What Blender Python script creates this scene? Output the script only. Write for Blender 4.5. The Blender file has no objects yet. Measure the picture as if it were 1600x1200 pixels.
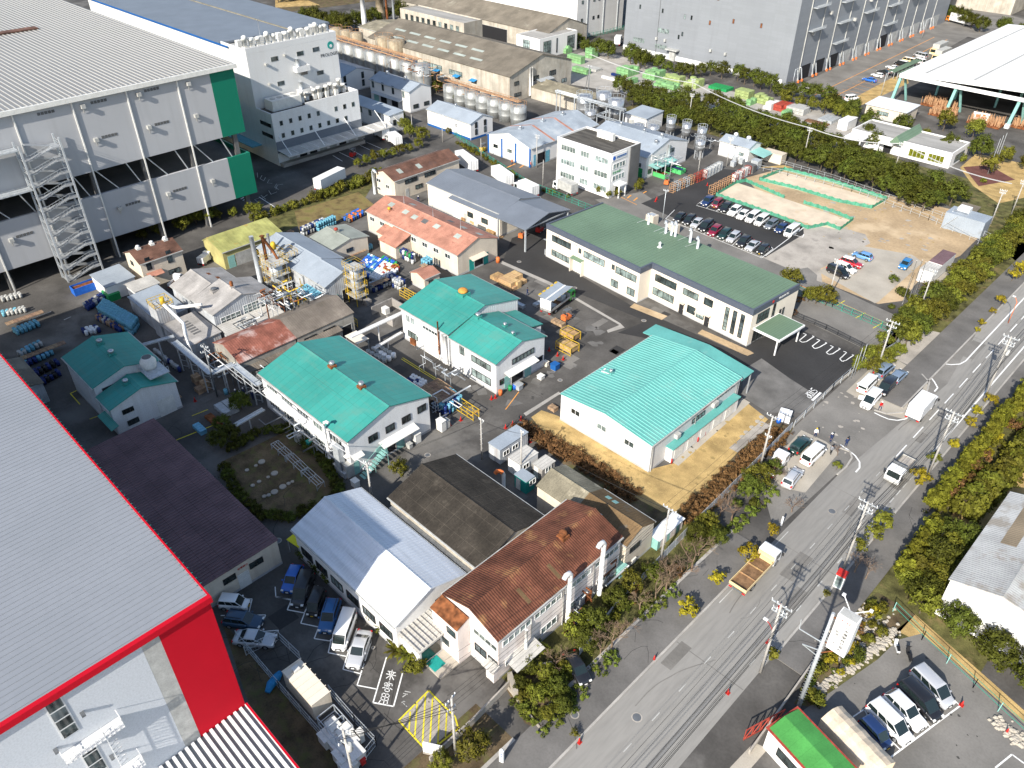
import bpy, math, random
from mathutils import Vector, Matrix
random.seed(7)
S=bpy.context.scene
COL=S.collection
CAMH=76.0; FPX=1244.0; PIT=math.radians(36.2); ROLL=math.radians(0.1); A45=math.radians(45.2)
cp,sp,cr,sr,ca,sa=math.cos(PIT),math.sin(PIT),math.cos(ROLL),math.sin(ROLL),math.cos(A45),math.sin(A45)
def c2w(r,f,u):          # right, forward, up of the heading frame -> world
 return Vector((r*sa-f*ca, r*ca+f*sa, u))
cam=bpy.data.cameras.new('camera'); co=bpy.data.objects.new('camera',cam); COL.objects.link(co); S.camera=co
cam.sensor_width=36; cam.lens=FPX/1600*36; cam.clip_start=1; cam.clip_end=5000
fw=c2w(0,cp,-sp); rt=c2w(1,0,0); up=rt.cross(fw)
rt2=rt*cr+up*sr; up2=up*cr-rt*sr
M=Matrix((rt2,up2,-fw)).transposed().to_4x4(); M.translation=Vector((0,0,CAMH)); co.matrix_world=M
S.render.resolution_x=1024; S.render.resolution_y=768
SUN_EL=33.0; SH_AZ=104.0       # elevation, direction the shadows fall (deg in world XY)
W=bpy.data.worlds.new('World'); S.world=W; W.use_nodes=True
nt=W.node_tree; bg=nt.nodes['Background']; sky=nt.nodes.new('ShaderNodeTexSky'); sky.sky_type='NISHITA'; sky.sun_disc=False
sky.sun_elevation=math.radians(SUN_EL); sky.sun_rotation=math.radians((90-(SH_AZ+180))%360)
nt.links.new(sky.outputs[0],bg.inputs[0]); bg.inputs[1].default_value=0.115
sl=bpy.data.lights.new('sun','SUN'); sl.energy=4.4; sl.angle=math.radians(.53); sl.color=(1,.94,.84)
so=bpy.data.objects.new('sun',sl); COL.objects.link(so)
a=math.radians(SH_AZ); e=math.radians(SUN_EL)
so.rotation_euler=Vector((math.cos(a)*math.cos(e),math.sin(a)*math.cos(e),-math.sin(e))).to_track_quat('-Z','Y').to_euler()
S.view_settings.view_transform='Standard'; S.view_settings.look='None'; S.view_settings.exposure=0.88; S.view_settings.gamma=1
def P(px,py,z=0.0):      # point of the place seen at this spot of the photo, at height z
 u=(px-800)/FPX; v=(py-600)/FPX
 x=cr*u+sr*v; y=-sr*u+cr*v
 d=c2w(x,cp-y*sp,-sp-y*cp); t=(z-CAMH)/d.z
 return (d.x*t,d.y*t)
def link(o,parent=None):
 COL.objects.link(o)
 if parent is not None: o.parent=parent
 return o
def tag(o,label,cat,group=None):
 o['label']=label; o['category']=cat
 if group: o['group']=group
 return o
def T(name,label,cat,loc=(0,0,0),rz=0,group=None):
 o=bpy.data.objects.new(name,None); o.empty_display_size=.5; COL.objects.link(o)
 o.location=(loc[0],loc[1],loc[2] if len(loc)>2 else 0); o.rotation_euler=(0,0,rz)
 return tag(o,label,cat,group)
def copy_tree(o,parent=None,loc=None,rz=None,label=None):
 c=o.copy(); COL.objects.link(c); c.parent=parent
 for ch in KIDS.get(o.name,()):
  copy_tree(ch,c)
 if loc is not None: c.location=(loc[0],loc[1],loc[2] if len(loc)>2 else 0)
 if rz is not None: c.rotation_euler=(0,0,rz)
 if label: c['label']=label
 return c
KIDS={}
class MB:
 def __init__(s): s.v=[];s.f=[];s.m=[];s.s=[]
 def face(s,pts,m=0,sm=False):
  n=len(s.v); s.v+= [tuple(p) for p in pts]; s.f.append(tuple(range(n,n+len(pts)))); s.m.append(m); s.s.append(sm)
 def idx(s,fs,m=0,sm=False,base=0):
  for f in fs: s.f.append(tuple(i+base for i in f)); s.m.append(m); s.s.append(sm)
 def box(s,x0,y0,z0,x1,y1,z1,m=0):
  if x0>x1:x0,x1=x1,x0
  if y0>y1:y0,y1=y1,y0
  if z0>z1:z0,z1=z1,z0
  n=len(s.v)
  s.v+=[(x0,y0,z0),(x1,y0,z0),(x1,y1,z0),(x0,y1,z0),(x0,y0,z1),(x1,y0,z1),(x1,y1,z1),(x0,y1,z1)]
  s.idx([(0,3,2,1),(4,5,6,7),(0,1,5,4),(1,2,6,5),(2,3,7,6),(3,0,4,7)],m,False,n); return s
 def bar(s,a,b,w,h,m=0):     # rectangular bar between two points
  a=Vector(a);b=Vector(b);d=(b-a)
  if d.length<1e-6: return s
  d.normalize(); up=Vector((0,0,1)) if abs(d.z)<.95 else Vector((0,1,0))
  x=d.cross(up).normalized()*w/2; y=x.cross(d).normalized()*h/2
  n=len(s.v); s.v+=[tuple(q) for p in (a,b) for q in (p-x-y,p+x-y,p+x+y,p-x+y)]
  s.idx([(0,1,2,3),(7,6,5,4),(0,4,5,1),(1,5,6,2),(2,6,7,3),(3,7,4,0)],m,False,n); return s
 def tube(s,pts,r,n=6,m=0,caps=True):
  pts=[Vector(p) for p in pts]; R=r if isinstance(r,(list,tuple)) else [r]*len(pts)
  base=len(s.v)
  for i,p in enumerate(pts):
   d=(pts[min(i+1,len(pts)-1)]-pts[max(i-1,0)]).normalized(); up=Vector((0,0,1)) if abs(d.z)<.9 else Vector((0,1,0))
   x=d.cross(up).normalized(); y=x.cross(d)
   for k in range(n):
    a=2*math.pi*k/n; s.v.append(tuple(p+(x*math.cos(a)+y*math.sin(a))*R[i]))
  for i in range(len(pts)-1):
   for k in range(n):
    a=base+i*n+k; b=base+i*n+(k+1)%n; s.f.append((a,b,b+n,a+n)); s.m.append(m); s.s.append(True)
  if caps:
   s.f.append(tuple(base+k for k in range(n))); s.m.append(m); s.s.append(False)
   l=base+(len(pts)-1)*n; s.f.append(tuple(l+k for k in reversed(range(n)))); s.m.append(m); s.s.append(False)
  return s
 def lathe(s,c,prof,n=16,m=0,sm=True):
  base=len(s.v)
  for r,z in prof:
   for k in range(n):
    a=2*math.pi*k/n; s.v.append((c[0]+r*math.cos(a),c[1]+r*math.sin(a),c[2]+z))
  for i in range(len(prof)-1):
   for k in range(n):
    a=base+i*n+k; b=base+i*n+(k+1)%n; s.f.append((a,b,b+n,a+n)); s.m.append(m); s.s.append(sm)
  l=base+(len(prof)-1)*n; s.f.append(tuple(l+k for k in range(n))); s.m.append(m); s.s.append(False)
  s.f.append(tuple(base+k for k in reversed(range(n)))); s.m.append(m); s.s.append(False); return s
 def prism(s,poly,z0,z1,m=0,mt=None):
  n=len(poly); ar=sum(poly[i][0]*poly[(i+1)%n][1]-poly[(i+1)%n][0]*poly[i][1] for i in range(n))
  if ar<0: poly=poly[::-1]
  b=len(s.v); s.v+=[(p[0],p[1],z0) for p in poly]+[(p[0],p[1],z1) for p in poly]
  s.f.append(tuple(b+n+i for i in range(n))); s.m.append(m if mt is None else mt); s.s.append(False)
  s.f.append(tuple(b+i for i in reversed(range(n)))); s.m.append(m); s.s.append(False)
  for i in range(n):
   j=(i+1)%n; s.f.append((b+i,b+j,b+n+j,b+n+i)); s.m.append(m); s.s.append(False)
  return s
 def ext(s,prof,axis,a,b,m=0):   # profile [(t,z)] swept along axis x or y from a to b
  n=len(prof); k=len(s.v)
  for q in (a,b):
   for t,z in prof: s.v.append((q,t,z) if axis=='x' else (t,q,z))
  s.f.append(tuple(k+i for i in range(n))); s.f.append(tuple(k+n+i for i in reversed(range(n))))
  for i in range(n):
   j=(i+1)%n; s.f.append((k+i,k+n+i,k+n+j,k+j))
  s.m+=[m]*(n+2); s.s+=[False]*(n+2); return s
 def mesh(s,name,mats):
  me=bpy.data.meshes.new(name); me.from_pydata(s.v,[],s.f)
  if not isinstance(mats,(list,tuple)): mats=[mats]
  for q in mats: me.materials.append(MT(q))
  me.polygons.foreach_set('material_index',s.m); me.polygons.foreach_set('use_smooth',s.s)
  me.update()
  return me
 def fixn(s,me):
  import bmesh
  bm=bmesh.new(); bm.from_mesh(me); bmesh.ops.recalc_face_normals(bm,faces=bm.faces); bm.to_mesh(me); bm.free()
 def build(s,name,mats,parent=None,loc=None,rz=None,fix=False):
  me=s.mesh(name,mats)
  if fix: s.fixn(me)
  o=bpy.data.objects.new(name,me); link(o,parent)
  if parent is not None: KIDS.setdefault(parent.name,[]).append(o)
  if loc is not None: o.location=(loc[0],loc[1],loc[2] if len(loc)>2 else 0)
  if rz is not None: o.rotation_euler=(0,0,rz)
  return o
 def thing(s,name,mats,label,cat,loc=None,rz=None,group=None):
  return tag(s.build(name,mats,None,loc,rz),label,cat,group)
def inst(o,name_mesh,parent=None): pass
MATS={}; SPEC={}
def MT(n):
 if not isinstance(n,str): return n
 if n in MATS: return MATS[n]
 MATS[n]=mkmat(n,**SPEC[n]); return MATS[n]
def D(name,col,rough=.6,metal=0,var=.12,sc=.35,fine=.06,fsc=6,bump=0,bsc=30,corr=None,sheet=None,dirt=None,dsc=.25,dth=.55,coat=0,world=False,emit=0,streak=None,stretch=None,orand=0,trans=0):
 SPEC[name]=dict(col=col,rough=rough,metal=metal,var=var,sc=sc,fine=fine,fsc=fsc,bump=bump,bsc=bsc,corr=corr,sheet=sheet,dirt=dirt,dsc=dsc,dth=dth,coat=coat,world=world,streak=streak,stretch=stretch,orand=orand,trans=trans)
def mkmat(name,col,rough,metal,var,sc,fine,fsc,bump,bsc,corr,sheet,dirt,dsc,dth,coat,world,streak,stretch,orand,trans):
 m=bpy.data.materials.new(name); m.use_nodes=True; t=m.node_tree; N=t.nodes; L=t.links; b=N['Principled BSDF']
 b.inputs['Roughness'].default_value=rough; b.inputs['Metallic'].default_value=metal
 if not coat and rough>.3 and metal<.3: b.inputs['Specular IOR Level'].default_value=.08 if name.startswith('leaf') else .22
 if coat: b.inputs['Coat Weight'].default_value=coat; b.inputs['Coat Roughness'].default_value=.08
 tc=N.new('ShaderNodeTexCoord'); vec=tc.outputs['Object']
 if world: g=N.new('ShaderNodeNewGeometry'); vec=g.outputs['Position']
 if stretch:
  mp=N.new('ShaderNodeMapping'); mp.inputs['Scale'].default_value=stretch; L.new(vec,mp.inputs[0]); svec=mp.outputs[0]
 else: svec=vec
 cur=None
 def mix(a,bcol,fac,mode='MIX'):
  x=N.new('ShaderNodeMix'); x.data_type='RGBA'; x.blend_type=mode
  if hasattr(a,'links'): L.new(a,x.inputs[6])
  else: x.inputs[6].default_value=(*a,1)
  if hasattr(bcol,'links'): L.new(bcol,x.inputs[7])
  else: x.inputs[7].default_value=(*bcol,1)
  if hasattr(fac,'links'): L.new(fac,x.inputs[0])
  else: x.inputs[0].default_value=fac
  return x.outputs[2]
 def noise(scale,detail=4,v=None,rg=.55):
  n=N.new('ShaderNodeTexNoise'); n.inputs['Scale'].default_value=scale; n.inputs['Detail'].default_value=detail; n.inputs['Roughness'].default_value=rg
  L.new(v if v is not None else svec,n.inputs['Vector']); return n.outputs[0]
 def ramp(f,a,bb,c0=0,c1=1):
  r=N.new('ShaderNodeMapRange'); r.inputs[1].default_value=a; r.inputs[2].default_value=bb; r.inputs[3].default_value=c0; r.inputs[4].default_value=c1; L.new(f,r.inputs[0]); return r.outputs[0]
 cur=tuple(col)
 dk=tuple(c*(1-2.2*var) for c in col); lt=tuple(min(1,c*(1+1.3*var)) for c in col)
 if var>0: cur=mix(dk,lt,ramp(noise(sc,5),.32,.68))
 if fine>0:
  cur=mix(cur,tuple(c*(1-3*fine) for c in (1,1,1)),ramp(noise(fsc,3),.4,.75),'MULTIPLY')
 if sheet:      # (width,height,tint,axis) separate sheets / panels with joints
  w,h,ti,jt=sheet[:4]; mp=N.new('ShaderNodeMapping'); L.new(vec,mp.inputs[0])
  if len(sheet)>4 and sheet[4]: mp.inputs['Rotation'].default_value=sheet[4]
  br=N.new('ShaderNodeTexBrick'); L.new(mp.outputs[0],br.inputs[0]); br.inputs['Scale'].default_value=1; br.inputs['Brick Width'].default_value=w; br.inputs['Row Height'].default_value=h
  br.inputs['Mortar Size'].default_value=.025; br.inputs['Mortar Smooth'].default_value=.2; br.offset=0
  br.inputs['Color1'].default_value=(1-ti,)*3+(1,); br.inputs['Color2'].default_value=(1,1,1,1); br.inputs['Mortar'].default_value=(jt,jt,jt,1); br.inputs['Bias'].default_value=.1
  cur=mix(cur,br.outputs[0],1.0,'MULTIPLY')
 if dirt:
  cur=mix(cur,dirt,ramp(noise(dsc,8,rg=.65),dth,dth+.12,0,.85))
 if streak:     # vertical run marks
  mp=N.new('ShaderNodeMapping'); mp.inputs['Scale'].default_value=streak[1]; L.new(vec,mp.inputs[0])
  cur=mix(cur,streak[0],ramp(noise(1,3,mp.outputs[0]),.5,.8,0,streak[2]))
 if orand:
  oi=N.new('ShaderNodeObjectInfo'); hs=N.new('ShaderNodeHueSaturation'); L.new(cur if hasattr(cur,'links') else mix(cur,cur,0),hs.inputs['Color'])
  L.new(ramp(oi.outputs['Random'],0,1,1-orand,1+orand),hs.inputs['Value']); L.new(ramp(oi.outputs['Random'],0,1,.5-.04*orand*2,.5+.03*orand*2),hs.inputs['Hue']); cur=hs.outputs[0]
 if hasattr(cur,'links'): L.new(cur,b.inputs['Base Color'])
 else: b.inputs['Base Color'].default_value=(*cur,1)
 if corr or bump:
  bp=N.new('ShaderNodeBump'); L.new(bp.outputs[0],b.inputs['Normal'])
  if corr:   # (axis,period,strength)
   sx=N.new('ShaderNodeSeparateXYZ'); L.new(vec,sx.inputs[0]); mm=N.new('ShaderNodeMath'); mm.operation='MULTIPLY'; mm.inputs[1].default_value=2*math.pi/corr[1]
   L.new(sx.outputs['xyz'.index(corr[0])],mm.inputs[0]); si=N.new('ShaderNodeMath'); si.operation='SINE'; L.new(mm.outputs[0],si.inputs[0]); L.new(si.outputs[0],bp.inputs['Height'])
   bp.inputs['Distance'].default_value=.02; bp.inputs['Strength'].default_value=corr[2]
  else:
   L.new(noise(bsc,3,vec),bp.inputs['Height']); bp.inputs['Distance'].default_value=.03; bp.inputs['Strength'].default_value=bump
 if trans:
  b.inputs['Transmission Weight'].default_value=0
 return m
D('asphalt',(.10,.094,.087),.9,var=.22,sc=.12,fine=.06,fsc=3,world=True,dirt=(.155,.148,.138),dsc=.06,dth=.55)
D('asphalt_dark',(.042,.041,.041),.85,var=.12,sc=.1,fine=.05,fsc=3,world=True)
D('asphalt_road',(.25,.24,.222),.9,var=.07,sc=.09,fine=.05,fsc=2.5,world=True,stretch=(1,.12,1),dirt=(.20,.19,.175),dsc=.4,dth=.6)
D('asphalt_mid',(.19,.18,.165),.9,var=.12,sc=.15,fine=.05,fsc=4,world=True)
D('asphalt_patch',(.15,.144,.136),.9,var=.14,sc=.3,fine=.05,world=True)
D('pavement',(.145,.138,.13),.9,var=.12,sc=.2,fine=.05,fsc=5,world=True)
D('concrete',(.36,.34,.31),.85,var=.1,sc=.3,fine=.05,fsc=5,world=True,dirt=(.25,.24,.22),dsc=.15,dth=.58)
D('concrete_pale',(.385,.35,.295),.9,var=.08,sc=.2,fine=.05,world=True)
D('concrete_old',(.40,.365,.32),.9,var=.16,sc=.2,fine=.08,world=True,dirt=(.22,.2,.18),dsc=.2,dth=.55)
D('soil',(.43,.315,.19),.95,var=.12,sc=.12,fine=.08,fsc=2,bump=.5,bsc=2,world=True,dirt=(.52,.40,.26),dsc=.09,dth=.52)
D('sand',(.60,.50,.38),.95,var=.08,sc=.3,fine=.06,world=True,dirt=(.5,.36,.22),dsc=.2,dth=.6)
D('drygrass',(.48,.335,.14),.95,var=.16,sc=.4,fine=.14,fsc=9,bump=.8,bsc=12,world=True,dirt=(.27,.20,.08),dsc=.35,dth=.62)
D('earth',(.13,.095,.055),.95,var=.25,sc=.4,fine=.12,fsc=5,bump=.6,bsc=5,world=True,dirt=(.10,.10,.035),dsc=.5,dth=.5)
D('verge',(.12,.115,.04),.95,var=.3,sc=.5,fine=.15,fsc=6,bump=.8,bsc=6,world=True,dirt=(.20,.15,.07),dsc=.4,dth=.55)
D('kerb',(.38,.36,.33),.85,var=.1,fine=.06,world=True)
D('brickpave',(.14,.06,.05),.9,world=True)
D('line_white',(.8,.8,.78),.7,var=.06,fine=.08,fsc=8,world=True)
D('line_worn',(.45,.45,.43),.8,var=.15,fine=.1,fsc=8,world=True)
D('line_yellow',(.72,.62,.04),.7,var=.1,fine=.1,world=True)
D('line_orange',(.75,.33,.08),.7,var=.1,fine=.1,world=True)
D('roof_teal',(.045,.275,.235),.42,var=.07,sc=.12,fine=.02,fsc=2,sheet=(1.2,4.6,.10,.62),dirt=(.075,.25,.21),dsc=.18,dth=.55,streak=((.12,.22,.17),(.25,2.5,1),.35))
D('roof_teal_bright',(.115,.36,.325),.45,var=.07,sc=.2,fine=.04,fsc=3,dirt=(.17,.36,.32),dsc=.3,dth=.55)
D('roof_teal_side',(.02,.33,.26),.45,var=.08,sc=.2)
D('roof_green',(.135,.205,.135),.5,var=.05,sc=.12,fine=.03,sheet=(30,.45,.03,.66,(0,0,math.pi/2)))
D('roof_grey',(.165,.185,.215),.45,metal=.1,var=.05,sc=.2,corr=('x',.6,.35))
D('roof_greyblue',(.30,.34,.385),.5,var=.07,sc=.2,corr=('x',.7,.3),dirt=(.24,.26,.28),dsc=.2,dth=.6)
D('roof_greyblue_y',(.32,.36,.40),.5,var=.09,sc=.3,corr=('y',.7,.3),dirt=(.42,.44,.45),dsc=.3,dth=.55)
D('roof_warehouse',(.21,.203,.19),.4,metal=.0,var=.035,sc=.05,fine=.02,fsc=1)
D('roof_red_wh',(.235,.25,.275),.45,var=.03,sc=.04,fine=.02,fsc=1.5,dirt=(.215,.23,.253),dsc=.1,dth=.5)
D('roof_seam',(.39,.38,.36),.4,var=0,fine=0)
D('roof_white_tin',(.62,.65,.69),.5,var=.07,sc=.5,fine=.03,stretch=(.25,3,1),dirt=(.38,.40,.43),dsc=.8,dth=.63)
D('roof_maroon',(.17,.10,.105),.55,var=.12,sc=.3,corr=('x',.4,.6),sheet=(40,1.9,.06,.45))
D('roof_black',(.046,.039,.031),.9,var=.18,sc=.35,fine=.12,fsc=4,corr=('x',.35,.5),sheet=(1.8,1.6,.10,1.7),dirt=(.085,.073,.058),dsc=.5,dth=.60)
D('roof_rustred',(.165,.062,.036),.75,var=.2,sc=.4,fine=.1,fsc=4,corr=('y',.3,.9),sheet=(.95,2.3,.2,.65),dirt=(.27,.14,.06),dsc=.35,dth=.56)
D('roof_pink',(.46,.22,.155),.75,var=.12,sc=.4,fine=.08,corr=('x',.35,.5),sheet=(1.1,1.5,.12,.8),dirt=(.20,.085,.06),dsc=.6,dth=.57)
D('roof_brown',(.17,.088,.062),.8,var=.2,sc=.4,fine=.1,sheet=(1.0,2.0,.22,.7),dirt=(.10,.06,.05),dsc=.5,dth=.55)
D('roof_tan',(.28,.25,.18),.85,var=.15,sc=.3,fine=.1,corr=('x',.4,.7),sheet=(1.0,2.4,.18,.75),dirt=(.45,.40,.30),dsc=.4,dth=.56)
D('roof_tanbrown',(.17,.11,.055),.85,var=.15,sc=.3,fine=.1,corr=('x',.4,.7),dirt=(.13,.12,.10),dsc=.5,dth=.6)
D('roof_asbestos',(.19,.165,.13),.9,var=.13,sc=.15,fine=.08,corr=('x',.5,.6),sheet=(1.4,2.4,.14,.8),dirt=(.27,.25,.20),dsc=.12,dth=.6)
D('roof_asbestos_y',(.20,.17,.14),.9,var=.16,sc=.3,fine=.08,corr=('y',.4,.6),sheet=(2.0,1.2,.16,.75),dirt=(.29,.26,.22),dsc=.3,dth=.6)
D('skylight',(.36,.40,.36),.5,var=.1)
D('roof_rustfade',(.27,.10,.07),.8,var=.2,sc=.5,fine=.1,corr=('y',.4,.5),dirt=(.45,.36,.33),dsc=.25,dth=.50)
D('roof_lime',(.36,.36,.13),.6,var=.15,sc=.4,fine=.06,dirt=(.40,.22,.06),dsc=.5,dth=.6)
D('roof_patchgrey',(.40,.38,.36),.7,var=.12,sc=.4,fine=.08,corr=('x',.5,.4),sheet=(1.3,3,.18,.72),dirt=(.28,.13,.08),dsc=.35,dth=.63)
D('roof_greygreen',(.30,.32,.28),.6,var=.08,sc=.4,corr=('x',.5,.4),dirt=(.35,.17,.06),dsc=.4,dth=.70)
D('roof_dirtywhite',(.52,.50,.46),.7,var=.1,sc=.4,sheet=(.5,8,.06,.5),dirt=(.28,.25,.2),dsc=.6,dth=.66)
D('roof_flatdark',(.10,.092,.08),.9,var=.25,sc=.4,fine=.12,stretch=(.4,2,1))
D('roof_flatgrey',(.33,.32,.30),.9,var=.12,sc=.2,fine=.06,stretch=(.3,2,1),dirt=(.22,.21,.2),dsc=.3,dth=.6)
D('roof_pvcwhite',(.70,.70,.69),.6,var=.02,fine=.01)
D('roof_blotch',(.42,.42,.41),.7,var=.1,sc=.3,corr=('y',.35,.8),dirt=(.26,.23,.19),dsc=.35,dth=.52)
D('roof_blotchbrown',(.24,.19,.13),.8,var=.1,corr=('y',.35,.8))
D('roof_brightgreen',(.075,.30,.07),.55,var=.08,sc=.4,sheet=(2,1.2,.05,.8))
D('wall_white',(.72,.71,.69),.6,var=.03,sc=.2,fine=.02,streak=((.5,.48,.45),(.8,.8,.05),.25))
D('wall_white_rib',(.70,.69,.68),.55,var=.03,sc=.2,corr=None,sheet=(.6,60,.05,.8,(math.pi/2,0,0)))
D('wall_ribx',(.66,.66,.66),.55,var=.03,sc=.2,corr=('x',.5,.5),streak=((.42,.38,.33),(1.2,1.2,.08),.35))
D('wall_riby',(.66,.66,.66),.55,var=.03,sc=.2,corr=('y',.5,.5),streak=((.42,.38,.33),(1.2,1.2,.08),.35))
D('wall_cream',(.70,.63,.53),.65,var=.025,sc=.3,fine=.02)
D('wall_beige',(.60,.53,.43),.7,var=.06,sc=.3,fine=.04,streak=((.38,.30,.22),(1.2,1.2,.1),.4))
D('wall_pinkwhite',(.70,.635,.60),.7,var=.05,sc=.4,fine=.03,streak=((.42,.33,.28),(1.0,1.0,.08),.45))
D('wall_panel',(.44,.445,.46),.5,var=.025,sc=.08,fine=.01,sheet=(5,1.0,.05,.88,(math.pi/2,0,math.pi/2)),streak=((.30,.30,.30),(.7,.7,.05),.35))
D('wall_panelw',(.60,.63,.67),.45,var=.02,sc=.08,sheet=(.9,9,.02,.9,(math.pi/2,0,math.pi/2)))
D('wall_blockgrey',(.225,.24,.26),.5,var=.03,sc=.05,sheet=(4,1.0,.06,.88,(math.pi/2,0,0)),streak=((.17,.18,.195),(.6,.6,.04),.35))
D('wall_blockwhite',(.72,.72,.71),.5,var=.03,sc=.05,sheet=(3,1.2,.04,.92,(math.pi/2,0,0)),streak=((.52,.50,.47),(.8,.8,.05),.4))
D('wall_weather',(.48,.44,.37),.85,var=.12,sc=.3,fine=.06,sheet=(.8,30,.12,.7,(math.pi/2,0,0)),streak=((.24,.19,.14),(.8,.8,.1),.6))
D('wall_weather_y',(.36,.34,.30),.85,var=.15,sc=.3,fine=.06,sheet=(.8,30,.15,.65,(math.pi/2,0,math.pi/2)),streak=((.2,.17,.14),(.8,.8,.1),.6))
D('wall_tin',(.42,.44,.46),.6,var=.12,sc=.5,corr=('y',.4,.5),streak=((.24,.16,.11),(1,1,.1),.5))
D('wall_green',(.005,.16,.10),.5,var=.02,fine=0,sheet=(8,1.0,.02,.93,(math.pi/2,0,math.pi/2)))
D('wall_red',(.44,.0,.012),.8,var=.02,fine=0)
D('wall_lime',(.42,.38,.16),.7,var=.12,dirt=(.30,.17,.07),dsc=.6,dth=.62)
D('wall_block',(.30,.28,.26),.9,var=.15,fine=.08,dirt=(.18,.17,.15),dsc=.5,dth=.55)
D('plinth',(.42,.42,.42),.85,var=.08)
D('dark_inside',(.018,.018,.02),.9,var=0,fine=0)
D('fascia_navy',(.085,.10,.13),.45,var=.03,sc=1,sheet=(60,.25,.03,.8,(math.pi/2,0,0)))
D('glass',(.045,.06,.062),.06,var=.5,sc=.6,fine=0,coat=.3,orand=.6)
D('glass_pale',(.20,.25,.24),.15,var=.35,sc=.9,fine=0,orand=.35)
D('glass_car',(.012,.02,.02),.04,var=0,fine=0,coat=.5)
D('frame_dark',(.03,.03,.032),.4,var=0,fine=0)
D('frame_white',(.65,.65,.64),.5,var=0,fine=0)
D('steel',(.42,.44,.46),.4,metal=.35,var=.08,sc=1)
D('steel_dark',(.16,.17,.18),.5,metal=.3,var=.1)
D('stainless',(.50,.51,.52),.28,metal=.7,var=.08,sc=.6)
D('galv',(.50,.53,.55),.4,metal=.3,var=.08,sc=2)
D('silo',(.36,.375,.37),.45,metal=.3,var=.15,sc=.5,streak=((.2,.14,.09),(2,2,.1),.5))
D('silo_rust',(.36,.30,.21),.7,var=.2,sc=.5,streak=((.16,.09,.05),(2,2,.1),.7))
D('rust',(.22,.08,.03),.85,var=.3,sc=1.5)
D('orange_ball',(.55,.25,.05),.6,var=.2,sc=1.5)
D('unit_white',(.68,.67,.63),.5,var=.05,sc=1)
D('unit_grey',(.42,.42,.40),.6,var=.1,sc=1)
D('unit_dark',(.12,.12,.12),.6,var=.1)
D('duct_white',(.72,.71,.69),.45,var=.05,sc=1)
D('yellow',(.60,.40,.04),.5,var=.12,sc=2)
D('yellow_lime',(.62,.58,.02),.5,var=.05)
D('orange',(.65,.17,.05),.5,var=.05)
D('red',(.48,.03,.025),.45,var=.05)
D('red_dull',(.35,.06,.04),.6,var=.15,sc=2)
D('blue',(.02,.12,.50),.4,var=.08,sc=2)
D('blue_light',(.15,.38,.50),.5,var=.1,sc=2,orand=.15)
D('blue_tarp',(.03,.24,.50),.6,var=.12,sc=2)
D('blue_dark',(.012,.03,.14),.4,var=.05)
D('blue_trim',(.015,.10,.32),.5,var=.05)
D('teal_paint',(.02,.28,.25),.5,var=.08)
D('green',(.02,.26,.08),.5,var=.08)
D('green_bright',(.08,.40,.12),.5,var=.08,orand=.1)
D('crate_green',(.20,.38,.17),.6,var=.1,sc=1.2,orand=.12)
D('crate_lime',(.30,.37,.15),.6,var=.12,sc=1.2,orand=.12)
D('net_green',(.08,.28,.19),.8,var=.15,sc=1.5)
D('fence_green',(.03,.28,.20),.6,var=.1)
D('white',(.76,.76,.75),.45,var=.03)
D('black',(.02,.02,.022),.5,var=.05)
D('wood',(.42,.27,.13),.8,var=.2,sc=2,fine=.1,orand=.15)
D('wood_dark',(.20,.11,.06),.8,var=.2,sc=1,fine=.1,orand=.15)
D('card',(.50,.33,.17),.85,var=.1,sc=1.5,orand=.15)
D('pallet',(.33,.22,.14),.85,var=.2,sc=2,orand=.15)
D('pole_conc',(.42,.40,.37),.85,var=.1,sc=1,fine=.05)
D('wire',(.02,.02,.02),.6,var=0,fine=0)
D('wire_light',(.5,.5,.5),.5,var=0,fine=0)
D('tent_beige',(.60,.50,.38),.7,var=.08,sc=1)
D('rubber',(.02,.02,.02),.8,var=0,fine=0)
D('hub',(.35,.36,.37),.35,metal=.6,var=0,fine=0)
D('lamp_clear',(.75,.75,.72),.15,var=0,fine=0)
D('lamp_red',(.45,.01,.01),.25,var=0,fine=0)
D('skin',(.48,.29,.20),.6,var=0,fine=0)
D('cloth_navy',(.02,.035,.10),.85,var=.1,sc=6)
D('cloth_grey',(.20,.21,.23),.85,var=.1,sc=6)
D('hair',(.015,.012,.01),.6,var=0,fine=0)
D('aqua',(.25,.48,.44),.5,var=.08)
D('scaf',(.45,.26,.14),.7,var=.2,sc=2)
D('leaf_dark',(.068,.080,.012),.6,var=.35,sc=1.1,fine=0,orand=.28)
D('leaf_olive',(.120,.122,.016),.6,var=.35,sc=1.1,fine=0,orand=.28)
D('leaf_gold',(.23,.185,.014),.6,var=.3,sc=1.5,fine=0,orand=.2)
D('leaf_lime',(.14,.16,.012),.6,var=.3,sc=1.2,fine=0,orand=.2)
D('leaf_conifer',(.150,.152,.016),.65,var=.35,sc=.9,fine=0,orand=.15)
D('leaf_brown',(.155,.085,.035),.8,var=.35,sc=1.5,fine=0,orand=.1)
D('twig',(.22,.165,.12),.85,var=.2,sc=2,fine=0,orand=.15)
D('bark',(.11,.085,.06),.9,var=.2,sc=3)
D('crack',(.035,.034,.033),.9,world=True)
D('tar',(.06,.058,.056),.7,world=True)
D('leaf_ground',(.10,.125,.02),.7,var=.35,sc=1.2,fine=0,orand=.2)
D('twig_thin',(.20,.14,.095),.85,var=.2,fine=0,orand=.12)
D('teal_seam',(.20,.50,.45),.45,var=.04)
D('verge_brown',(.22,.165,.07),.95,var=.25,sc=.4,fine=.1,fsc=5,world=True,dirt=(.14,.13,.04),dsc=.4,dth=.5)
D('lawn_worn',(.39,.28,.115),.95,var=.15,world=True)
D('stain',(.065,.062,.058),.8,var=.1,world=True)
PI_=math.pi
LV={}
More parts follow.
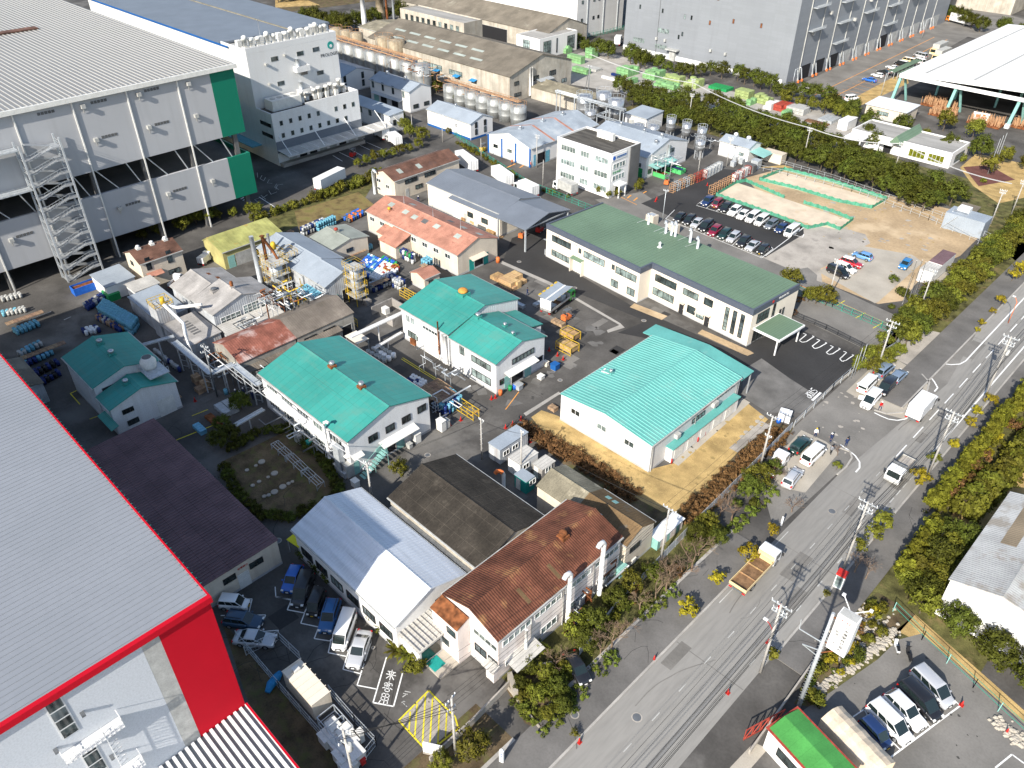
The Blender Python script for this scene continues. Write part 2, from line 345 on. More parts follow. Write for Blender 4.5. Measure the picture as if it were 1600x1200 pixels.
def ground(name,pts,m,lvl,px=True,z=None):
 w=[P(*p) for p in pts] if px else pts
 b=MB(); z=lvl*.004 if z is None else z
 b.prism(w,z-.6 if lvl==0 else z-.003,z)
 o=b.build(name,m); o['kind']='structure'; return o
def rectg(name,x0,y0,x1,y1,m,lvl): return ground(name,[(x0,y0),(x1,y0),(x1,y1),(x0,y1)],m,lvl,False)
g=MB(); g.face([(-1500,-400,0),(600,-400,0),(600,1800,0),(-1500,1800,0)]); g.build('ground','asphalt')['kind']='structure'
rectg('main_road',-25.7,-80,-17,700,'asphalt_road',3)
rectg('side_street_junction',-60,0,-59.9,.1,'asphalt_mid',0) if False else None
def raised(name,x0,y0,x1,y1,m,h=.12):
 b=MB(); b.box(x0,y0,0.002,x1,y1,h); o=b.build(name,m); o['kind']='structure'; return o
raised('pavement',-30.2,-60,-25.95,71,'pavement'); raised('kerb',-25.95,-60,-25.7,71,'kerb',.13)
raised('kerb',-30.6,-60,-30.2,31,'kerb',.16); raised('kerb',-30.6,35,-30.2,71,'kerb',.16)
raised('pavement',-30.2,112,-25.95,420,'pavement'); raised('kerb',-25.95,112,-25.7,420,'kerb',.13)
raised('pavement',-16.75,58,-13.2,420,'pavement'); raised('kerb',-17,58,-16.75,420,'kerb',.13)
raised('pavement',-16.75,-40,-13.4,33,'pavement',.1)
ground('forecourt',[(1190,760),(1240,668),(1372,548),(1400,560),(1505,520),(1524,523),(1480,600),(1310,742),(1306,742),(1210,830)],'asphalt_mid',4)
ground('forecourt_slab',[(1195,735),(1252,672),(1290,690),(1312,706),(1258,770),(1222,762)],'concrete_pale',5)
ground('entry_asphalt',[(1256,668),(1322,612),(1372,640),(1330,700),(1305,690)],'asphalt_mid',6)
ground('forecourt_slab',[(1322,612),(1384,552),(1440,585),(1452,606),(1436,640),(1412,655),(1386,648),(1372,640)],'concrete_pale',5)
ground('asphalt_patch',[(1390,625),(1412,590),(1444,603),(1432,628),(1413,631)],'asphalt_dark',6)
ground('entry_slab',[(1396,560),(1418,508),(1482,523),(1456,565),(1430,575)],'concrete_old',5)
def kerbline(pts,w=.25,h=.13,m='kerb',name='kerb'):
 b=MB(); q=[P(*p) for p in pts]
 for a,c in zip(q,q[1:]): b.bar((a[0],a[1],h/2),(c[0],c[1],h/2),w,h)
 o=b.build(name,m); o['kind']='structure'; return o
kerbline([(1312,700),(1328,706),(1331,716),(1322,730),(1308,742)])
kerbline([(1366,641),(1385,647),(1410,645),(1430,635),(1448,612),(1452,598),(1440,585)])
ground('service_street',[(1002,300),(1045,328),(1200,402),(1290,442),(1415,500),(1400,562),(1364,552),(1219,482),(1150,452),(1010,360),(930,312)],'asphalt_mid',1)
ground('new_asphalt',[(800,372),(858,352),(858,402),(991,480),(1140,545),(1215,520),(1232,506),(1352,562),(1262,645),(1180,607),(1070,540),(965,520),(1010,502),(785,410)],'asphalt_dark',3)
ground('worn_asphalt',[(1160,578),(1190,560),(1232,590),(1282,622),(1252,645),(1200,645),(1160,620)],'asphalt_patch',4)
ground('concrete_strip',[(785,408),(858,440),(969,505),(976,512),(950,520),(948,516),(968,508),(860,446),(783,412)],'concrete',5)
ground('concrete_strip',[(818,646),(873,612),(876,615),(822,650)],'concrete',5)
ground('dry_lawn',[(830,652),(846,641),(872,650),(1010,735),(1060,722),(1168,630),(1200,655),(1065,802),(1035,800),(960,760),(870,700)],'drygrass',4)
ground('concrete_walk',[(1050,722),(1160,622),(1172,629),(1060,728)],'concrete_pale',6)
ground('paved_strip',[(1139,700),(1190,658),(1204,665),(1152,707)],'concrete_old',6)
ground('planting_bed',[(806,665),(832,655),(1000,752),(1062,798),(1030,830),(960,790)],'earth',3)
ground('planting_bed',[(1055,800),(1200,655),(1243,668),(1085,828)],'earth',3)
ground('gravel_bed',[(991,474),(1043,494),(1034,500),(984,480)],'soil',5)
ground('gravel_bed',[(1097,515),(1172,548),(1178,552),(1168,556),(1160,553),(1090,521)],'soil',5)
ground('soil_lot',[(1165,278),(1225,262),(1345,296),(1500,330),(1548,352),(1500,400),(1450,420),(1410,470),(1372,475),(1290,442),(1195,403),(1245,368)],'soil',2)
ground('concrete_yard',[(1190,402),(1262,352),(1300,352),(1352,366),(1360,380),(1282,420),(1285,442)],'concrete_old',3)
ground('gravel_car_park',[(1277,424),(1322,402),(1345,384),(1425,398),(1442,410),(1372,472),(1367,474)],'concrete_pale',5)
ground('asphalt_patch',[(1228,424),(1262,418),(1277,430),(1275,444),(1240,436)],'asphalt_mid',4)
ground('sand_bed',[(1118,304),(1150,285),(1330,345),(1306,358),(1270,352)],'sand',4)
ground('sand_bed',[(1222,268),(1384,315),(1362,326),(1186,282)],'sand',4)
ground('car_park',[(1002,318),(1040,302),(1112,262),(1170,268),(1118,303),(1255,352),(1256,366),(1196,402),(1042,336)],'asphalt_dark',4)
ground('hedge_ground',[(1372,640),(0,0)],'verge',1) if False else None
rectg('verge',-36,-60,-30.6,31,'earth',1); rectg('verge',-36.5,35,-30.6,71,'verge',1)
rectg('belt_ground',-36,118,-25.95-4.3,330,'verge',1)
rectg('belt_ground',-150,198,-38,216,'verge',2)
rectg('verge',-13.2,58,0,420,'verge',1)
ground('dry_lawn',[(1440,890),(1490,800),(1600,700),(1700,640),(1800,900),(1560,830),(1520,850),(1480,900)],'drygrass',3)
ground('dry_lawn',[(1430,960),(1600,1110),(1700,1250),(1640,1260),(1590,1150),(1430,1000),(1400,985)],'drygrass',3)
ground('planting_bed',[(1240,1100),(1310,1000),(1370,925),(1430,960),(1395,1000),(1330,1040),(1270,1105)],'earth',3)
ground('garden_ground',[(345,722),(450,672),(500,720),(530,775),(450,815),(405,805)],'earth',2)
ground('garden_ground',[(820,1130),(790,1075),(870,1030),(890,1045),(895,1100),(848,1142)],'earth',2)
ground('rough_grass',[(460,330),(560,300),(585,320),(470,370)],'verge_brown',2)
ground('verge',[(395,345),(560,272),(585,285),(570,310),(400,380)],'verge',1)
ground('dry_lawn',[(1500,262),(1525,240),(1620,260),(1640,300),(1560,318),(1520,290)],'drygrass',3)
ground('brick_paving',[(1505,261),(1545,258),(1586,281),(1529,291)],'brickpave',4)
ground('dry_lawn',[(1210,262),(1180,262),(1225,258),(1240,262)],'drygrass',3)
ground('warehouse_drive',[(1225,145),(1475,20),(1560,30),(1420,110),(1400,160),(1330,160),(1260,150)],'asphalt_mid',2)
ground('concrete_slab',[(1240,142),(1262,132),(1300,150),(1275,152)],'concrete',3)
ground('dry_lawn',[(1340,150),(1415,110),(1420,130),(1345,165)],'drygrass',4)
ground('roadside_lawn',[(1300,235),(1390,240),(1560,330),(1620,350),(1600,420),(1500,330)],'verge',1)
ground('storage_yard',[(870,95),(930,75),(1010,100),(1130,140),(1290,170),(1345,205),(1330,235),(1170,180),(1060,160),(880,130)],'concrete',3)
ground('storage_lane',[(1120,160),(1150,160),(1310,215),(1330,235),(1300,240),(1120,175)],'asphalt_mid',4)
ground('lower_car_park',[(1225,1130),(1300,1080),(1372,1030),(1402,1000),(1440,990),(1520,1060),(1600,1130),(1700,1230),(1500,1330),(1300,1300)],'asphalt_mid',4)
ground('ditch_grass',[(345,965),(372,1000),(438,1078),(540,1195),(590,1260),(480,1260),(420,1160),(385,1090)],'earth',2)
ground('canal_bank',[(440,20),(600,0),(560,0),(430,-10)],'earth',2)
ground('far_lawn',[(430,12),(500,8),(480,0),(430,0)],'drygrass',3)
ground('lower_lane',[(1440,0),(1500,0),(1700,60),(1700,100),(1480,50)],'asphalt_mid',1)
ground('gate_path',[(1140,1200),(1178,1160),(1200,1170),(1165,1210)],'concrete_pale',5)
def line(a,b,w=.15,m='line_white',lvl=8,name='road_marking',px=True,bm=None):
 q=bm or MB(); A=P(*a) if px else a; B=P(*b) if px else b
 d=Vector((B[0]-A[0],B[1]-A[1]));
 if d.length<1e-3: return q
 n=Vector((-d.y,d.x)).normalized()*w/2; z=lvl*.004
 q.face([(A[0]-n.x,A[1]-n.y,z),(A[0]+n.x,A[1]+n.y,z),(B[0]+n.x,B[1]+n.y,z),(B[0]-n.x,B[1]-n.y,z)][::-1])
 if bm is None: o=q.build(name,m); o['kind']='structure'; return o
 return q
def lines(pairs,w=.15,m='line_white',lvl=8,name='road_marking',px=True):
 q=MB()
 for a,b in pairs: line(a,b,w,lvl=lvl,px=px,bm=q)
 o=q.build(name,m); o['kind']='structure'; return o
def poly(pts,w=.15,**k): return lines(list(zip(pts,pts[1:])),w,**k)
q=MB()
y=78
line((-18.2,104),(-18.2,420),.22,px=False,bm=q)
q.build('edge_line','line_white')['kind']='structure'
lines([((-18.2,84+k*2.1),(-18.2,84+k*2.1+1.4),) for k in range(9)]+[((-18.2,50+k*5.1),(-18.2,50+k*5.1+1.2)) for k in range(6)],.14,m='line_worn',px=False)
q=MB()
for k in range(40):
 y=76.6+k*5.9
 if 99<y<330: line((-21.6,y),(-21.6,y+3.6),.16,px=False,bm=q)
q.build('centre_line','line_white')['kind']='structure'
q=MB()
for k in range(15):
 y=33+k*4.7; line((-21.8,y),(-21.8,y+1.3),.1,px=False,bm=q)
q.build('worn_centre_line','line_worn')['kind']='structure'
lines([((-25.2,60),(-25.2,66)),((-25.2,70),(-25.2,76))],.1,m='line_worn',px=False)
poly([(1313,695),(1325,703),(1336,712),(1343,722),(1343,731),(1337,738)],.22)
poly([(1366,645),(1376,650),(1388,655),(1402,657),(1414,655),(1424,650)],.22)
poly([(1470,568),(1486,570),(1500,569),(1509,564),(1520,552),(1600,466),(1700,360)],.22)
poly([(1433,576),(1444,580),(1453,588),(1460,597),(1465,606),(1460,612)],.22)
def strokes(segs,o,u,v,w,m='line_white',lvl=9,name='painted_writing'):
 q=MB()
 for s_ in segs:
  for a,b in zip(s_,s_[1:]):
   A=(o[0]+u[0]*a[0]+v[0]*a[1],o[1]+u[1]*a[0]+v[1]*a[1]); B=(o[0]+u[0]*b[0]+v[0]*b[1],o[1]+u[1]*b[0]+v[1]*b[1])
   d=Vector((B[0]-A[0],B[1]-A[1]));
   if d.length>0: d=d.normalized()*w/2; A=(A[0]-d.x,A[1]-d.y); B=(B[0]+d.x,B[1]+d.y)
   line(A,B,w,lvl=lvl,px=False,bm=q)
 ob=q.build(name,m); ob['kind']='structure'; return ob
def basis(pO,pU,pV):
 O=P(*pO);U=P(*pU);V=P(*pV); return O,(U[0]-O[0],U[1]-O[1]),(V[0]-O[0],V[1]-O[1])
FS=[[(1,1),(.0,1),(0,.55),(1,.45),(1,0),(0,0)]]; FT=[[(0,1),(1,1)],[(.5,1),(.5,0)]]; FO=[[(0,0),(1,0),(1,1),(0,1),(0,0)]]; FP=[[(0,0),(0,1),(1,1),(1,.45),(0,.45)]]
def word(gl,gap=.35):
 out=[]
 for i,g_ in enumerate(gl):
  for s_ in g_: out.append([((x+i*(1+gap)),y) for x,y in s_])
 n=len(gl)*(1+gap)-gap
 return [[(x/n,y) for x,y in s_] for s_ in out]
O,U,V=basis((1268.5,606.5),(1257,617.5),(1277.5,611.5))
strokes(word([FS,FT,FO,FP],.3),O,U,V,.15)
line((1282.5,613.5),(1269,626),.4)
bays=[[(1231,525),(1238,523),(1251,515.5),(1247,515)],[(1255,521),(1260,523),(1249,532),(1253,535),(1260,534),(1272,526),(1269,525)],
[(1276,530),(1281,532),(1269,541),(1273,545),(1280,543),(1292,536),(1289,535)],[(1297,540),(1302,542),(1291,551),(1295,554),(1301,553),(1313,545),(1310,544)],
[(1318,549),(1323,551),(1312,561),(1316,565),(1322,563),(1334,555),(1331,554)],[(1340,559),(1344,561),(1333,572),(1338,575)]]
for bb in bays: poly(bb,.17)
poly([(430,917),(431,933),(456,937)],.12);
st=[(430,932),(455,938),(449,953),(476,958),(470,974),(498,980),(491,998),(517,1002),(513,1020),(542,1026),(536,1046),(564,1053),(558,1071),(589,1077)]
poly(st,.13)
lines([((456,936),(472,905)),((476,957),(497,915)),((498,980),(520,940)),((517,1001),(545,955)),((542,1026),(558,982)),((564,1052),(580,1003)),((583,1098),(604,1027)),((583,1098),(615,1104)),((615,1104),(629,1052))],.15)
poly([(338,936),(394,936),(388,962)],.12);poly([(345,962),(415,961),(405,990)],.12);poly([(370,990),(435,985),(428,1010),(380,1012)],.12)
KR=[[(.1,.82),(.9,.82)],[(.25,.72),(.35,.6)],[(.75,.72),(.65,.6)],[(0,.52),(1,.52)],[(.5,1),(.5,0)],[(.48,.5),(.1,.1)],[(.52,.5),(.9,.1)]]
KK=[[(.5,1),(.5,.86)],[(.08,.68),(.08,.84),(.92,.84),(.92,.68)],[(.4,.8),(.15,.52)],[(.3,.7),(.75,.7),(.3,.4),(.0,.3)],[(.35,.62),(.7,.42),(1,.32)],[(.28,.3),(.75,.3),(.75,.02),(.28,.02),(.28,.3)]]
KY=[[(.12,1),(.88,1),(.88,0),(.75,0)],[(.12,1),(.12,.35),(.0,0)],[(.12,.68),(.88,.68)],[(.12,.36),(.88,.36)],[(.5,1),(.5,0)]]
def kan(gl,pO,pU,pV,pD,w,m='line_white'):
 O,U,V=basis(pO,pU,pV); Dv=P(*pD); Dv=(Dv[0]-O[0],Dv[1]-O[1])
 for i,g_ in enumerate(gl): strokes(g_,(O[0]+Dv[0]*i,O[1]+Dv[1]*i),U,V,w,m)
kan([KR,KK,KY],(602,1061),(616,1064),(606,1046),(597,1079.5),.10)
kan([[KR[0],KR[3][:1]+[(.6,.52)],KR[5]],[KK[1][:2]+[(.4,.84)],KK[4]]],(628,1090),(638,1092),(633,1078),(624,1106),.1,'line_worn')
poly([(623,1126),(670,1079),(678,1088),(711,1120),(715,1135)],.18,m='line_yellow'); poly([(623,1126),(669,1176),(718,1137)],.18,m='line_yellow')
ground('no_parking_box',[(625,1126),(670,1081),(714,1133),(669,1173)],'concrete_old',4)
lines([((641,1112),(639,1143)),((652,1100),(648,1152)),((665,1086),(660,1164)),((676,1090),(671,1172)),((687,1102),(684,1164)),((698,1113),(696,1152))],.16,m='line_yellow')
poly([(1333,1120),(1425,1058)],.13); poly([(1372,1198),(1500,1103)],.16)
lines([((1350,1108),(1359,1124)),((1394,1078),(1400,1080)),((1406,1171),(1387,1152)),((1429,1153),(1410,1130)),((1453,1136),(1438,1120)),((1476,1120),(1462,1105)),((1500,1103),(1485,1088))],.13)
poly([(1555,1200),(1581,1179),(1600,1193)],.16)
poly([(1088,321),(1254,371),(1256,366)],.15)
lines([((1088,321),(1094,316)),((1196,400),(1260,352))],.15)
def rowlines(a,b,n,dx,dy):
 q=[]
 for i in range(n+1):
  x=a[0]+(b[0]-a[0])*i/n; y=a[1]+(b[1]-a[1])*i/n; q.append(((x,y),(x+dx,y+dy)))
 lines(q,.13)
rowlines((1088,321),(1240,368),10,17,-13)
rowlines((1040,342),(1188,402),10,14,-14)
poly([(1040,342),(1190,403),(1208,389),(1205,386)],.13)
lines([((1250,446),(1392,508))],.2,m='line_orange')
lines([((1306,478),(1320,470)),((1337,497),(1352,489)),((1364,513),(1378,505)),((1386,520),(1396,512))],.15,m='line_yellow')
lines([((627,561),(690,600)),((629,559),(692,598))],.12,m='line_yellow')
lines([((735,650),(750,640)),((820,600),(790,640))],.15,m='line_orange')
lines([((270,690),(340,662)),((300,650),(325,640)),((110,615),(125,632)),((110,615),(125,608)),((140,655),(160,648))],.15,m='line_yellow')
lines([((95,425),(110,419)),((120,428),(135,421)),((45,500),(80,487)),((100,500),(111,495))],.2,m='line_worn')
lines([((1270,150),(1460,58)),((1290,158),(1480,62))],.25,m='line_orange')
q=[]
for i in range(7): q.append(((1300+i*8,148-i*4.3),(1345+i*6,158-i*4.5)))
lines(q,.15,m='line_orange')
poly([(970,308),(995,320)],.2,m='line_orange'); lines([((792,262),(805,256)),((812,262),(822,256)),((1005,302),(1010,299)),((980,310),(986,305)),((990,314),(996,309))],.35,m='line_orange')
lines([((545,232),(572,247)),((560,226),(590,240)),((572,222),(602,235)),((530,238),(555,250)),((520,243),(535,252))],.15)
q=[]
for i in range(9): q.append(((373+i*3.4,309+i*2.2),(378+i*3.4,306+i*2.2)))
lines(q,.35); lines([((405,308),(430,324))],.2)
O,U,V=basis((405,318),(425,305),(398,312)); strokes([[(0,.2),(0,1),(.3,.8)],[(.5,0),(.5,1)],[(.4,.5),(.8,.5)],[(1.1,1),(1,.2),(1.4,0)],[(1.5,.5),(1.8,1),(2.1,.6)]],O,U,V,.16,'line_worn')
O,U,V=basis((402,270),(440,292),(399,275)); strokes([[(0,0),(.1,1)],[(.2,0),(.2,1),(.35,1),(.35,0)],[(.5,0),(.5,1),(.65,.5)],[(.8,0),(.8,1),(.95,1)]],O,U,V,.15,'line_worn')
lines([((635,225),(641,229)),((632,222),(638,226))],.2,m='line_worn')
def manhole(px,py,r=.35,z=.035):
 x,y=P(px,py); b=MB(); b.lathe((0,0,0),[(r+.12,0),(r+.12,.006)],20); b.lathe((0,0,.006),[(r,0),(r,.008)],20,m=1)
 return b.build('manhole_cover',['concrete_old','steel_dark'],None,(x,y,z))
MH=[(1300,799,.45,.02,'round manhole cover in the road by the bare kerb tree'),(995,1121,.45,.02,'round manhole cover in the road below the orange cones'),(898,1118,.35,.122,'dark manhole cover in the pavement by the fenced garden'),(811,409,.35,.02,'pale manhole cover on dark asphalt near the open warehouse'),
(898,450,.35,.02,'pale manhole cover between the open truck and cream office'),(1006,501,.35,.02,'pale manhole cover in front of the cream office middle'),(875,594,.3,.01,'small manhole cover left of the striped teal warehouse'),(668,711,.35,.01,'manhole cover in the lane behind the black roof'),(434,845,.4,.01,'round manhole cover in shade by the yellow canopy'),
(583,1012,.12,.01,'small round drain lid beside the silver sedan')]
for i,(px,py,r,z,lb) in enumerate(MH): tag(manhole(px,py,r,z),lb,'manhole cover')
rr=random.Random(77)
def wear(name,m,x0,y0,x1,y1,n,smin,smax,lvl,al=None):
 q=MB()
 for i in range(n):
  x=rr.uniform(x0,x1);y=rr.uniform(y0,y1);w=rr.uniform(smin,smax);h=rr.uniform(smin,smax)
  if al: h=w*al
  z=lvl*.004+.0004*(i%5); q.face([(x,y,z),(x+w,y+rr.uniform(-.1,.1),z),(x+w+rr.uniform(-.1,.1),y+h,z),(x,y+h,z)])
 q.build(name,m)['kind']='structure'
def cracks(x0,y0,x1,y1,n,L_,lvl,m='crack',w=.05,dirs=None):
 q=MB(); z=lvl*.004
 for i in range(n):
  x=rr.uniform(x0,x1);y=rr.uniform(y0,y1);a=rr.choice(dirs) if dirs else rr.uniform(0,6.28)
  for k in range(int(L_*rr.uniform(.5,1.5))):
   a+=rr.gauss(0,.3 if not dirs else .06); nx=x+math.cos(a)*.7;ny=y+math.sin(a)*.7
   px_,py_=-math.sin(a)*w/2,math.cos(a)*w/2; q.face([(x-px_,y-py_,z),(nx-px_,ny-py_,z),(nx+px_,ny+py_,z),(x+px_,y+py_,z)]); x,y=nx,ny
 q.build('pavement_cracks',m)['kind']='structure'
wear('asphalt_patches','asphalt_patch',-118,20,-48,70,16,1.2,4,1.5)
wear('asphalt_patches','asphalt_mid',-105,56,-62,108,12,1.0,3.4,1.7)
wear('asphalt_patches','asphalt_dark',-100,18,-50,108,16,.8,3,2.2)
wear('road_patches','asphalt_mid',-25.4,36,-18.5,200,7,.9,2.2,3.8,3)
cracks(-120,15,-45,108,60,9,2.6); cracks(-60,15,-34,36,14,8,2.6); cracks(-25.2,30,-17.6,220,14,9,4.3,'asphalt_mid',.05); cracks(-25,30,-17.6,240,12,16,4.4,'asphalt_mid',.12,(PI_/2,-PI_/2)); cracks(-16.5,58,-13.4,150,10,5,30.6,w=.04); cracks(-30,20,-26,70,12,5,30.6,w=.04)
q=MB();
for y in (52,73.5,88,113,141): q.face([(-25.6,y,.0175),(-17.1,y,.0175),(-17.1,y+.12,.0175),(-25.6,y+.1,.0175)])
q.build('road_joints','asphalt_mid')['kind']='structure'
def specks(name,m,pts,n,smin,smax,lvl):
 q=MB(); w=[P(*p) for p in pts]; z=lvl*.004
 for i in range(n):
  a,b_=rr.random(),rr.random(); x=(w[0][0]*(1-a)+w[1][0]*a)*(1-b_)+(w[3][0]*(1-a)+w[2][0]*a)*b_; y=(w[0][1]*(1-a)+w[1][1]*a)*(1-b_)+(w[3][1]*(1-a)+w[2][1]*a)*b_
  s=rr.uniform(smin,smax); k=rr.randint(5,8); ph=rr.uniform(0,6); zz=z+.0006*(i%6)
  q.face([(x+math.cos(ph+6.283*j/k)*s*rr.uniform(.4,1.2),y+math.sin(ph+6.283*j/k)*s*rr.uniform(.4,1.0),zz) for j in range(k)])
 q.build(name,m)['kind']='structure'
specks('soil_scuffs','concrete_old',[(1300,300),(1500,345),(1400,440),(1230,380)],60,.2,.9,3)
specks('weed_patches','lawn_worn',[(1300,300),(1500,345),(1420,440),(1230,380)],50,.1,.4,6)
specks('lawn_wear','lawn_worn',[(860,655),(1010,742),(1060,795),(880,690)],40,.1,.4,6); specks('lawn_wear','lawn_worn',[(1010,742),(1165,640),(1195,660),(1060,798)],60,.1,.45,6)
specks('oil_stains','stain',[(690,640),(870,480),(960,520),(820,640)],26,.1,.4,8); specks('oil_stains','stain',[(340,940),(600,960),(700,1090),(560,1160)],18,.08,.25,8); specks('oil_stains','stain',[(1300,1060),(1420,990),(1600,1150),(1500,1200)],12,.08,.22,8)
specks('dust_patches','asphalt_patch',[(690,640),(870,480),(960,520),(820,640)],30,.4,1.6,7); specks('dust_patches','concrete_old',[(1260,650),(1330,600),(1400,600),(1320,720)],30,.1,.5,8)
class B:
 """a building whose local x,y run along its walls; w,d size of the roof outline"""
 def __init__(s,name,label,x0,y0,x1,y1,cat='building',rz=0,group=None,z=0):
  s.w=abs(x1-x0); s.d=abs(y1-y0); s.r=T(name,label,cat,(min(x0,x1),min(y0,y1),z),rz,group)
 def part(s,mb,name,m,parent=None,label=None,fix=False):
  o=mb.build(name,m,parent or s.r,fix=fix)
  if label: o['label']=label
  return o
 def gable(s,ze,zr,ax='x',rp=.5,oh=.35,roof='roof_teal',wall='wall_white',seam=None,t=.14,cap=True,plinth=True,name='roof',gut=True,ohg=None,roof2=None,x0=0,y0=0,x1=None,y1=None,zb=0,capm=None,seamm=None):
  x1=s.w if x1 is None else x1; y1=s.d if y1 is None else y1
  ohg=oh if ohg is None else ohg
  s.ze,s.zr,s.ax,s.rp,s.oh=ze,zr,ax,rp,oh; s.X0,s.Y0,s.X1,s.Y1=x0,y0,x1,y1; s.ohg=ohg
  if ax=='x': a0,a1,t0,t1=x0,x1,y0,y1
  else: a0,a1,t0,t1=y0,y1,x0,x1
  R=t0+(t1-t0)*rp; T_=t1-t0
  def zt(q): return ze+(zr-ze)*((q-t0)/max(1e-6,R-t0)) if q<=R and rp>0 else (zr-(zr-ze)*((q-R)/max(1e-6,t1-R)) if rp<1 else zr)
  s.zt=zt
  wl=MB(); pr=[(t0+oh,zb),(t0+oh,zt(t0+oh)-t)]
  if 0<rp<1: pr.append((R,zr-t))
  pr+=[(t1-oh,zt(t1-oh)-t),(t1-oh,zb)]
  wl.ext(pr,ax,a0+ohg,a1-ohg); s.wall=s.part(wl,'wall',wall,fix=True)
  if plinth and zb==0:
   pl=MB(); e=.03
   if ax=='x': pl.box(a0+ohg-e,t0+oh-e,0,a1-ohg+e,t1-oh+e,.35)
   else: pl.box(t0+oh-e,a0+ohg-e,0,t1-oh+e,a1-ohg+e,.35)
   s.part(pl,'plinth','plinth',s.wall)
  rf=MB(); top=[(t0,zt(t0) if rp>0 else zr)]
  if 0<rp<1: top.append((R,zr))
  top.append((t1,zt(t1) if rp<1 else zr))
  if rp==0: top[0]=(t0,zr)
  pr=top+[(q,z-t*.9) for q,z in reversed(top)]
  rf.ext(pr,ax,a0,a1)
  if seam:
   k=a0+seam/2; sw,sh=(.12,.07) if seamm=='teal_seam' else (.05,.05)
   while k<a1:
    for (qa,za),(qb,zb_) in zip(top,top[1:]):
     A=(k,qa,za+sh/2) if ax=='x' else (qa,k,za+sh/2); Bq=(k,qb,zb_+sh/2) if ax=='x' else (qb,k,zb_+sh/2)
     rf.bar(A,Bq,sw,sh,1)
    k+=seam
  s.rm=roof; s.roof=s.part(rf,name,[roof,seamm or roof],fix=True)
  if cap and 0<rp<1:
   c=MB(); pp=[(R-.28,zt(R-.28)+.01),(R,zr+.06),(R+.28,zt(R+.28)+.01),(R,zr-.02)]; c.ext(pp,ax,a0-.01,a1+.01); s.part(c,'ridge_cap',capm or roof,s.roof,fix=True)
  if gut:
   for q,z_ in ((t0-.08,ze),(t1+.08,ze)):
    if (rp==0 and q<t0) or (rp==1 and q>t1): continue
    g=MB()
    if ax=='x': g.box(a0,q-.08,z_-.2,a1,q+.08,z_-.06)
    else: g.box(q-.08,a0,z_-.2,q+.08,a1,z_-.06)
    s.part(g,'gutter','unit_grey',s.roof)
  return s
 def flat(s,z,wall='wall_white',roof='roof_flatgrey',par=.5,pt=.25,zb=0,x0=0,y0=0,x1=None,y1=None,parm=None):
  x1=s.w if x1 is None else x1; y1=s.d if y1 is None else y1
  s.X0,s.Y0,s.X1,s.Y1=x0,y0,x1,y1; s.oh=s.ohg=0; s.ax='x'; s.ze=z; s.zr=z; s.zt=lambda q:z
  w=MB(); w.box(x0,y0,zb,x1,y1,z-par-.02); s.wall=s.part(w,'wall',wall)
  if par>0:
   p=MB(); zb_=z-par-.02
   p.box(x0,y0,zb_,x1,y0+pt,z); p.box(x0,y1-pt,zb_,x1,y1,z); p.box(x0,y0+pt,zb_,x0+pt,y1-pt,z); p.box(x1-pt,y0+pt,zb_,x1,y1-pt,z)
   s.part(p,'parapet',parm or wall)
  r=MB(); r.box(x0+(pt if par>0 else 0),y0+(pt if par>0 else 0),z-par-.01,x1-(pt if par>0 else 0),y1-(pt if par>0 else 0),z-par+.05); s.roof=s.part(r,'roof',roof)
  return s
 def face(s,side):
  x0,y0,x1,y1=s.X0,s.Y0,s.X1,s.Y1
  ox=s.ohg if s.ax=='x' else s.oh; oy=s.oh if s.ax=='x' else s.ohg
  x0+=ox;x1-=ox;y0+=oy;y1-=oy
  return {'S':((x0,y0),(1,0),(0,-1),x1-x0),'E':((x1,y0),(0,1),(1,0),y1-y0),'N':((x1,y1),(-1,0),(0,1),x1-x0),'W':((x0,y1),(0,-1),(-1,0),y1-y0)}[side]
 def fbox(s,mb,side,u0,u1,z0,z1,d0,d1,m=0):
  o,u,n,l=s.face(side)
  ax=o[0]+u[0]*u0+n[0]*d0; ay=o[1]+u[1]*u0+n[1]*d0; bx=o[0]+u[0]*u1+n[0]*d1; by=o[1]+u[1]*u1+n[1]*d1
  mb.box(ax,ay,z0,bx,by,z1,m); return mb
 def win(s,side,u,z,w,h,n=2,frame='frame_dark',glass='glass',name='window',sill=False,rows=1):
  if glass=='glass' and random.random()<.28: glass='glass_pale'
  f=MB(); t=.06; d=.1
  s.fbox(f,side,u,u+w,z,z+t,0,d); s.fbox(f,side,u,u+w,z+h-t,z+h,0,d); s.fbox(f,side,u,u+t,z+t,z+h-t,0,d); s.fbox(f,side,u+w-t,u+w,z+t,z+h-t,0,d)
  for i in range(1,n): s.fbox(f,side,u+w*i/n-t/2,u+w*i/n+t/2,z+t,z+h-t,0,d)
  for i in range(1,rows): s.fbox(f,side,u+t,u+w-t,z+h*i/rows-t/2,z+h*i/rows+t/2,.001,d-.003)
  fo=s.part(f,name,frame)
  g=MB(); s.fbox(g,side,u+t*.5,u+w-t*.5,z+t*.5,z+h-t*.5,.004,.03); s.part(g,'pane',glass,fo)
  if sill:
   q=MB(); s.fbox(q,side,u-.05,u+w+.05,z-.08,z-.004,0,.14); s.part(q,'sill','unit_grey',fo)
  return fo
 def wins(s,side,u0,du,n,z,w,h,k=2,**kw):
  for i in range(n): s.win(side,u0+du*i,z,w,h,k,**kw)
 def door(s,side,u,w,h,m='unit_grey',z=0,name='door',handle=True):
  g=MB(); s.fbox(g,side,u,u+w,z,z+h,0,.05); o=s.part(g,name,m)
  if handle:
   q=MB(); s.fbox(q,side,u+w*.85,u+w*.92,z+h*.45,z+h*.52,.05,.11); s.part(q,'handle','steel',o)
  return o
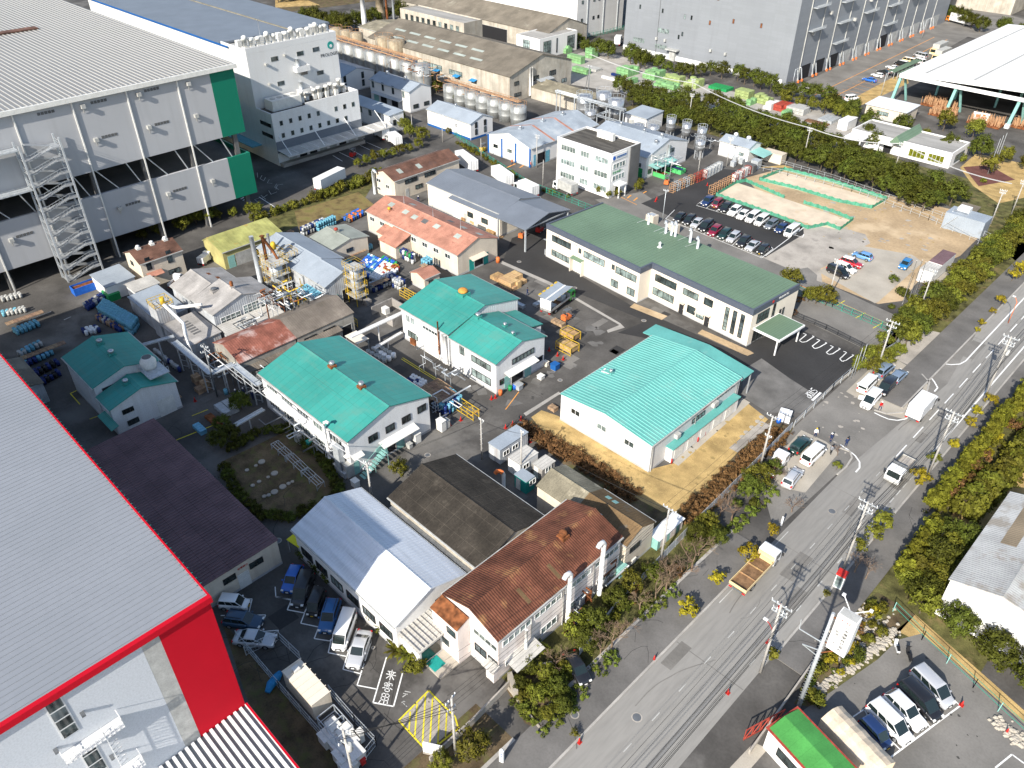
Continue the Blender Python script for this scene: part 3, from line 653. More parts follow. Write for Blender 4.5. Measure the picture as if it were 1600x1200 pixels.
 def shutter(s,side,u,w,h,m='unit_grey',z=0):
  g=MB(); s.fbox(g,side,u,u+w,z,z+h,0,.04)
  k=.15
  while k<h: s.fbox(g,side,u,u+w,z+k,z+k+.03,.04,.055); k+=.3
  return s.part(g,'shutter',m)
 def opening(s,side,u,w,h,z=0):
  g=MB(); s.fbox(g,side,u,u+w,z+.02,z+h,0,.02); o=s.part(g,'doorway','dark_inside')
  q=MB(); s.fbox(q,side,u-.1,u,z,z+h,0,.08); s.fbox(q,side,u+w,u+w+.1,z,z+h,0,.08); s.fbox(q,side,u-.1,u+w+.1,z+h,z+h+.12,0,.08); s.part(q,'door_frame','unit_grey',o); return o
 def canopy(s,side,u,w,z,d,m='unit_white',drop=.35,t=.08,name='canopy'):
  o,uu,n,l=s.face(side); g=MB()
  def pt(a,dd,zz): return (o[0]+uu[0]*a+n[0]*dd,o[1]+uu[1]*a+n[1]*dd,zz)
  a=[pt(u,.0,z),pt(u+w,.0,z),pt(u+w,d,z-drop),pt(u,d,z-drop)]; b=[(p[0],p[1],p[2]-t) for p in a]
  g.face(a);g.face(b[::-1])
  for i in range(4): j=(i+1)%4; g.face([a[i],b[i],b[j],a[j]])
  return s.part(g,name,m,fix=True)
 def pipe(s,side,u,z0=0,z1=None,r=.06,m='unit_grey',d=.1,name='downpipe'):
  o,uu,n,l=s.face(side); z1=z1 or s.ze-.2; g=MB(); x=o[0]+uu[0]*u+n[0]*d; y=o[1]+uu[1]*u+n[1]*d
  g.tube([(x,y,z0),(x,y,z1)],r,8); return s.part(g,name,m)
 def unit(s,side,u,w,d,h,m='unit_white',z=0,off=.3,fan=True):
  """air unit standing against a wall: its own thing"""
  o,uu,n,l=s.face(side); x=o[0]+uu[0]*(u+w/2)+n[0]*(off+d/2); y=o[1]+uu[1]*(u+w/2)+n[1]*(off+d/2)
  R=Matrix.Rotation(s.r.rotation_euler.z,3,'Z')@Vector((x,y,z)); ang=s.r.rotation_euler.z+math.atan2(uu[1],uu[0])
  return (s.r.location.x+R.x,s.r.location.y+R.y,z,ang)
 def loc(s,x,y,z=0):
  R=Matrix.Rotation(s.r.rotation_euler.z,3,'Z')@Vector((x,y,z)); return (s.r.location.x+R.x,s.r.location.y+R.y,s.r.location.z+z)
 def vent(s,x,y,r=.45,h=.7,kind='turbine',base=None,m='stainless'):
  t=y if s.ax=='x' else x; z=s.zt(t)
  b=MB(); b.box(x-r*1.2,y-r*1.2,z-.5,x+r*1.2,y+r*1.2,z+.28); o=s.part(b,'roof_vent',base or s.rm)
  c=MB()
  if kind=='ball': c.lathe((x,y,z+.28),[(r*.8,0),(r*1.1,.15),(r*1.15,.35),(r*.9,.6),(r*.4,.72)],16)
  elif kind=='turbine': c.lathe((x,y,z+.28),[(r*.8,0),(r*.85,.15),(r*1.05,.3),(r*1.05,h*.8),(r*.8,h),(r*.3,h+.08)],16)
  else: c.lathe((x,y,z+.28),[(r,0),(r,h*.6),(r*1.35,h*.6),(r*1.35,h*.75),(r*.2,h+.1)],14)
  s.part(c,'vent_head',m,o); return o
 def sky(s,x0,y0,w,d,m='skylight'):
  pts=[]
  for a,b in ((x0,y0),(x0+w,y0),(x0+w,y0+d),(x0,y0+d)):
   t=b if s.ax=='x' else a; pts.append((a,b,s.zt(t)+.02))
  g=MB(); g.face(pts); g.face([(p[0],p[1],p[2]-.05) for p in pts][::-1])
  for i in range(4):
   j=(i+1)%4; g.face([pts[i],(pts[i][0],pts[i][1],pts[i][2]-.05),(pts[j][0],pts[j][1],pts[j][2]-.05),pts[j]])
  return s.part(g,'skylight',m,s.roof)
 def duct(s,side,u,z0,z1,r=.25,out=.6,hook=True,dirn=1,m='duct_white'):
  o,uu,n,l=s.face(side); x=o[0]+uu[0]*u+n[0]*out; y=o[1]+uu[1]*u+n[1]*out
  pts=[(x,y,z0),(x,y,z1)]
  if hook: pts+=[(x-n[0]*.0+uu[0]*.25*dirn,y+uu[1]*.25*dirn,z1+.45),(x+uu[0]*.8*dirn,y+uu[1]*.8*dirn,z1+.5),(x+uu[0]*1.1*dirn,y+uu[1]*1.1*dirn,z1+.15)]
  g=MB(); g.tube(pts,r,12); return s.part(g,'exhaust_duct',m)
def stdunit(name='outdoor_unit'):
 pass
UN={}
def acunit(kind,x,y,z,rz,label,group=None,m='unit_white',s=(1.0,.5,1.4)):
 key=(kind,m,s)
 if key not in UN:
  r=T('outdoor_unit','x','air conditioning unit',(0,0,0)); w,d,h=s
  b=MB(); b.box(-w/2,-d/2,.08,w/2,d/2,h); b.build('casing',m,r)
  g=MB()
  if kind=='top':
   nfan=max(1,int(w/.9))
   for i in range(nfan): g.lathe((-w/2+w*(i+.5)/nfan,0,h),[(min(w/nfan,d)*.38,0),(min(w/nfan,d)*.38,.12),(min(w/nfan,d)*.3,.13)],14)
  else:
   for i in range(2 if h>1 else 1):
    zc=h*(.3+.42*i) if h>1 else h*.5; rr=min(w*.3,h*.2 if h>1 else h*.35); n0=len(g.v)
    g.lathe((0,0,0),[(rr,0),(rr,.03)],14)
    for k in range(n0,len(g.v)): X,Y,Z=g.v[k]; g.v[k]=(X,-d/2-Z-.001,zc+Y)
  g.build('fan_grille','unit_dark',r)
  f=MB(); f.box(-w/2,-d/2+.05,0,-w/2+.12,d/2-.05,.08); f.box(w/2-.12,-d/2+.05,0,w/2,d/2-.05,.08); f.build('feet','steel_dark',r)
  UN[key]=r; r.location=(x,y,z); r.rotation_euler=(0,0,rz); r['label']=label
  if group: r['group']=group
  return r
 c=copy_tree(UN[key],None,(x,y,z),rz,label)
 if group: c['group']=group
 elif 'group' in c: del c['group']
 return c
def text(parent,s,loc,rot,size,m,name='lettering',ext=.01,sx=1):
 cu=bpy.data.curves.new(name,'FONT'); cu.body=s; cu.size=size; cu.extrude=ext; cu.align_x='CENTER'; cu.align_y='CENTER'; cu.resolution_u=2
 tmp=bpy.data.objects.new(name,cu); COL.objects.link(tmp); bpy.context.view_layer.update()
 me=bpy.data.meshes.new_from_object(tmp); bpy.data.objects.remove(tmp); me.materials.clear(); me.materials.append(MT(m))
 o=bpy.data.objects.new(name,me); link(o,parent); KIDS.setdefault(parent.name,[]).append(o); o.location=loc; o.rotation_euler=rot; o.scale=(sx,1,1)
 return o
# ================= central works =================
PI=math.pi
b=B('warehouse','white warehouse with bright striped teal roof standing in dry lawn',-61.6,72.2,-44.7,94.9)
b.gable(5,6.0,'y',.5,.12,'roof_teal_bright','wall_white_rib',seam=.62,ohg=.12,seamm='teal_seam')
for u in (1.6,6.6,11.6): b.win('S',u+.5,2.6,1.7,1.0,2,frame='frame_white',sill=True)
b.pipe('E',.3);b.pipe('E',10.6);b.pipe('E',21.6)
r=MB(); b.fbox(r,'E',3.6,21.2,2.55,2.68,0,1.3); o=b.part(r,'side_annex_roof','roof_teal_bright')
r=MB(); b.fbox(r,'E',3.8,21,0,2.5,0,1.05); o2=b.part(r,'side_annex','wall_white')
for i in range(5):
 for k in range(2):
  r=MB(); b.fbox(r,'E',4.4+i*3.3+k*1.15,5.5+i*3.3+k*1.15,.15,2.2,1.06,1.11); d_=b.part(r,'annex_door','unit_white',o2)
b.win('E',9.8,3.1,3.2,.8,4)
r=MB(); b.fbox(r,'E',14.6,15.8,3.6,4.4,.02,.6); b.part(r,'wall_fan','unit_grey')
r=MB(); b.fbox(r,'E',5.4,6.3,3.1,3.8,.02,.6); b.part(r,'wall_fan','unit_grey')
r=MB(); r.ext([(-2.0,4.6),(8.6,5.35),(16.9,4.35),(16.9,4.2),(8.6,5.2),(-2.0,4.45)],'y',22.8,26.4); b.part(r,'rear_canopy','roof_teal_bright',fix=True)
r=MB()
for x in (-1.6,5,11,16.5): r.box(x,26,0,x+.2,26.2,4.3)
b.part(r,'canopy_posts','steel')
text(b.r,'PROMATIC',(16.86,18.3,4.45),(PI/2,0,PI/2),.95,'frame_dark',sx=1.15)
q=MB(); q.prism([(0,0),(1.6,.25),(1.2,.6),(.2,.5)],0,.04); o=b.part(q,'sign_emblem','red'); o.location=(16.83,12.6,4.2); o.rotation_euler=(PI/2,0,PI/2)
r=MB(); r.tube([(.9,8.5,5.25),(2.4,8.5,5.5)],.08,6); r.tube([(.9,8.5,5.25),(.9,9.4,5.25)],.08,6); b.part(r,'roof_rail','white')
b.vent(2.3,9.0,.28,.5)
rz=math.radians(-4.2)
b=B('office_building','cream two storey office with flat green roof and navy fascia',-99.8,110.4,-52.6,126.0,rz=rz)
R_=MB()
W1=25.1; W2=47.4; D2=15.6; OFF=1.1
Hh=7.2
yl=0.0; yr=.55+.45
def oppoly(e=0): return [(0-e,yl-e),(W1+e if False else W1-e*0,yl-e),(W1,yr+1.6-e if False else yl-e),(W2+e,yl-e),(W2+e,D2+e),(-e,D2+e)]
yR=3.2
poly0=[(0,0),(W1,0),(W1,yR),(W2,yR),(W2,16.9),(0,16.2)]
w_=MB(); w_.prism(poly0,0,Hh-1.0); b.X0,b.Y0,b.X1,b.Y1=0,0,W2,16.9; b.oh=b.ohg=0; b.ax='x'; b.ze=b.zr=Hh; b.zt=lambda q:Hh-.35
b.wall=b.part(w_,'wall','wall_cream')
pl=MB(); pl.prism([(-.04,-.04),(W1+.04,-.04),(W1+.04,yR-.04),(W2+.04,yR-.04),(W2+.04,16.9),(-.04,16.2)],0,.22); b.part(pl,'plinth','plinth',b.wall)
f_=MB(); e=.09
for (x0,y0,x1,y1) in ((-e,-e,W1+e,.25),(W1-.25,.25,W1+e,yR-e),(W1-.25,yR-e,W2+e,yR+.25),(W2-.25,yR+.25,W2+e,16.9),(-e,.25,.25,16.2)):
 f_.box(x0,y0,Hh-1.02,x1,y1,Hh+.12)
b.part(f_,'fascia','fascia_navy')
r_=MB(); r_.prism([(.25,.25),(W1-.25,.25),(W1-.25,yR+.25),(W2-.25,yR+.25),(W2-.25,17.1),(.25,16.4)],Hh-1,Hh-.1); b.part(r_,'roof','roof_green')
r_=MB()
for k in range(60): r_.box(.3+k*.78,.3 if k*.78<W1-1 else yR+.3,Hh-.1,.33+k*.78,16.3,Hh-.07)
b.part(r_,'roof_battens','roof_green')
b.Y0=0
def ow(u,z,w,h,n,rows=1,glass='glass'):
 b.Y0=0 if u<W1 else yR
 return b.win('S',u,z,w,h,n,glass=glass,rows=rows)
ow(1.7,4.15,5.4,1.35,4);ow(9.3,4.4,.7,1.0,1);ow(10.7,4.0,5.6,1.4,4,glass='glass');ow(18.2,4.4,.7,1.0,1);ow(19.2,4.0,5.2,1.4,4)
ow(1.7,1.0,5.4,1.3,5,glass='glass_pale');ow(18.3,.9,1.8,1.5,2,glass='glass_pale');ow(22.4,.9,1.9,1.5,2,glass='glass_pale')
for u,z,w,h,n in ((26.2,4.1,5.0,1.4,4),(26.0,1.2,5.0,1.5,4),(32.8,4.1,3.4,1.3,3),(37.5,4.1,1.9,1.4,1),(34.2,1.0,1.8,1.5,1),(36.3,.9,1.7,.9,2)): ow(u,z,w,h,n)
for u in (42.1,43.7,45.3): ow(u,1.0,.8,4.6,1,rows=6)
b.Y0=0; b.canopy('S',7.8,3.2,3.3,1.0,'roof_green',.2); b.door('S',8.2,2.3,2.6,'unit_white',name='double_door')
r=MB(); b.fbox(r,'S',7.75,7.9,0,3.2,0,.9); b.fbox(r,'S',10.9,11.05,0,3.2,0,.9); b.part(r,'porch_posts','wall_cream')
b.Y0=yR
for u in (32.4,38.2): b.door('S',u,1.0,2.1,'frame_dark'); b.canopy('S',u-.2,1.5,2.5,.7,'wall_beige',.05)
b.canopy('S',36.1,2.0,2.05,.5,'wall_beige',.05)
for i,u in enumerate((3,3.5,6.6,7.1,8.2,8.7,12.1,12.6,13.4,22.1,27,27.4,31.8,34.4,34.9,38.4,39.0)):
 b.Y0=0 if u<W1 else yR; q=MB(); o_,uu,n,l=b.face('S'); q.lathe((o_[0]+u,o_[1]-.12,5.72),[(.12,0),(.14,.1),(.05,.22)],8); b.part(q,'wall_vent','unit_grey')
b.Y0=yR
b.win('E',1.6,3.9,3.4,1.9,4,rows=2);b.win('E',6.2,3.0,.7,3,1,rows=3)
for u in (8.6,9.6): b.win('E',u,1.6,.5,2.4,1)
b.win('E',1.3,.1,6.5,2.6,6,name='glazed_entrance')
q=MB(); q.box(W2+.1,yR+.8,3.1,W2+5.4,yR+8.4,3.45); o=b.part(q,'entrance_canopy','white'); q=MB(); q.box(W2+.3,yR+1.0,3.45,W2+5.2,yR+8.2,3.49); b.part(q,'canopy_top','roof_green',o)
q=MB(); q.box(W2+4.7,yR+1.2,0,W2+4.9,yR+1.4,3.1); q.box(W2+4.7,yR+7.8,0,W2+4.9,yR+8,3.1); b.part(q,'canopy_posts','white',o)
text(b.r,'PROMATIC',(W2+.12,yR+8.9,Hh-.42),(PI/2,0,PI/2),.62,'white',name='sign_lettering')
q=MB(); q.lathe((0,0,0),[(.28,0),(.28,.04)],12); o=b.part(q,'sign_emblem','red'); o.location=(W2+.1,yR+5.7,Hh-.42); o.rotation_euler=(0,PI/2,0)
for i,(x,y,h) in enumerate(((13.3,15.6,1.9),(18.3,15.0,2.2),(19.6,15.2,2.4),(20.4,15.4,2.7),(24.0,15.5,2.5),(26.6,14.5,2.0))):
 q=MB(); q.tube([(x,y,Hh-.3),(x,y,Hh+h-.4),(x-.1,y+.1,Hh+h-.1),(x-.4,y+.3,Hh+h),(x-.7,y+.5,Hh+h-.25),(x-.75,y+.55,Hh+h-.5)],.26,10); o=b.part(q,'gooseneck_vent','galv')
 q=MB(); q.bar((x,y,Hh+h*.6),(x-2.2,y-1.2,Hh-.2),.04,.04); b.part(q,'brace','galv',o)
q=MB(); q.lathe((21.5,9.5,Hh-.2),[(.5,0),(.5,.12),(.22,.2),(.22,.8),(.32,.9),(.1,1.2)],12); b.part(q,'roof_antenna','white')
q=MB(); q.box(-.8,.3,0,-.05,3.4,1.2); q.ext([(.3,3.4),(3.6,2.6),(3.6,2.5),(.3,3.3)],'x',-1.2,-.05); b.part(q,'side_stair','steel')
for i,(px,py) in enumerate(((1018,349),(1051,364))):
 x,y=P(px,py); q=T('rooftop_box','beige plant box with pale lid behind the office, '+('left of the pair' if i==0 else 'right of the pair'),'utility box',(x,y,0),rz); m_=MB(); m_.box(-1.1,-.9,0,1.1,.9,2.1); m_.build('casing','wall_beige',q); m_=MB(); m_.box(-.7,-.6,2.1,.7,.6,2.2); m_.build('lid','galv',q)
b=B('factory_block','white factory with stepped teal roofs and orange ball vent',-96.4,69.7,-72.7,86.3)
b.gable(6.4,8.5,'x',.5,.25,'roof_teal','wall_riby',x1=12.6)
b.wins('S',1.2,1.2,2,4.1,1.0,1.4,2,frame='frame_white',glass='glass_pale');b.win('S',5.6,4.6,3.8,.7,5,frame='frame_white')
b.shutter('S',5.4,4.2,2.6,'unit_white');b.canopy('S',4.8,5.2,3.5,.9,'unit_white');b.win('S',1.4,1.2,2.6,1.2,3);b.door('S',10.6,1,2.1,'unit_white')
b.vent(7.2,8.3,.75,.8,'ball',m='orange_ball')
q=MB(); o_=b.face('S'); q.tube([(10.2,-.1,1.5),(10.2,-.1,7.9)],.13,8); b.part(q,'stack_pipe','rust')
q=MB(); q.tube([(11.4,-.1,.5),(11.4,-.1,6.2)],.28,10); q.tube([(11.9,-.1,.5),(11.9,-.1,6.0)],.28,10); b.part(q,'duct_pair','duct_white')
b.gable(6.0,7.7,'x',.5,.25,'roof_teal','wall_ribx',x0=12.61,x1=23.7,y1=11.5,name='roof')
b.wins('S',2.2,2.2,1,3.9,1.1,1.6,2); b.win('S',5.0,3.8,4.4,1.2,4,glass='glass_pale');b.win('S',5.0,1.0,4.4,1.4,4,glass='glass_pale');b.door('S',2.6,.9,2,'unit_white')
b.win('E',3.5,4.0,5.0,1.0,6,glass='glass_pale');b.canopy('E',1.8,6.8,3.3,1.2,'unit_white');b.opening('E',3.4,2.6,2.6);b.door('E',1.8,1.2,2.4,'aqua');b.door('E',6.4,1.5,2.4,'aqua');b.win('E',9.2,1.5,1.4,1,2)
b.win('E',.7,1.4,.9,1,1)
b.vent(13.6,5.75,.42,.5);b.vent(18.2,7.4,.3,.4);b.vent(21.4,6.0,.28,.4)
q=MB(); q.ext([(11.6,5.5),(15.5,4.6),(15.5,4.45),(11.6,5.35)],'x',12.7,19.2); b.part(q,'lean_to_roof','roof_teal',fix=True)
q=MB(); q.box(12.8,11.6,0,19,15.2,4.3); b.part(q,'lean_to','wall_ribx')
b.win('E',99,0,.1,.1) if False else None
b=B('factory_block','long white factory with plain teal roof and two ridge vents',-96,42.3,-73.2,57.1)
b.gable(6.5,8.6,'x',.5,.3,'roof_teal','wall_ribx')
for i in range(5): b.win('S',1.4+i*4.1,4.2,2.9,1.2,4,frame='frame_white',glass='glass_pale' if i%2 else 'glass')
for i in range(5): b.win('S',1.2+i*4.1,1.2,2.9,1.2,4,frame='frame_white')
q=MB(); b.fbox(q,'S',.2,22,3.3,3.45,0,.5); b.part(q,'ledge','duct_white')
b.vent(9.2,7.4,.42,.6,base='rust'); b.vent(16.4,7.4,.42,.6,base='rust')
b.win('E',3.2,4.0,1.6,1.2,2);b.win('E',6.2,4.0,1.6,1.2,2);b.win('E',9.1,4.0,1.6,1.2,2);b.win('E',12,4.3,1.6,1.2,2)
b.canopy('E',4.8,6.4,3.2,1.3,'unit_white');b.opening('E',5.6,2.0,2.5);b.door('E',4.2,1.4,2.4,'aqua');b.door('E',7.8,1.4,2.4,'aqua')
q=MB(); b.fbox(q,'E',.3,1.2,0,2.2,0,.05); b.canopy('E',.1,1.8,3.6,.8,'unit_white'); b.part(q,'side_door','aqua')
q=MB()
for i in range(10): q.box(23.0,1.0+i*.45,.25*i if i<9 else 2.2,24.2,1.4+i*.45,.25*i+.06)
for i in (0,4,9): q.bar((24.2,1.2+i*.45,0),(24.2,1.2+i*.45,.25*i+1.0),.05,.05)
q.bar((24.2,1.2,1.0),(24.2,5.3,3.2),.05,.05); q.bar((23.0,1.2,1.0),(23.0,5.3,3.2),.05,.05); b.part(q,'outside_stair','aqua')
q=MB(); q.tube([(18.2,-.5,.6),(18.2,-.5,7.2),(18.25,-.4,7.6),(18.6,-.2,7.8),(18.95,-.1,7.7)],.22,10); b.part(q,'exhaust_duct','duct_white')
q=MB(); q.box(20.2,-.9,0,21.6,-.1,5.0); b.part(q,'duct_casing','galv')
q=MB(); q.tube([(4,-.6,2.2),(20,-.6,2.2)],.12,8); q.tube([(2,-.4,5.6),(14,-.4,5.6)],.08,8); b.part(q,'wall_pipes','duct_white')
b=B('factory_block','pinkish white factory with rusty red corrugated roof',-44.9,34.5,-36.2,54.9)
b.gable(6.8,8.3,'y',.5,.15,'roof_rustred','wall_pinkwhite',capm='roof_rustred')
for u in (.6,5.4,10.4,15.4): b.win('E',u,5.0,4.3,.95,5,frame='frame_white',glass='glass_pale')
b.win('S',4.7,4.6,3.6,.9,4,frame='frame_white',glass='glass_pale');b.win('S',4.8,1.8,1.8,1.2,2);b.win('S',6.9,1.5,1.4,1.4,2)
for u in (1,6.5,11.3,16): b.win('E',u,1.3,2.6,1.2,3,frame='frame_white',glass='glass_pale')
b.pipe('E',4.9);b.pipe('E',10);b.pipe('E',15.2)
q=MB(); q.ext([(-1.75,6.1),(-1.75,5.95),(-.03,6.55),(-.03,6.7)],'x',0,4.3); b.part(q,'front_annex_roof','rust',fix=True)
q=MB(); q.ext([(-1.6,0),(-1.6,5.95),(.1,6.45),(.1,0)],'x',.12,4.2); b.part(q,'front_annex','wall_pinkwhite',fix=True)
bb=MB(); bb.box(1.6,-1.68,1.6,2.7,-1.6,2.6); b.part(bb,'annex_window','glass')
bb=MB(); bb.box(2.5,-1.68,4.2,3.9,-1.6,5.2); b.part(bb,'annex_window','glass')
q=MB(); q.box(4.75,5,7.9,4.0,5.1,7.95)
for y in (5.4,10.2): b.sky(5.9,y,1.9,.5,'roof_tanbrown')
o=b.vent(4.6,14.4,.45,.6,base='rust',m='rust')
for i,(u,zt,out) in enumerate(((3.6,5.6,.55),(10.2,9.0,.75),(15.7,9.6,.8))):
 b.duct('E',u,1.0,zt,.28 if i else .18,out,hook=i>0,dirn=-1)
b.canopy('E',.9,4.3,2.6,1.9,'roof_dirtywhite',.35,name='lean_to_canopy')
q=MB(); b.fbox(q,'S',7.2,8.4,0,2.1,-.0,.7); b.part(q,'porch_box','wall_pinkwhite'); b.canopy('S',6.9,1.7,2.5,1.1,'roof_dirtywhite',.2)
b=B('office_block','white office with silvery tin roof by the visitor car park',-66.3,28.9,-46.2,39.2)
b.gable(5,6.9,'x',.5,.25,'roof_white_tin','wall_white',seam=.45,seamm='roof_white_tin')
for i in range(6): b.win('S',1.0+i*3.1,1.5,2.3,1.3,3,frame='frame_dark')
b.win('E',5.5,3.6,1.2,.6,1)
q=MB(); q.ext([(.4,3.3),(5.6,3.5),(5.6,3.3),(.4,3.1)],'x',19.85,23.4); b.part(q,'porch_roof','roof_dirtywhite',fix=True)
q=MB()
for i in range(9): q.box(19.9,.5+i*.6,3.45,23.3,.54+i*.6,3.56)
b.part(q,'porch_roof_ribs','roof_dirtywhite')
q=MB(); q.box(19.7,.7,0,23.0,5.2,3.05); b.part(q,'porch','wall_white')
q=MB(); q.box(23.0,1.0,.5,23.07,3.6,2.4); b.part(q,'porch_window','glass')
q=MB(); q.box(23.1,1.3,.0,25.6,5.0,.25); b.part(q,'entrance_step','concrete_pale')
q=MB(); q.box(23.1,1.4,.252,24.6,2.9,.3); b.part(q,'door_mat','teal_paint')
b=B('storage_shed','long shed with blackened sheet roof between white and rusty roofs',-62.0,40.3,-45.3,51.8)
b.gable(5.5,7.4,'x',.5,.2,'roof_black','wall_weather',plinth=False)
for i in range(5): b.win('S',1.0+i*3.1,2.9,2.0,1.0,3,frame='frame_white')
q=MB(); b.fbox(q,'S',.3,16,3.95,4.15,0,.55); b.part(q,'side_duct','galv')
b=B('storage_shed','cream shed with weathered tan and brown roof behind the rusty roof',-50.8,55.6,-36.0,61.3)
b.gable(4.7,5.9,'x',.5,.12,'roof_tan','wall_beige',x1=6.5,gut=False);b.win('W',1,2,2,1,2)
b.gable(4.7,5.9,'x',.5,.12,'roof_tanbrown','wall_beige',x0=6.51)
b.win('E',.8,2.6,2.0,.9,3);
for x in (8.0,9.1): b.sky(x,.8,.7,.7,'aqua'); b.sky(x,4.1,.7,.7,'aqua')
b.win('S',1.0,2,2.2,1.2,3,frame='frame_white')
b=B('bicycle_shed','long low shed with dark maroon roof beside the red warehouse',-99.7,15.2,-66.6,27.2)
b.gable(4.3,4.1,'x',0,.15,'roof_maroon','wall_beige',gut=False,cap=False,seam=.5)
b.win('E',7.7,2.2,1.8,.9,2); b.win('E',4.3,2.2,1.6,.9,2);b.shutter('E',6.0,1.5,2.4,'unit_white')
q=MB()
for i in range(16): q.bar((1+i*2.05,11.95,4.15),(1+i*2.05,12.2,4.15),.08,.08)
b.part(q,'gutter_brackets','frame_dark',b.roof)
text(b.r,'駐車禁止',(32.98,7.1,3.3),(PI/2,0,PI/2),.34,'red')
b=B('factory_block','shaded teal roofed factory with cream cooling tower on its roof',-121.2,23.1,-104.8,33.5)
b.gable(6.5,8.0,'x',.5,.25,'roof_teal','wall_riby',x1=11.6)
b.vent(3.0,5.2,.42,.5);b.vent(7.2,5.2,.42,.5)
b.win('E',1,4.9,2,.8,2)
b.gable(5.0,6.5,'x',.5,.25,'roof_teal','wall_ribx',x0=11.61)
b.vent(13.4,4.2,.4,.5)
b.win('E',1.4,3.2,1.7,.8,3);b.win('E',1.6,1.0,1.7,.9,3);b.shutter('E',6.4,2.6,3.0,'unit_white')
q=MB(); q.box(10.4,7.0,6.35,15.4,10.1,6.5);
for x in (10.4,12,13.7,15.35): q.bar((x,7.05,6.5),(x,7.05,7.4),.06,.06); q.bar((x,10.05,6.5),(x,10.05,7.4),.06,.06)
q.bar((10.4,7.05,7.4),(15.4,7.05,7.4),.06,.06);q.bar((15.4,7.05,7.4),(15.4,10.05,7.4),.06,.06); b.part(q,'roof_platform','galv')
q=MB(); q.lathe((12.3,8.4,6.5),[(1.0,0),(1.15,.5),(1.2,1.2),(.8,1.75),(.75,1.9)],20); o=b.part(q,'cooling_tower','unit_white'); q=MB(); q.lathe((12.3,8.4,8.4),[(.7,0),(.7,.02)],18); b.part(q,'fan_grille','unit_dark',o)
b.canopy('S',1,5,3,1.2,'roof_teal')
b=B('factory_block','long cream factory with faded pink sheet roof',-135.6,91.6,-106.0,102.8)
b.gable(4.7,6.6,'x',.5,.2,'roof_pink','wall_beige',capm='roof_pink')
for i in range(8): b.win('S',1+i*3.5,2.9,1.6,1.0,2,frame='frame_white')
for x,y,c in ((3.2,3.6,0),(8.2,3.4,0),(11.4,3.2,0),(14.6,3.3,1),(18.2,3.4,0),(24.6,3.4,0),(6,7.2,0),(18,7.4,1),(22.2,7.2,0),(26.5,7.6,0)): b.sky(x,y,1.5,1.1,'unit_dark' if c else 'skylight')
b.vent(5.2,2.5,.35,.5,m='yellow')
b.canopy('E',3.0,4.2,3.0,1.2,'wall_beige');b.opening('E',4.4,2.3,2.6);b.door('E',3.0,1.3,2.5,'teal_paint');b.door('E',6.9,1.3,2.5,'teal_paint')
q=MB(); q.ext([(-4.1,2.7),(-4.1,2.55),(.1,4.1),(.1,4.25)],'x',9.5,15.2); b.part(q,'front_annex_roof','roof_pink',fix=True)
q=MB(); q.box(9.7,-3.9,0,15,.1,2.5); b.part(q,'front_annex','wall_beige')
q=MB(); q.ext([(-2.4,2.9),(-2.4,2.75),(.1,3.7),(.1,3.85)],'x',6.6,9.3); b.part(q,'front_annex_roof','roof_pink',fix=True)
q=MB(); q.box(6.8,-2.2,0,9.2,.1,2.7); b.part(q,'front_annex','wall_beige')
q=MB();
for x in (6.5,16,24.5): q.tube([(x,5.6,6.4),(x,5.6,9.2)],.04,5)
b.part(q,'lightning_rods','steel')
b=B('small_shed','little white hut with pink roof beside the blue drum stack',-110.5,83.2,-106.2,87.2)
b.gable(2.6,3.3,'y',.5,.12,'roof_pink','wall_beige');b.win('E',1,1,1,.8,1)
b=B('warehouse','cream warehouse with smooth blue grey roof and open loading bay',-136.8,108.4,-103.8,122.4)
b.gable(5.5,7.0,'x',.5,.15,'roof_grey','wall_cream',x1=24.0,y0=1.4)
for u in (4,): b.shutter('S',8.5,3.2,3.2,'unit_white')
b.win('S',13.5,1.6,1.8,1.2,2);b.win('S',18.0,1.6,2.0,1.2,2);b.door('S',12.3,.9,2,'unit_grey')
q=MB(); q.ext([(0,5.2),(7,6.8),(14,5.3),(14,5.15),(7,6.65),(0,5.05)],'x',24.02,33); b.part(q,'bay_roof','roof_grey',fix=True)
q=MB(); q.ext([(-.0,5.0),(1.6,5.35),(1.6,5.25),(-.0,4.9)],'x',9,24.0); b.part(q,'front_eave','roof_grey',fix=True)
q=MB()
for x in (24.5,32.6):
 for y in (.4,13.5): q.box(x-.15,y-.15,0,x+.15,y+.15,5.1)
q.bar((32.6,.4,5.0),(32.6,13.5,5.0),.15,.25); b.part(q,'bay_posts','galv')
b=B('factory_block','cream block with dark rusty brown roof by the parked trailers',-151.9,105.8,-143.6,126.3)
b.gable(5,6.5,'y',.5,.2,'roof_brown','wall_beige',plinth=False)
b.sky(5.2,3.0,1.5,1.2);b.sky(5.6,8.5,1.5,1.2)
b.win('S',1,3.0,1.6,.9,2,frame='frame_white');b.win('S',4.5,2.4,1.3,.9,2,frame='frame_white');b.win('S',1,1,1.3,.8,2,frame='frame_white');b.win('E',3,3.3,3.8,1,4);b.win('E',9,3.3,3.4,1,4);b.door('E',3,1,2.1,'unit_grey');b.win('E',6,1.2,2.2,1,2)
q=MB(); q.tube([(1,-.6,0),(1,-.6,5.6),(1.3,-.6,6.0),(1.9,-.6,6.0),(2.1,-.6,5.5)],.35,10); b.part(q,'exhaust_duct','galv')
b=B('office_block','white three storey office with flat dark roof and side sign',-126.3,142.6,-109.5,153.4)
b.flat(10.8,'wall_white','roof_flatdark',.5)
for z in (1.3,4.6,8.0):
 b.win('S',1.4,z,4.6,1.4,5,frame='frame_white',glass='glass_pale');b.win('S',7.6,z,2.6,1.4,3,frame='frame_white',glass='glass_pale');b.win('S',12,z,4.0,1.4,4,frame='frame_white',glass='glass_pale')
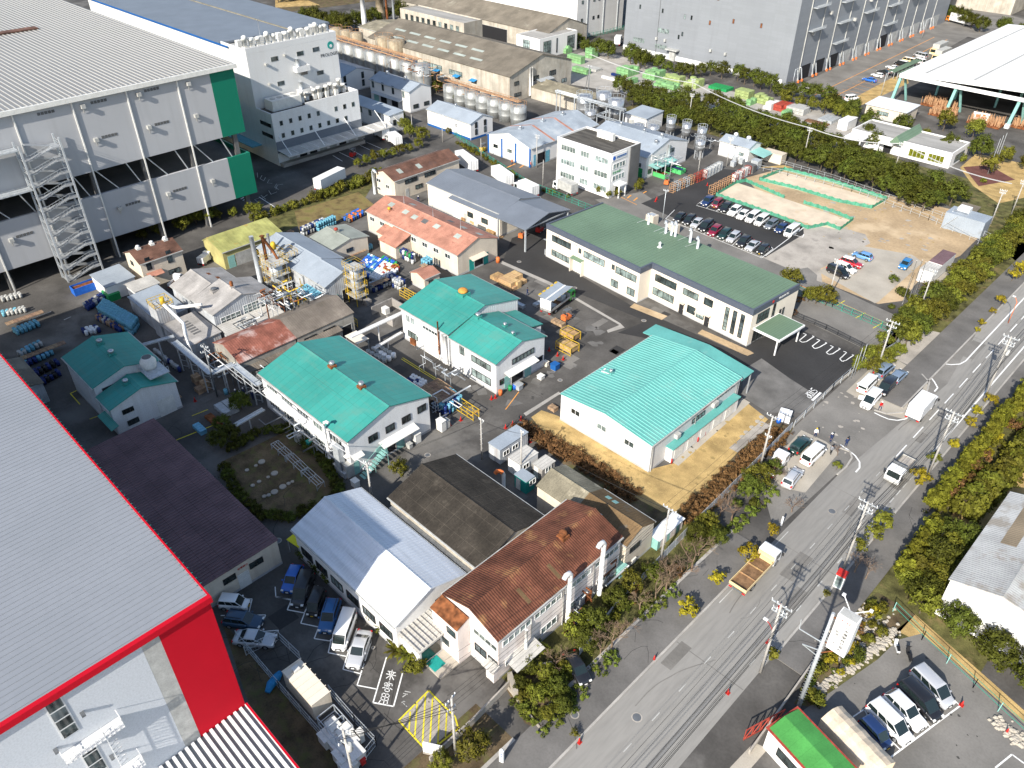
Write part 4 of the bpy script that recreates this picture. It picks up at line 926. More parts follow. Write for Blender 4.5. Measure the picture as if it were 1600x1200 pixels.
b.win('E',.8,3.9,4.6,1.3,4,glass='glass_pale',frame='frame_white');b.win('E',.8,6.8,4.6,1.3,4,glass='glass_pale',frame='frame_white')
q=MB(); b.fbox(q,'E',.3,5.6,8.9,10.3,0,.12); o=b.part(q,'sign_board','white');
q=MB()
for i in range(9): q.box(16.93,1.9+i*.4,9.5,16.96,2.2+i*.4,9.8)
q.box(16.93,1.9,9.3,16.96,5.4,9.38); b.part(q,'sign_writing','blue_trim',o); q=MB(); q.lathe((0,0,0),[(.5,0),(.5,.04)],14); o=b.part(q,'sign_emblem','blue'); o.location=(16.93,.9,9.6); o.rotation_euler=(0,PI/2,0)
text(b.r,'安全✚第一',(16.86,2.7,5.9),(PI/2,0,PI/2),.8,'green')
q=MB(); b.fbox(q,'E',6.9,10.6,0,10.75,.0,.25); b.part(q,'tiled_wall','unit_dark')
q=MB(); b.fbox(q,'E',1.6,4.4,2.9,3.2,0,1.8); b.fbox(q,'E',1.7,1.95,0,2.9,1.4,1.65); b.fbox(q,'E',4.1,4.3,0,2.9,1.4,1.65); b.part(q,'porch','white'); b.opening('E',2.2,1.8,2.2)
for i in range(4):
 q=MB(); q.box(6.0+i*1.25,7.6,10.35,7.1+i*1.25,8.6,12); b.part(q,'rooftop_unit','unit_white')
b.pipe('S',.3); b.pipe('S',16.4)
def shed(name,label,x0,y0,x1,y1,ze,zr,ax='x',roof='roof_greyblue',wall='wall_white_rib',cat='building',**k):
 q=B(name,label,x0,y0,x1,y1,cat); q.gable(ze,zr,ax,k.pop('rp',.5),k.pop('oh',.2),roof,wall,**k); return q
b=shed('factory_block','white shed with pale roof crossed by two pink ridge lines',-152.2,143.6,-136.0,170.5,5,7.2,'y','roof_greyblue_y','wall_white')
for y in (8.5,17):
 q=MB(); q.ext([(0,5.03),(8.1,7.23),(16.2,5.03),(16.2,5.0),(8.1,7.1),(0,5.0)],'y',y,y+.7); b.part(q,'roof_stripe','roof_pink',b.roof,fix=True)
for y in (4.5,13,21): b.vent(8.1,y,.4,.5)
for u in (.05,5.1,10.2,15.3): q=MB(); b.fbox(q,'S',u,u+.5,0,5,0,.15); b.part(q,'blue_post','blue_trim')
b.win('S',2.2,2,1.6,.9,2);b.win('S',7.4,2,1.6,.9,2);b.opening('E',2.5,2.8,3.0);b.door('E',1,1.3,3,'blue_light');b.door('E',5.5,1.6,3,'blue_light')
b=shed('factory_block','grey roofed plant building with green lean-to and skip outside',-131.0,158.2,-110.6,176.0,5.5,8.0,'x','roof_greyblue')
b.vent(5,8.9,.4,.5);b.vent(12.5,8.9,.4,.5);b.vent(18,8.9,.5,.7);b.vent(18.5,6,.5,.7)
b.win('S',17,2.6,1.5,1,2);b.door('S',17.5,1.6,2.4,'green');b.canopy('E',1.0,9.0,3.3,2.6,'aqua');b.opening('E',3.0,5,2.9);b.win('E',10,4.2,1.5,1.0,2);b.win('E',1,1,1.4,1.2,2)
q=MB(); q.tube([(20.6,9,1),(20.6,9,6.6)],.35,10); b.part(q,'exhaust_duct','galv')
b=shed('small_shed','small white block with pale flat-pitched roof beside the steel tanks',-139.4,186,-131.5,194.2,4,4.5,'x','roof_greyblue','wall_white',rp=1);b.shutter('S',1,2.4,2.6);b.shutter('S',4.3,2.4,2.6)
b=shed('small_shed','white shed with two ball vents on a grey roof near the lot corner',-107.5,185.6,-98.3,191.6,4,5,'x','roof_greyblue','wall_white',rp=.5);b.vent(3.0,3,.5,.6,'ball',m='white');b.vent(6.8,3,.5,.6,'ball',m='white');b.win('S',6,1.5,1.5,.9,2)
b.canopy('E',.5,5,3,4.2,'aqua',.5)
b=shed('factory_block','white two storey shed with grey roof near the row of trees',-212.0,150.0,-192.3,158.8,6.2,7.8,'x','roof_greyblue','wall_white')
b.wins('S',1,5,4,4,1,2.4,2);b.canopy('S',2,14,3.2,1.5,'galv');b.opening('S',5,3,2.7);b.opening('S',10.5,3,2.7);b.shutter('S',1.5,2.5,2.7,'aqua');b.win('E',1.2,1,2,1.2,2);b.win('E',5.4,1,2,1.2,2);b.vent(4,4.4,.4,.6);b.vent(13,4.4,.4,.6)
b=shed('warehouse','white shed with blue skirting and grey roof beside the lane',-180.6,146.6,-161.8,155.4,4.6,6.2,'x','roof_greyblue','wall_white')
for u in (1.2,7.2,12.5): b.shutter('S',u,3.6,3,'unit_white')
b.opening('S',8.4,2.2,2.9);b.wins('E',1.6,3.4,2,3,.9,1.6,2);b.wins('E',1.6,3.4,2,1.1,.9,1.6,2);b.vent(8,4.4,.35,.4)
q=MB(); b.fbox(q,'S',0,18.3,0,.6,.035,.08); b.part(q,'blue_skirting','blue_trim');q=MB(); b.fbox(q,'E',0,8.3,0,.6,.035,.08); b.part(q,'blue_skirting','blue_trim')
b=shed('factory_block','white gabled shed with blue roof tucked behind the tall white warehouse',-243,146.5,-222.6,160.3,5,7,'x','roof_greyblue','wall_white')
b.wins('E',1.2,7,2,3.4,1,2,2);b.wins('E',1.2,7,2,1,1,2,2)
b=shed('annex_block','long narrow two storey white block with outside stair',-203,134.5,-182,139.8,5,5.4,'x','roof_greyblue','wall_white',rp=1)
b.wins('S',2,4.4,4,3,1.2,2,2);b.wins('E',1,2.5,1,2,1,1.5,2)
q=MB()
for i in range(14): q.box(21.3,1+i*.3,4.6-i*.33,22.1,1.3+i*.3,4.66-i*.33)
q.bar((22.1,1,5.4),(22.1,5.2,.9),.06,.06);q.bar((21.3,1,5.4),(21.3,5.2,.9),.06,.06); b.part(q,'outside_stair','unit_white')
b=shed('storage_shed','open shed with lime yellow ribbed roof and rust stains',-149.0,60.5,-141.0,74.2,3.9,5.2,'y','roof_lime','wall_lime',rp=.3,oh=.15,seam=.8,plinth=False)
b.opening('E',7.0,2.6,2.7);b.shutter('E',2.5,4,2.7,'unit_grey');b.door('E',10.2,1.5,2.6,'aqua');b.door('E',.8,1.5,2.6,'aqua')
b=shed('factory_block','small cream two storey block with brown roof by the open stair tower',-151.7,45.8,-144.6,54.5,5.4,6.8,'y','roof_brown','wall_beige',plinth=False)
b.wins('E',1.0,4.2,2,3.6,1,2.6,3);b.win('E',4.8,1.2,2.2,1,2);b.canopy('E',.6,3.0,3.1,1.4,'roof_pink');b.win('S',2,3.6,1.2,.9,2)
for y in (1.8,4.5,7.2): b.vent(3.5,y,.35,.4,base='unit_white',m='white')
b=shed('storage_shed','low cream shed with rust-stained grey green roof among drums',-134.8,76.6,-126.6,85.6,3.9,4.8,'x','roof_greygreen','wall_beige',plinth=False);b.win('E',3.2,2,1.6,.8,2);b.vent(3.4,4.5,.4,.5,m='red_dull')
b=shed('factory_block','pale rust-patched shed roof with dark hatch holes',-133.0,46.2,-125.4,56.0,5.4,7.0,'x','roof_patchgrey','wall_tin',rp=.45,plinth=False)
for x,y in ((2.4,6),(4.6,6.6)): q=b.sky(x,y,1.0,.6,'rust')
b=shed('factory_block','grey workshop with wide multi-pane gable windows and grey roof',-125.3,46.4,-117.6,58.0,5.6,7.4,'x','roof_patchgrey','wall_tin',plinth=False)
b.win('E',1.0,2.4,3.8,2.0,4,rows=3,frame='frame_white',glass='glass_pale');b.win('E',5.4,3.2,4.2,1.8,5,rows=3,frame='frame_white',glass='glass_pale');b.vent(4.5,5.8,.3,.9,m='rust');b.vent(2.2,3.5,.5,.3,m='steel_dark')
b=shed('storage_shed','low grey lean-to roof beside the dark silo bin',-138.8,40.2,-126.6,46.0,3.1,3.4,'x','roof_greyblue','wall_tin',rp=1,plinth=False,gut=False)
b=shed('storage_shed','low white tin lean-to right of the grey workshop',-117.5,46.5,-112.6,57.5,3.0,3.5,'y','roof_dirtywhite','wall_tin',rp=0,plinth=False,gut=False)
b=shed('storage_shed','low grey deck roof with barred rooflights left of the workshop',-124.8,40.0,-115.2,46.2,3.2,3.5,'x','roof_patchgrey','wall_tin',rp=1,plinth=False,gut=False)
for i in range(6): b.sky(2+i*.9,2.5,.5,1.4,'unit_dark')
b=B('storage_shed','long low shed with roof half faded rust and half grey sheets',-111.8,42.9,-103.2,65.0)
b.gable(4.4,5.9,'y',.45,.15,'roof_rustfade','wall_weather_y',y1=10.5,plinth=False,gut=False);b.gable(4.4,5.9,'y',.45,.15,'roof_asbestos_y','wall_weather_y',y0=10.51,plinth=False,gut=False)
b.win('E',1.2,2.5,2.4,1,4);b.win('E',5,2.5,2.4,1,4);b.opening('E',8.6,2,2.4);b.canopy('E',-10,18,3.2,1.4,'roof_asbestos_y',name='side_canopy')
b=shed('factory_block','long grey shed roof running behind the yellow silo frame',-137.0,66.0,-121.0,75.5,4.6,6.2,'x','roof_greyblue','wall_tin',plinth=False)
for x in (3,5,7,9): b.sky(x,2.2,1.4,.35,'unit_dark')
b=shed('factory_block','grey gabled workshop beside the yellow bin platform',-120.8,66.0,-113.4,74.5,4.8,6.4,'x','roof_greyblue','wall_tin',plinth=False)
b.opening('E',3.4,2.4,2.7);b.door('E',1.2,1.2,2.3,'teal_paint');b.canopy('S',.5,5,3.0,2.6,'blue_light',.4)
b=shed('storage_shed','flat white tin shed roof beside the brown roofed cream block',-152.3,38.8,-145.0,44.6,3.0,3.2,'x','roof_greyblue','wall_white',rp=1,plinth=False,gut=False)
b=shed('small_shed','white tin hut below the brown roofed cream block',-143.5,41.8,-139.2,46.8,3.2,3.3,'x','roof_dirtywhite','wall_white',rp=1,plinth=False,gut=False)
b=shed('storage_shed','dark old shed roof among drums beside the red-edged warehouse',-131.0,12.0,-121.0,19.5,3.6,4.4,'x','roof_asbestos','wall_tin',plinth=False,gut=False)
# ================= huge sheds =================
x1,y1=-161.8,80.9
r=T('distribution_warehouse','huge pale grey warehouse with open truck decks and green corner panels','warehouse',(x1,y1,0))
def pb(name,bx,m,par=None,fix=False):
 q=MB()
 for t_ in bx: q.box(*t_)
 return q.build(name,m,par or r,fix=fix)
LN=110
q=MB(); q.box(-145,-LN,31.9,.35,.35,32.3); k=-LN+.5
while k<.3: q.box(-145,k-.09,32.3,.3,k+.09,32.42,1); k+=.95
q.build('roof',['roof_warehouse','roof_seam'],r)
pb('gutter',[(.35,-LN,31.5,.8,.5,32.35)],'unit_white')
pb('roof_hatch',[(-62,-30,32.45,-59.5,-17,32.7)],'roof_brown')
gl=[-5.2]
up_=pb('wall',[(-.6,-LN,18.2,0,-5.4,31.88)],'wall_panel'); lo_=pb('wall',[(-.6,-LN,4.4,0,-5.4,13.6)],'wall_panel')
pb('wall',[(-.6,-5.39,18.2,.02,0,31.88),(-145,-.4,18.2,-.61,0,31.88)],'wall_green')
pb('wall',[(-.6,-5.39,4.4,.02,0,13.6),(-145,-.4,4.4,-.61,0,13.6)],'wall_green')
pb('wall',[(-145,-LN,18.2,-144,-1,31.88),(-145,-LN,0,-144,-1,13.6)],'wall_panel')
pb('deck_floor',[(-144,-LN,12.2,-.7,-.5,12.6),(-144,-LN,18.2,-.7,-.5,18.6)],'asphalt_mid')
for k in range(10):
 y=-2.2-k*10.2; q=MB(); q.box(-1.6,y-.5,0,-.7,y+.4,18.2); q.build('column','unit_dark',r)
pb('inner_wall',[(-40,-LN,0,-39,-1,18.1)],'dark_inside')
for k in range(11):
 y=-12.5-k*10.2
 q=MB(); q.box(.02,y-.12,0,.28,y+.12,31.5); q.build('downpipe','unit_white',r)
for k in range(6):
 y=-12.5-k*10.2
 q=MB(); q.bar((-.5,y+8.5,13.6),(-.5,y+6.6,18.2),.2,.2); q.bar((-.5,y+.6,18.2),(-.5,y+4.0,13.6),.2,.2); q.build('brace','galv',r)
def louv(y,z,n=5):
 q=MB()
 for i in range(n): q.box(.01,y+i*.62,z,.06,y+i*.62+.5,z+.5)
 return q.build('louvre_window','unit_dark',r)
for y,z in ((-29.5,30.3),(-19.2,30.4),(-29.4,23.8),(-18.9,23.8),(-18.7,9.8),(-28.8,9.8),(-49.6,9.9),(-39,30.3),(-60,9.9),(-60,23.8)): louv(y,z)
def whood(y,z):
 q=MB(); q.box(.01,y,z,.8,y+.75,z+.7); q.bar((.4,y+.37,z),(.1,y+.37,z-.9),.1,.1); return q.build('vent_hood','unit_grey',r)
for y,z in ((-31.5,30.0),(-20.9,30.0),(-10.7,30.0),(-31,23.6),(-20.6,23.6),(-10.6,23.6),(-20.3,9.6),(-10.3,9.6),(-30.6,9.6),(-51,9.6),(-62,9.6)): whood(y,z)
st=T('stair_tower','open galvanised zigzag stair tower against the grey warehouse wall','stair tower',(x1+.4,y1-44.6,0))
q=MB()
for yy in (0,6.8):
 for xx in (.3,3.2): q.box(xx-.15,yy-.15,0,xx+.15,yy+.15,27)
q.build('frame','galv',st)
for lv in range(11):
 z=2.4*lv
 q=MB(); q.box(.2,.0,z,3.2,1.5,z+.12); q.build('landing','steel',st); q=MB(); q.box(.2,5.3,z+1.2,3.2,6.8,z+1.32); q.build('landing','steel',st)
 q=MB(); q.bar((2.5,1.4,z+.1),(2.5,5.4,z+1.3),1.1,.14); q.bar((.9,5.4,z+1.3),(.9,1.4,z+2.4),1.1,.14); q.build('flight','steel',st)
 q=MB()
 for zz in (.55,1.05):
  q.bar((3.1,1.4,z+zz),(3.1,5.4,z+1.2+zz),.05,.05); q.bar((3.2,0,z+zz),(3.2,1.5,z+zz),.05,.05); q.bar((3.2,5.3,z+1.2+zz),(3.2,6.8,z+1.2+zz),.05,.05); q.bar((.2,6.8,z+1.2+zz),(3.2,6.8,z+1.2+zz),.05,.05); q.bar((.2,0,z+zz),(3.2,0,z+zz),.05,.05)
 for i in range(7): q.bar((3.1,1.4+i*.66,z+.1+i*.2),(3.1,1.4+i*.66,z+1.1+i*.2),.04,.04)
 q.build('handrail','galv',st)
q=MB(); q.box(.2,-26,25.9,2.4,0,26.05)
for zz in (26.5,27.0): q.bar((2.4,-26,zz),(2.4,0,zz),.05,.05)
for i in range(20): q.bar((2.4,-26+i*1.3,26),(2.4,-26+i*1.3,27),.04,.04)
q.build('upper_gallery','galv',st)
q=MB(); q.box(.2,-26,18.6,2.4,0,18.75)
for zz in (19.2,19.7): q.bar((2.4,-26,zz),(2.4,0,zz),.05,.05)
for i in range(20): q.bar((2.4,-26+i*1.3,18.7),(2.4,-26+i*1.3,19.7),.04,.04)
q.build('lower_gallery','galv',st)
x1,y0=-189.8,98.9
r=T('logistics_warehouse','tall white warehouse with rooftop fans, round green emblem and blue roof edge','warehouse',(x1,y0,0))
pb('wall',[(-95,0,0,0,26.4,26.0)],'wall_blockwhite')
pb('parapet',[(-.3,0,26.02,0,26.4,27.4),(-12,0,26.02,-.31,.3,27.2),(-12,26.1,26.02,-.31,26.4,27.4)],'wall_blockwhite')
pb('roof',[(-96,-.3,26.3,-12.5,33,26.8)],'roof_grey'); pb('roof_edge',[(-96,-.45,26.3,-8,-.31,26.75)],'blue_trim')
pb('roof_deck',[(-12.4,.31,26.02,-.31,26,26.1)],'unit_grey'); pb('ridge_strip',[(-96,20,26.81,-12.6,20.5,26.95)],'roof_tan')
pb('wall',[(-95,26.41,0,-13,32.8,26.2)],'wall_blockwhite')
pb('blue_band',[(-95,-.02,24.5,-10,-.0,24.6)],'blue') if False else None
for i,yy in enumerate((1.0,2.6,4.6,7.2,9.0,12.4,14.2,16.0,19,21.4,22.8,24.2)):
 tall=1.8 if i%3 else 2.6
 q=MB(); q.box(-3.4,yy,26.1,-1.9,yy+1.3,27.2); q.lathe((-2.65,yy+.65,27.2),[(.5,0),(.5,tall*.6),(.65,tall*.6),(.65,tall*.9),(.3,tall)],12); q.build('rooftop_fan','unit_white',r)
 q=MB(); q.box(-6.4,yy,26.1,-5.2,yy+1.2,28.2); q.build('rooftop_unit','unit_white',r)
q=MB(); q.tube([(-7,8.5,26),(-7,8.5,32)],.06,6); q.build('aerial_mast','steel',r)
q=MB()
for zz in (27.9,28.4): q.bar((-.6,0,zz),(-.6,15,zz),.06,.06)
for i in range(12): q.bar((-.6,i*1.35,27.4),(-.6,i*1.35,28.4),.05,.05)
q.build('roof_railing','galv',r)
def wwin(par,x,y,z,w,h,m='glass'):
 q=MB(); q.box(x-.02,y-.08,z-.08,x+.05,y+w+.08,z+h+.08); f=q.build('window','unit_grey',par); q=MB(); q.box(x,y,z,x+.07,y+w,z+h); q.build('pane',m,f)
for y,z in ((6.5,23.3),(14,23.3),(18.8,23.5),(7.2,17.2),(14.4,18.5),(19.2,17.6),(14.6,13.9),(19.5,13.2)): wwin(r,0,y,z,1.9,1.0)
for z in (20.6,14.9):
 q=MB(); q.box(.02,12.4,z-.9,1.6,16.4,z-.8); q.box(1.5,12.4,z-.8,1.6,16.4,z+.5); q.box(.02,12.4,z-.8,1.5,12.5,z+.5); q.box(.02,16.3,z-.8,1.5,16.4,z+.5); q.build('balcony','wall_blockwhite',r)
 q=MB(); q.tube([(.4,13.6,z),(.4,13.6,z+2.2)],.5,8); q.build('balcony_ladder','galv',r)
for y,z in ((4.4,22.8),(4.5,18),(10,24)):
 q=MB(); q.box(.02,y,z,.8,y+.5,z+.5); q.build('vent_hood','unit_grey',r)
text(r,'PROLOGIS',(.06,23.6,22.1),(PI/2,0,PI/2),1.15,'frame_dark',name='wall_lettering')
q=MB(); q.lathe((0,0,0),[(.95,0),(.95,.05)],20); o=q.build('wall_emblem','teal_paint',r,(.02,24.3,24.3)); o.rotation_euler=(0,PI/2,0)
q=MB(); q.lathe((0,0,.051),[(.4,0),(.4,.03)],16); q.build('emblem_centre','wall_blockwhite',o,(.2,.1,0))
pb('annex_wall',[(.01,-.1,0,7.3,26.4,12.7)],'wall_blockwhite'); pb('annex_parapet',[(7.0,-.1,12.7,7.3,10,13.3),(7.0,10,12.7,7.3,26.4,13.9),(.3,-.1,12.7,6.99,.2,13.3),(.3,26.1,12.7,6.99,26.4,13.9)],'wall_blockwhite')
pb('annex_roof',[(.02,.2,12.71,6.98,26.1,12.8)],'roof_flatdark')
pb('base_band',[(7.31,-.1,3.3,7.36,26.4,6.2)],'roof_grey')
for i in range(9): wwin(r,7.3,1.9+i*2.75,10.0,.8,1.1) if i not in (5,) else None
for i in range(8): wwin(r,7.3,1.9+i*2.75,6.9,.8,1.1)
q=MB(); q.box(1.2,.2-.35,9.6,6.4,-.1,10.6); q.build('strip_window','glass',r); q=MB(); q.box(1.2,.2-.35,6.8,6.4,-.1,7.8); q.build('strip_window','glass',r)
q=MB(); q.box(1.2,2.0,12.85,5.0,10.4,15.4); o=q.build('plant_housing','unit_white',r); q=MB()
for i in range(4): q.lathe((3.1,3.3+i*2.0,15.4),[(.75,0),(.75,.1)],12)
q.build('fan_grille','unit_grey',o)
for y,x,h in ((11,3,3.0),(13.2,1.8,2.0),(15.2,2.4,2.6),(16.4,2.8,3.0),(17.4,2,2.4),(18.6,3,3.0),(20.2,2.6,3.1),(21.3,3.4,2.9),(22.4,2.2,2.0),(23.6,1.6,3.4),(24.2,2.6,2.2)):
 q=MB(); q.box(x,y,12.85,x+.9,y+.9,12.85+h*.5); q.lathe((x+.45,y+.45,12.85+h*.5),[(.45,0),(.45,h*.3),(.6,h*.3),(.6,h*.5)],10); q.build('rooftop_fan','unit_white',r)
q=MB(); q.ext([(7.37,4.1),(12.3,3.7),(12.3,3.5),(7.37,3.9)],'y',0,33); o=q.build('loading_canopy','roof_dirtywhite',r,fix=True)
q=MB()
for i in range(12): q.box(7.4,i*3,3.95,12.2,i*3+.08,4.1)
q.build('canopy_ribs','white',o)
q=MB()
for y in (1,11,21,31): q.bar((7.4,y,7.5),(12,y,3.9),.16,.16)
q.build('canopy_stays','white',o)
for i in range(8): q=MB(); q.box(7.31,3+i*3.1,.9,7.4,5.2+i*3.1,3.1); q.build('dock_door','dark_inside' if i in(1,2,5) else 'unit_grey',r)
q=MB(); q.box(-60,-3,3.6,-.2,-.05,3.8); q.build('side_canopy','blue_light',r)
q=MB(); q.box(9.6,0,0,12.2,25.8,.9) if False else q.box(7.4,0,0,9.0,25.8,.9); q.build('dock_platform','concrete_old',r)
x1,y1=-49.2,12.95
r=T('distribution_warehouse','huge pale warehouse with red roof edge and red corner panel','warehouse',(x1,y1,0))
Hh=21.6
q=MB(); q.box(-90,-70,Hh-.5,0,0,Hh); k=-89.6
while k<0: q.box(k-.03,-70,Hh,k+.03,-.1,Hh+.05,1); k+=.62
q.build('roof',['roof_red_wh','roof_red_wh'],r)
pb('red_gutter',[(0,-70,Hh-.55,.45,.15,Hh+.12),(-90,.0,Hh-.35,-.01,.15,Hh+.1)],'wall_red')
q=MB()
for i in range(110): q.bar((-.8-i*.8,-.2,Hh+.08),(-.8-i*.8,.3,Hh+.08),.03,.03)
q.build('snow_guards','teal_paint',r)
pb('wall',[(-.5,-70,0,-.0,-6.1,Hh-.56),(-90,-.3,0,-.6,0,Hh-.56)],'wall_panelw')
pb('shade_strip',[(-.5,-6.09,0,0.0,-4.61,Hh-.56)],'unit_grey')  # flush wall band coloured grey for the shadow beside the proud red panel
pb('red_panel',[(-.5,-4.6,0,.03,-.0,Hh-.56)],'wall_red')
q=MB(); q.box(.05,-70,5.15,15,0,5.3); k=-69.5
q.build('canopy_roof','roof_grey',r)
q=MB(); k=-69.5
while k<0: q.box(.06,k,5.3,14.9,k+.28,5.55); k+=.62
q.build('canopy_ribs','white',r)
pb('canopy_edge',[(.05,.0,5.0,15.1,.2,5.6)],'wall_red')
pb('canopy_wall',[(.05,-.6,0,14.8,-.3,5.1)],'wall_panelw')
for (yc,zb,n) in ((-26.0,8.0,5),(-23.7,1.5,4)):
 pass
for k,(y0_,z0_,z1_) in enumerate(((-13.7,16.1,20.7),(-13.3,8.5,14.2))):
 q=MB(); q.box(.0,y0_,z0_,.06,y0_+1.3,z1_); f=q.build('window','frame_white',r)
 for i in range(4):
  hh=(z1_-z0_)/4; q=MB(); q.box(.02,y0_+.12,z0_+i*hh+.08,.08,y0_+1.2,z0_+(i+1)*hh-.08); q.build('pane','glass',f)
for k,(ya,z_) in enumerate(((-14.3,14.6),(-13.4,8.6))):
 q=MB(); L_=4.6 if k==0 else 3.8; q.box(.05,ya,z_,1.25,ya+L_,z_+.12)
 for zz in (.55,1.1): q.bar((1.25,ya,z_+zz),(1.25,ya+L_,z_+zz),.06,.06)
 for i in range(13): q.bar((1.25,ya+i*L_/12,z_),(1.25,ya+i*L_/12,z_+1.1),.05,.05)
 q.bar((.05,ya,z_+1.1),(1.25,ya,z_+1.1),.06,.06); q.bar((.05,ya+L_,z_+1.1),(1.25,ya+L_,z_+1.1),.06,.06)
 q.build('escape_balcony','white',r)
q=MB()
for xx in (0,.5): q.bar((.7+xx,-11.2,8.6),(.7+xx,-11.2,15.6),.06,.06)
for i in range(16): q.bar((.7,-11.2,8.8+i*.42),(1.2,-11.2,8.8+i*.42),.05,.05)
for i in range(8): q.tube([(.7,-11.2,10.5+i*.6),(.95,-10.5,10.5+i*.6),(1.2,-11.2,10.5+i*.6)],.03,4)
q.build('cage_ladder','white',r)
q=MB();
for y,z in ((-11.9,17.6),(-11.6,10.8),(-14.6,15.6)): q.box(.02,y,z,.5,y+.3,z+.2)
q.build('wall_lamps','steel_dark',r)
# ================= far side: factories, tanks, big sheds =================
b=B('factory_block','large factory with wide weathered asbestos roof and pale sheet walls',-250,178.0,-178,207.5)
b.gable(8,12.2,'x',.5,.4,'roof_asbestos','wall_weather',plinth=False,name='roof',gut=False)
for i in range(3): b.win('S',10+i*6,3.5,2.2,1.6,2,glass='glass_pale')
b.win('S',30,3.5,9.5,1.8,8,glass='glass_pale')
b.win('S',43,3.5,6.5,1.6,5,glass='glass_pale')
b.win('E',2,4.8,2,1.2,2);b.win('E',10,4.6,3,1.5,3);b.win('E',18,4.8,3,1.5,3);b.opening('E',13,4.5,4.2);b.canopy('E',12,6.5,4.8,2,'galv');b.win('E',2,1.3,3,1.2,3);b.win('E',24,1.5,2.4,1.2,2)
for i in range(6): b.sky(10+i*8,3.5,5.5,1.0); b.sky(6+i*8,8,5.5,1.0)
q=MB(); q.tube([(71.9,9.2,.5),(71.9,9.2,9)],.3,8);q.tube([(71.9,10.2,.5),(71.9,10.2,9)],.3,8); b.part(q,'exhaust_duct','duct_white')
for k,(u,z) in enumerate(((36,4.9),(46,5.0),(54,5.2))): b.canopy('S',u,2.6,z-1,1.6,'blue_tarp')
b=B('storage_shed','long narrow shed with brown ribbed roof below the big factory gable',-177.2,186.5,-150.5,193.5)
b.gable(3.6,4.6,'x',1,.15,'roof_tan','wall_weather',plinth=False,gut=False)
x,y=P(653,12,6);
b=B('storage_shed','open sided shed with long grey brown roof behind the factory',-300,232,-212,255)
b.gable(6.5,10.5,'x',.5,.3,'roof_asbestos','wall_weather',plinth=False,gut=False); b.opening('S',6,38,4.6); b.opening('S',48,18,4.6)
b=B('plant_building','pale plant building with flat brown roof among brown silos',-262,183,-250,200)
b.gable(9,10,'x',.5,.2,'roof_tan','wall_weather',plinth=False);b.opening('S',3,5,4)
b=B('plant_building','tall pale block with column front beside the steaming plant',-262,203,-226,212)
b.flat(12.5,'wall_weather','roof_flatgrey',.4);b.wins('S',3,3.2,10,9,1.6,2.0,2)
b=B('storage_shed','long shed with bright red roof beside the far canal',-330,168,-268,175)
b.gable(4,5.2,'x',.5,.2,'red','wall_weather',plinth=False,gut=False)
def chim(px,py,h,r,m,label):
 x,y=P(px,py); q=MB(); q.lathe((0,0,0),[(r*1.1,0),(r,h*.5),(r*.9,h),(r*1.05,h+.01),(r*1.05,h+.4)],14); return q.thing('chimney',m,label,'chimney',(x,y,0))
chim(571,52,13,1.0,'white','slim white chimney behind the row of silver silos')
chim(607,50,15,.45,'rust','thin rusty stack left of the steaming plant')
chim(617,48,15,.45,'steel','thin grey stack right beside the rusty one')
chim(596,38,10,1.8,'silo_rust','squat rust brown stack behind the brown silos')
SILO={}
def tank(name,r,h,m,legs=0,rail=True,dome=.4,railm='yellow'):
 key=(r,h,m,legs,rail)
 t=T(name,'x','tank'); q=MB(); z=legs
 q.lathe((0,0,z),[(r,0),(r,h*.33),(r*1.01,h*.33+.02),(r*1.01,h*.35),(r,h*.36),(r,h*.66),(r*1.01,h*.67),(r*1.01,h*.69),(r,h*.7),(r,h),(r*.6,h+dome*.7),(r*.1,h+dome)],24); q.build('tank_shell',m,t)
 if legs:
  for k in range(4):
   a_=PI/4+k*PI/2; q=MB(); q.box(r*.8*math.cos(a_)-.12,r*.8*math.sin(a_)-.12,0,r*.8*math.cos(a_)+.12,r*.8*math.sin(a_)+.12,legs); q.build('leg','steel',t)
 if rail:
  q=MB(); zz=z+h
  for k in range(12):
   a_=k*PI/6; q.bar((r*math.cos(a_),r*math.sin(a_),zz),(r*math.cos(a_),r*math.sin(a_),zz+1),.05,.05)
   b_=(k+1)*PI/6; q.bar((r*math.cos(a_),r*math.sin(a_),zz+1),(r*math.cos(b_),r*math.sin(b_),zz+1),.06,.06)
  q.build('guard_rail',railm,t)
 q=MB()
 for xx in (-.25,.25): q.bar((xx,-r-.15,0),(xx,-r-.15,z+h+.8),.06,.06)
 for i in range(int((z+h)/.6)): q.bar((-.25,-r-.15,.4+i*.6),(.25,-r-.15,.4+i*.6),.04,.04)
 q.build('ladder','steel',t)
 return t
def put(proto,pts,labels,group=None):
 for i,p in enumerate(pts):
  x,y=p[:2]; lb=labels[i] if isinstance(labels,list) else labels
  if i==0: o=proto; o.location=(x,y,0); o['label']=lb
  else: o=copy_tree(proto,None,(x,y,0),None,lb)
  if group: o['group']=group
t=tank('silo',3.0,9,'silo',rail=True,railm='scaf')
put(t,[(-249+i*6.3,165.4) for i in range(8)],'big silver silo in the row behind the trees, top rail rusty','row of silver silos')
t=tank('silo',2.4,5.2,'silo',rail=True,railm='scaf')
put(t,[(-192+i*4.9,166.2) for i in range(7)],'squat silver silo in the low row before the factory wall','low row of silver silos')
t=tank('silo',2.3,9.5,'silo_rust',rail=True,railm='scaf')
put(t,[(-263,174),(-257.5,174.5),(-252,175)],'rust stained brown silo in the back trio','back trio of brown silos')
t=tank('silo',3.2,9.5,'silo_rust',rail=True,railm='scaf')
put(t,[(-240,178),(-233.5,178)],'wide beige silo by the factory corner','pair of beige silos')
q=MB();
for y in (163.2,166.8): q.bar((-250,y,10.2),(-206,y,10.2),.25,.25)
q.bar((-250,165,10.35),(-206,165,10.35),1.2,.08)
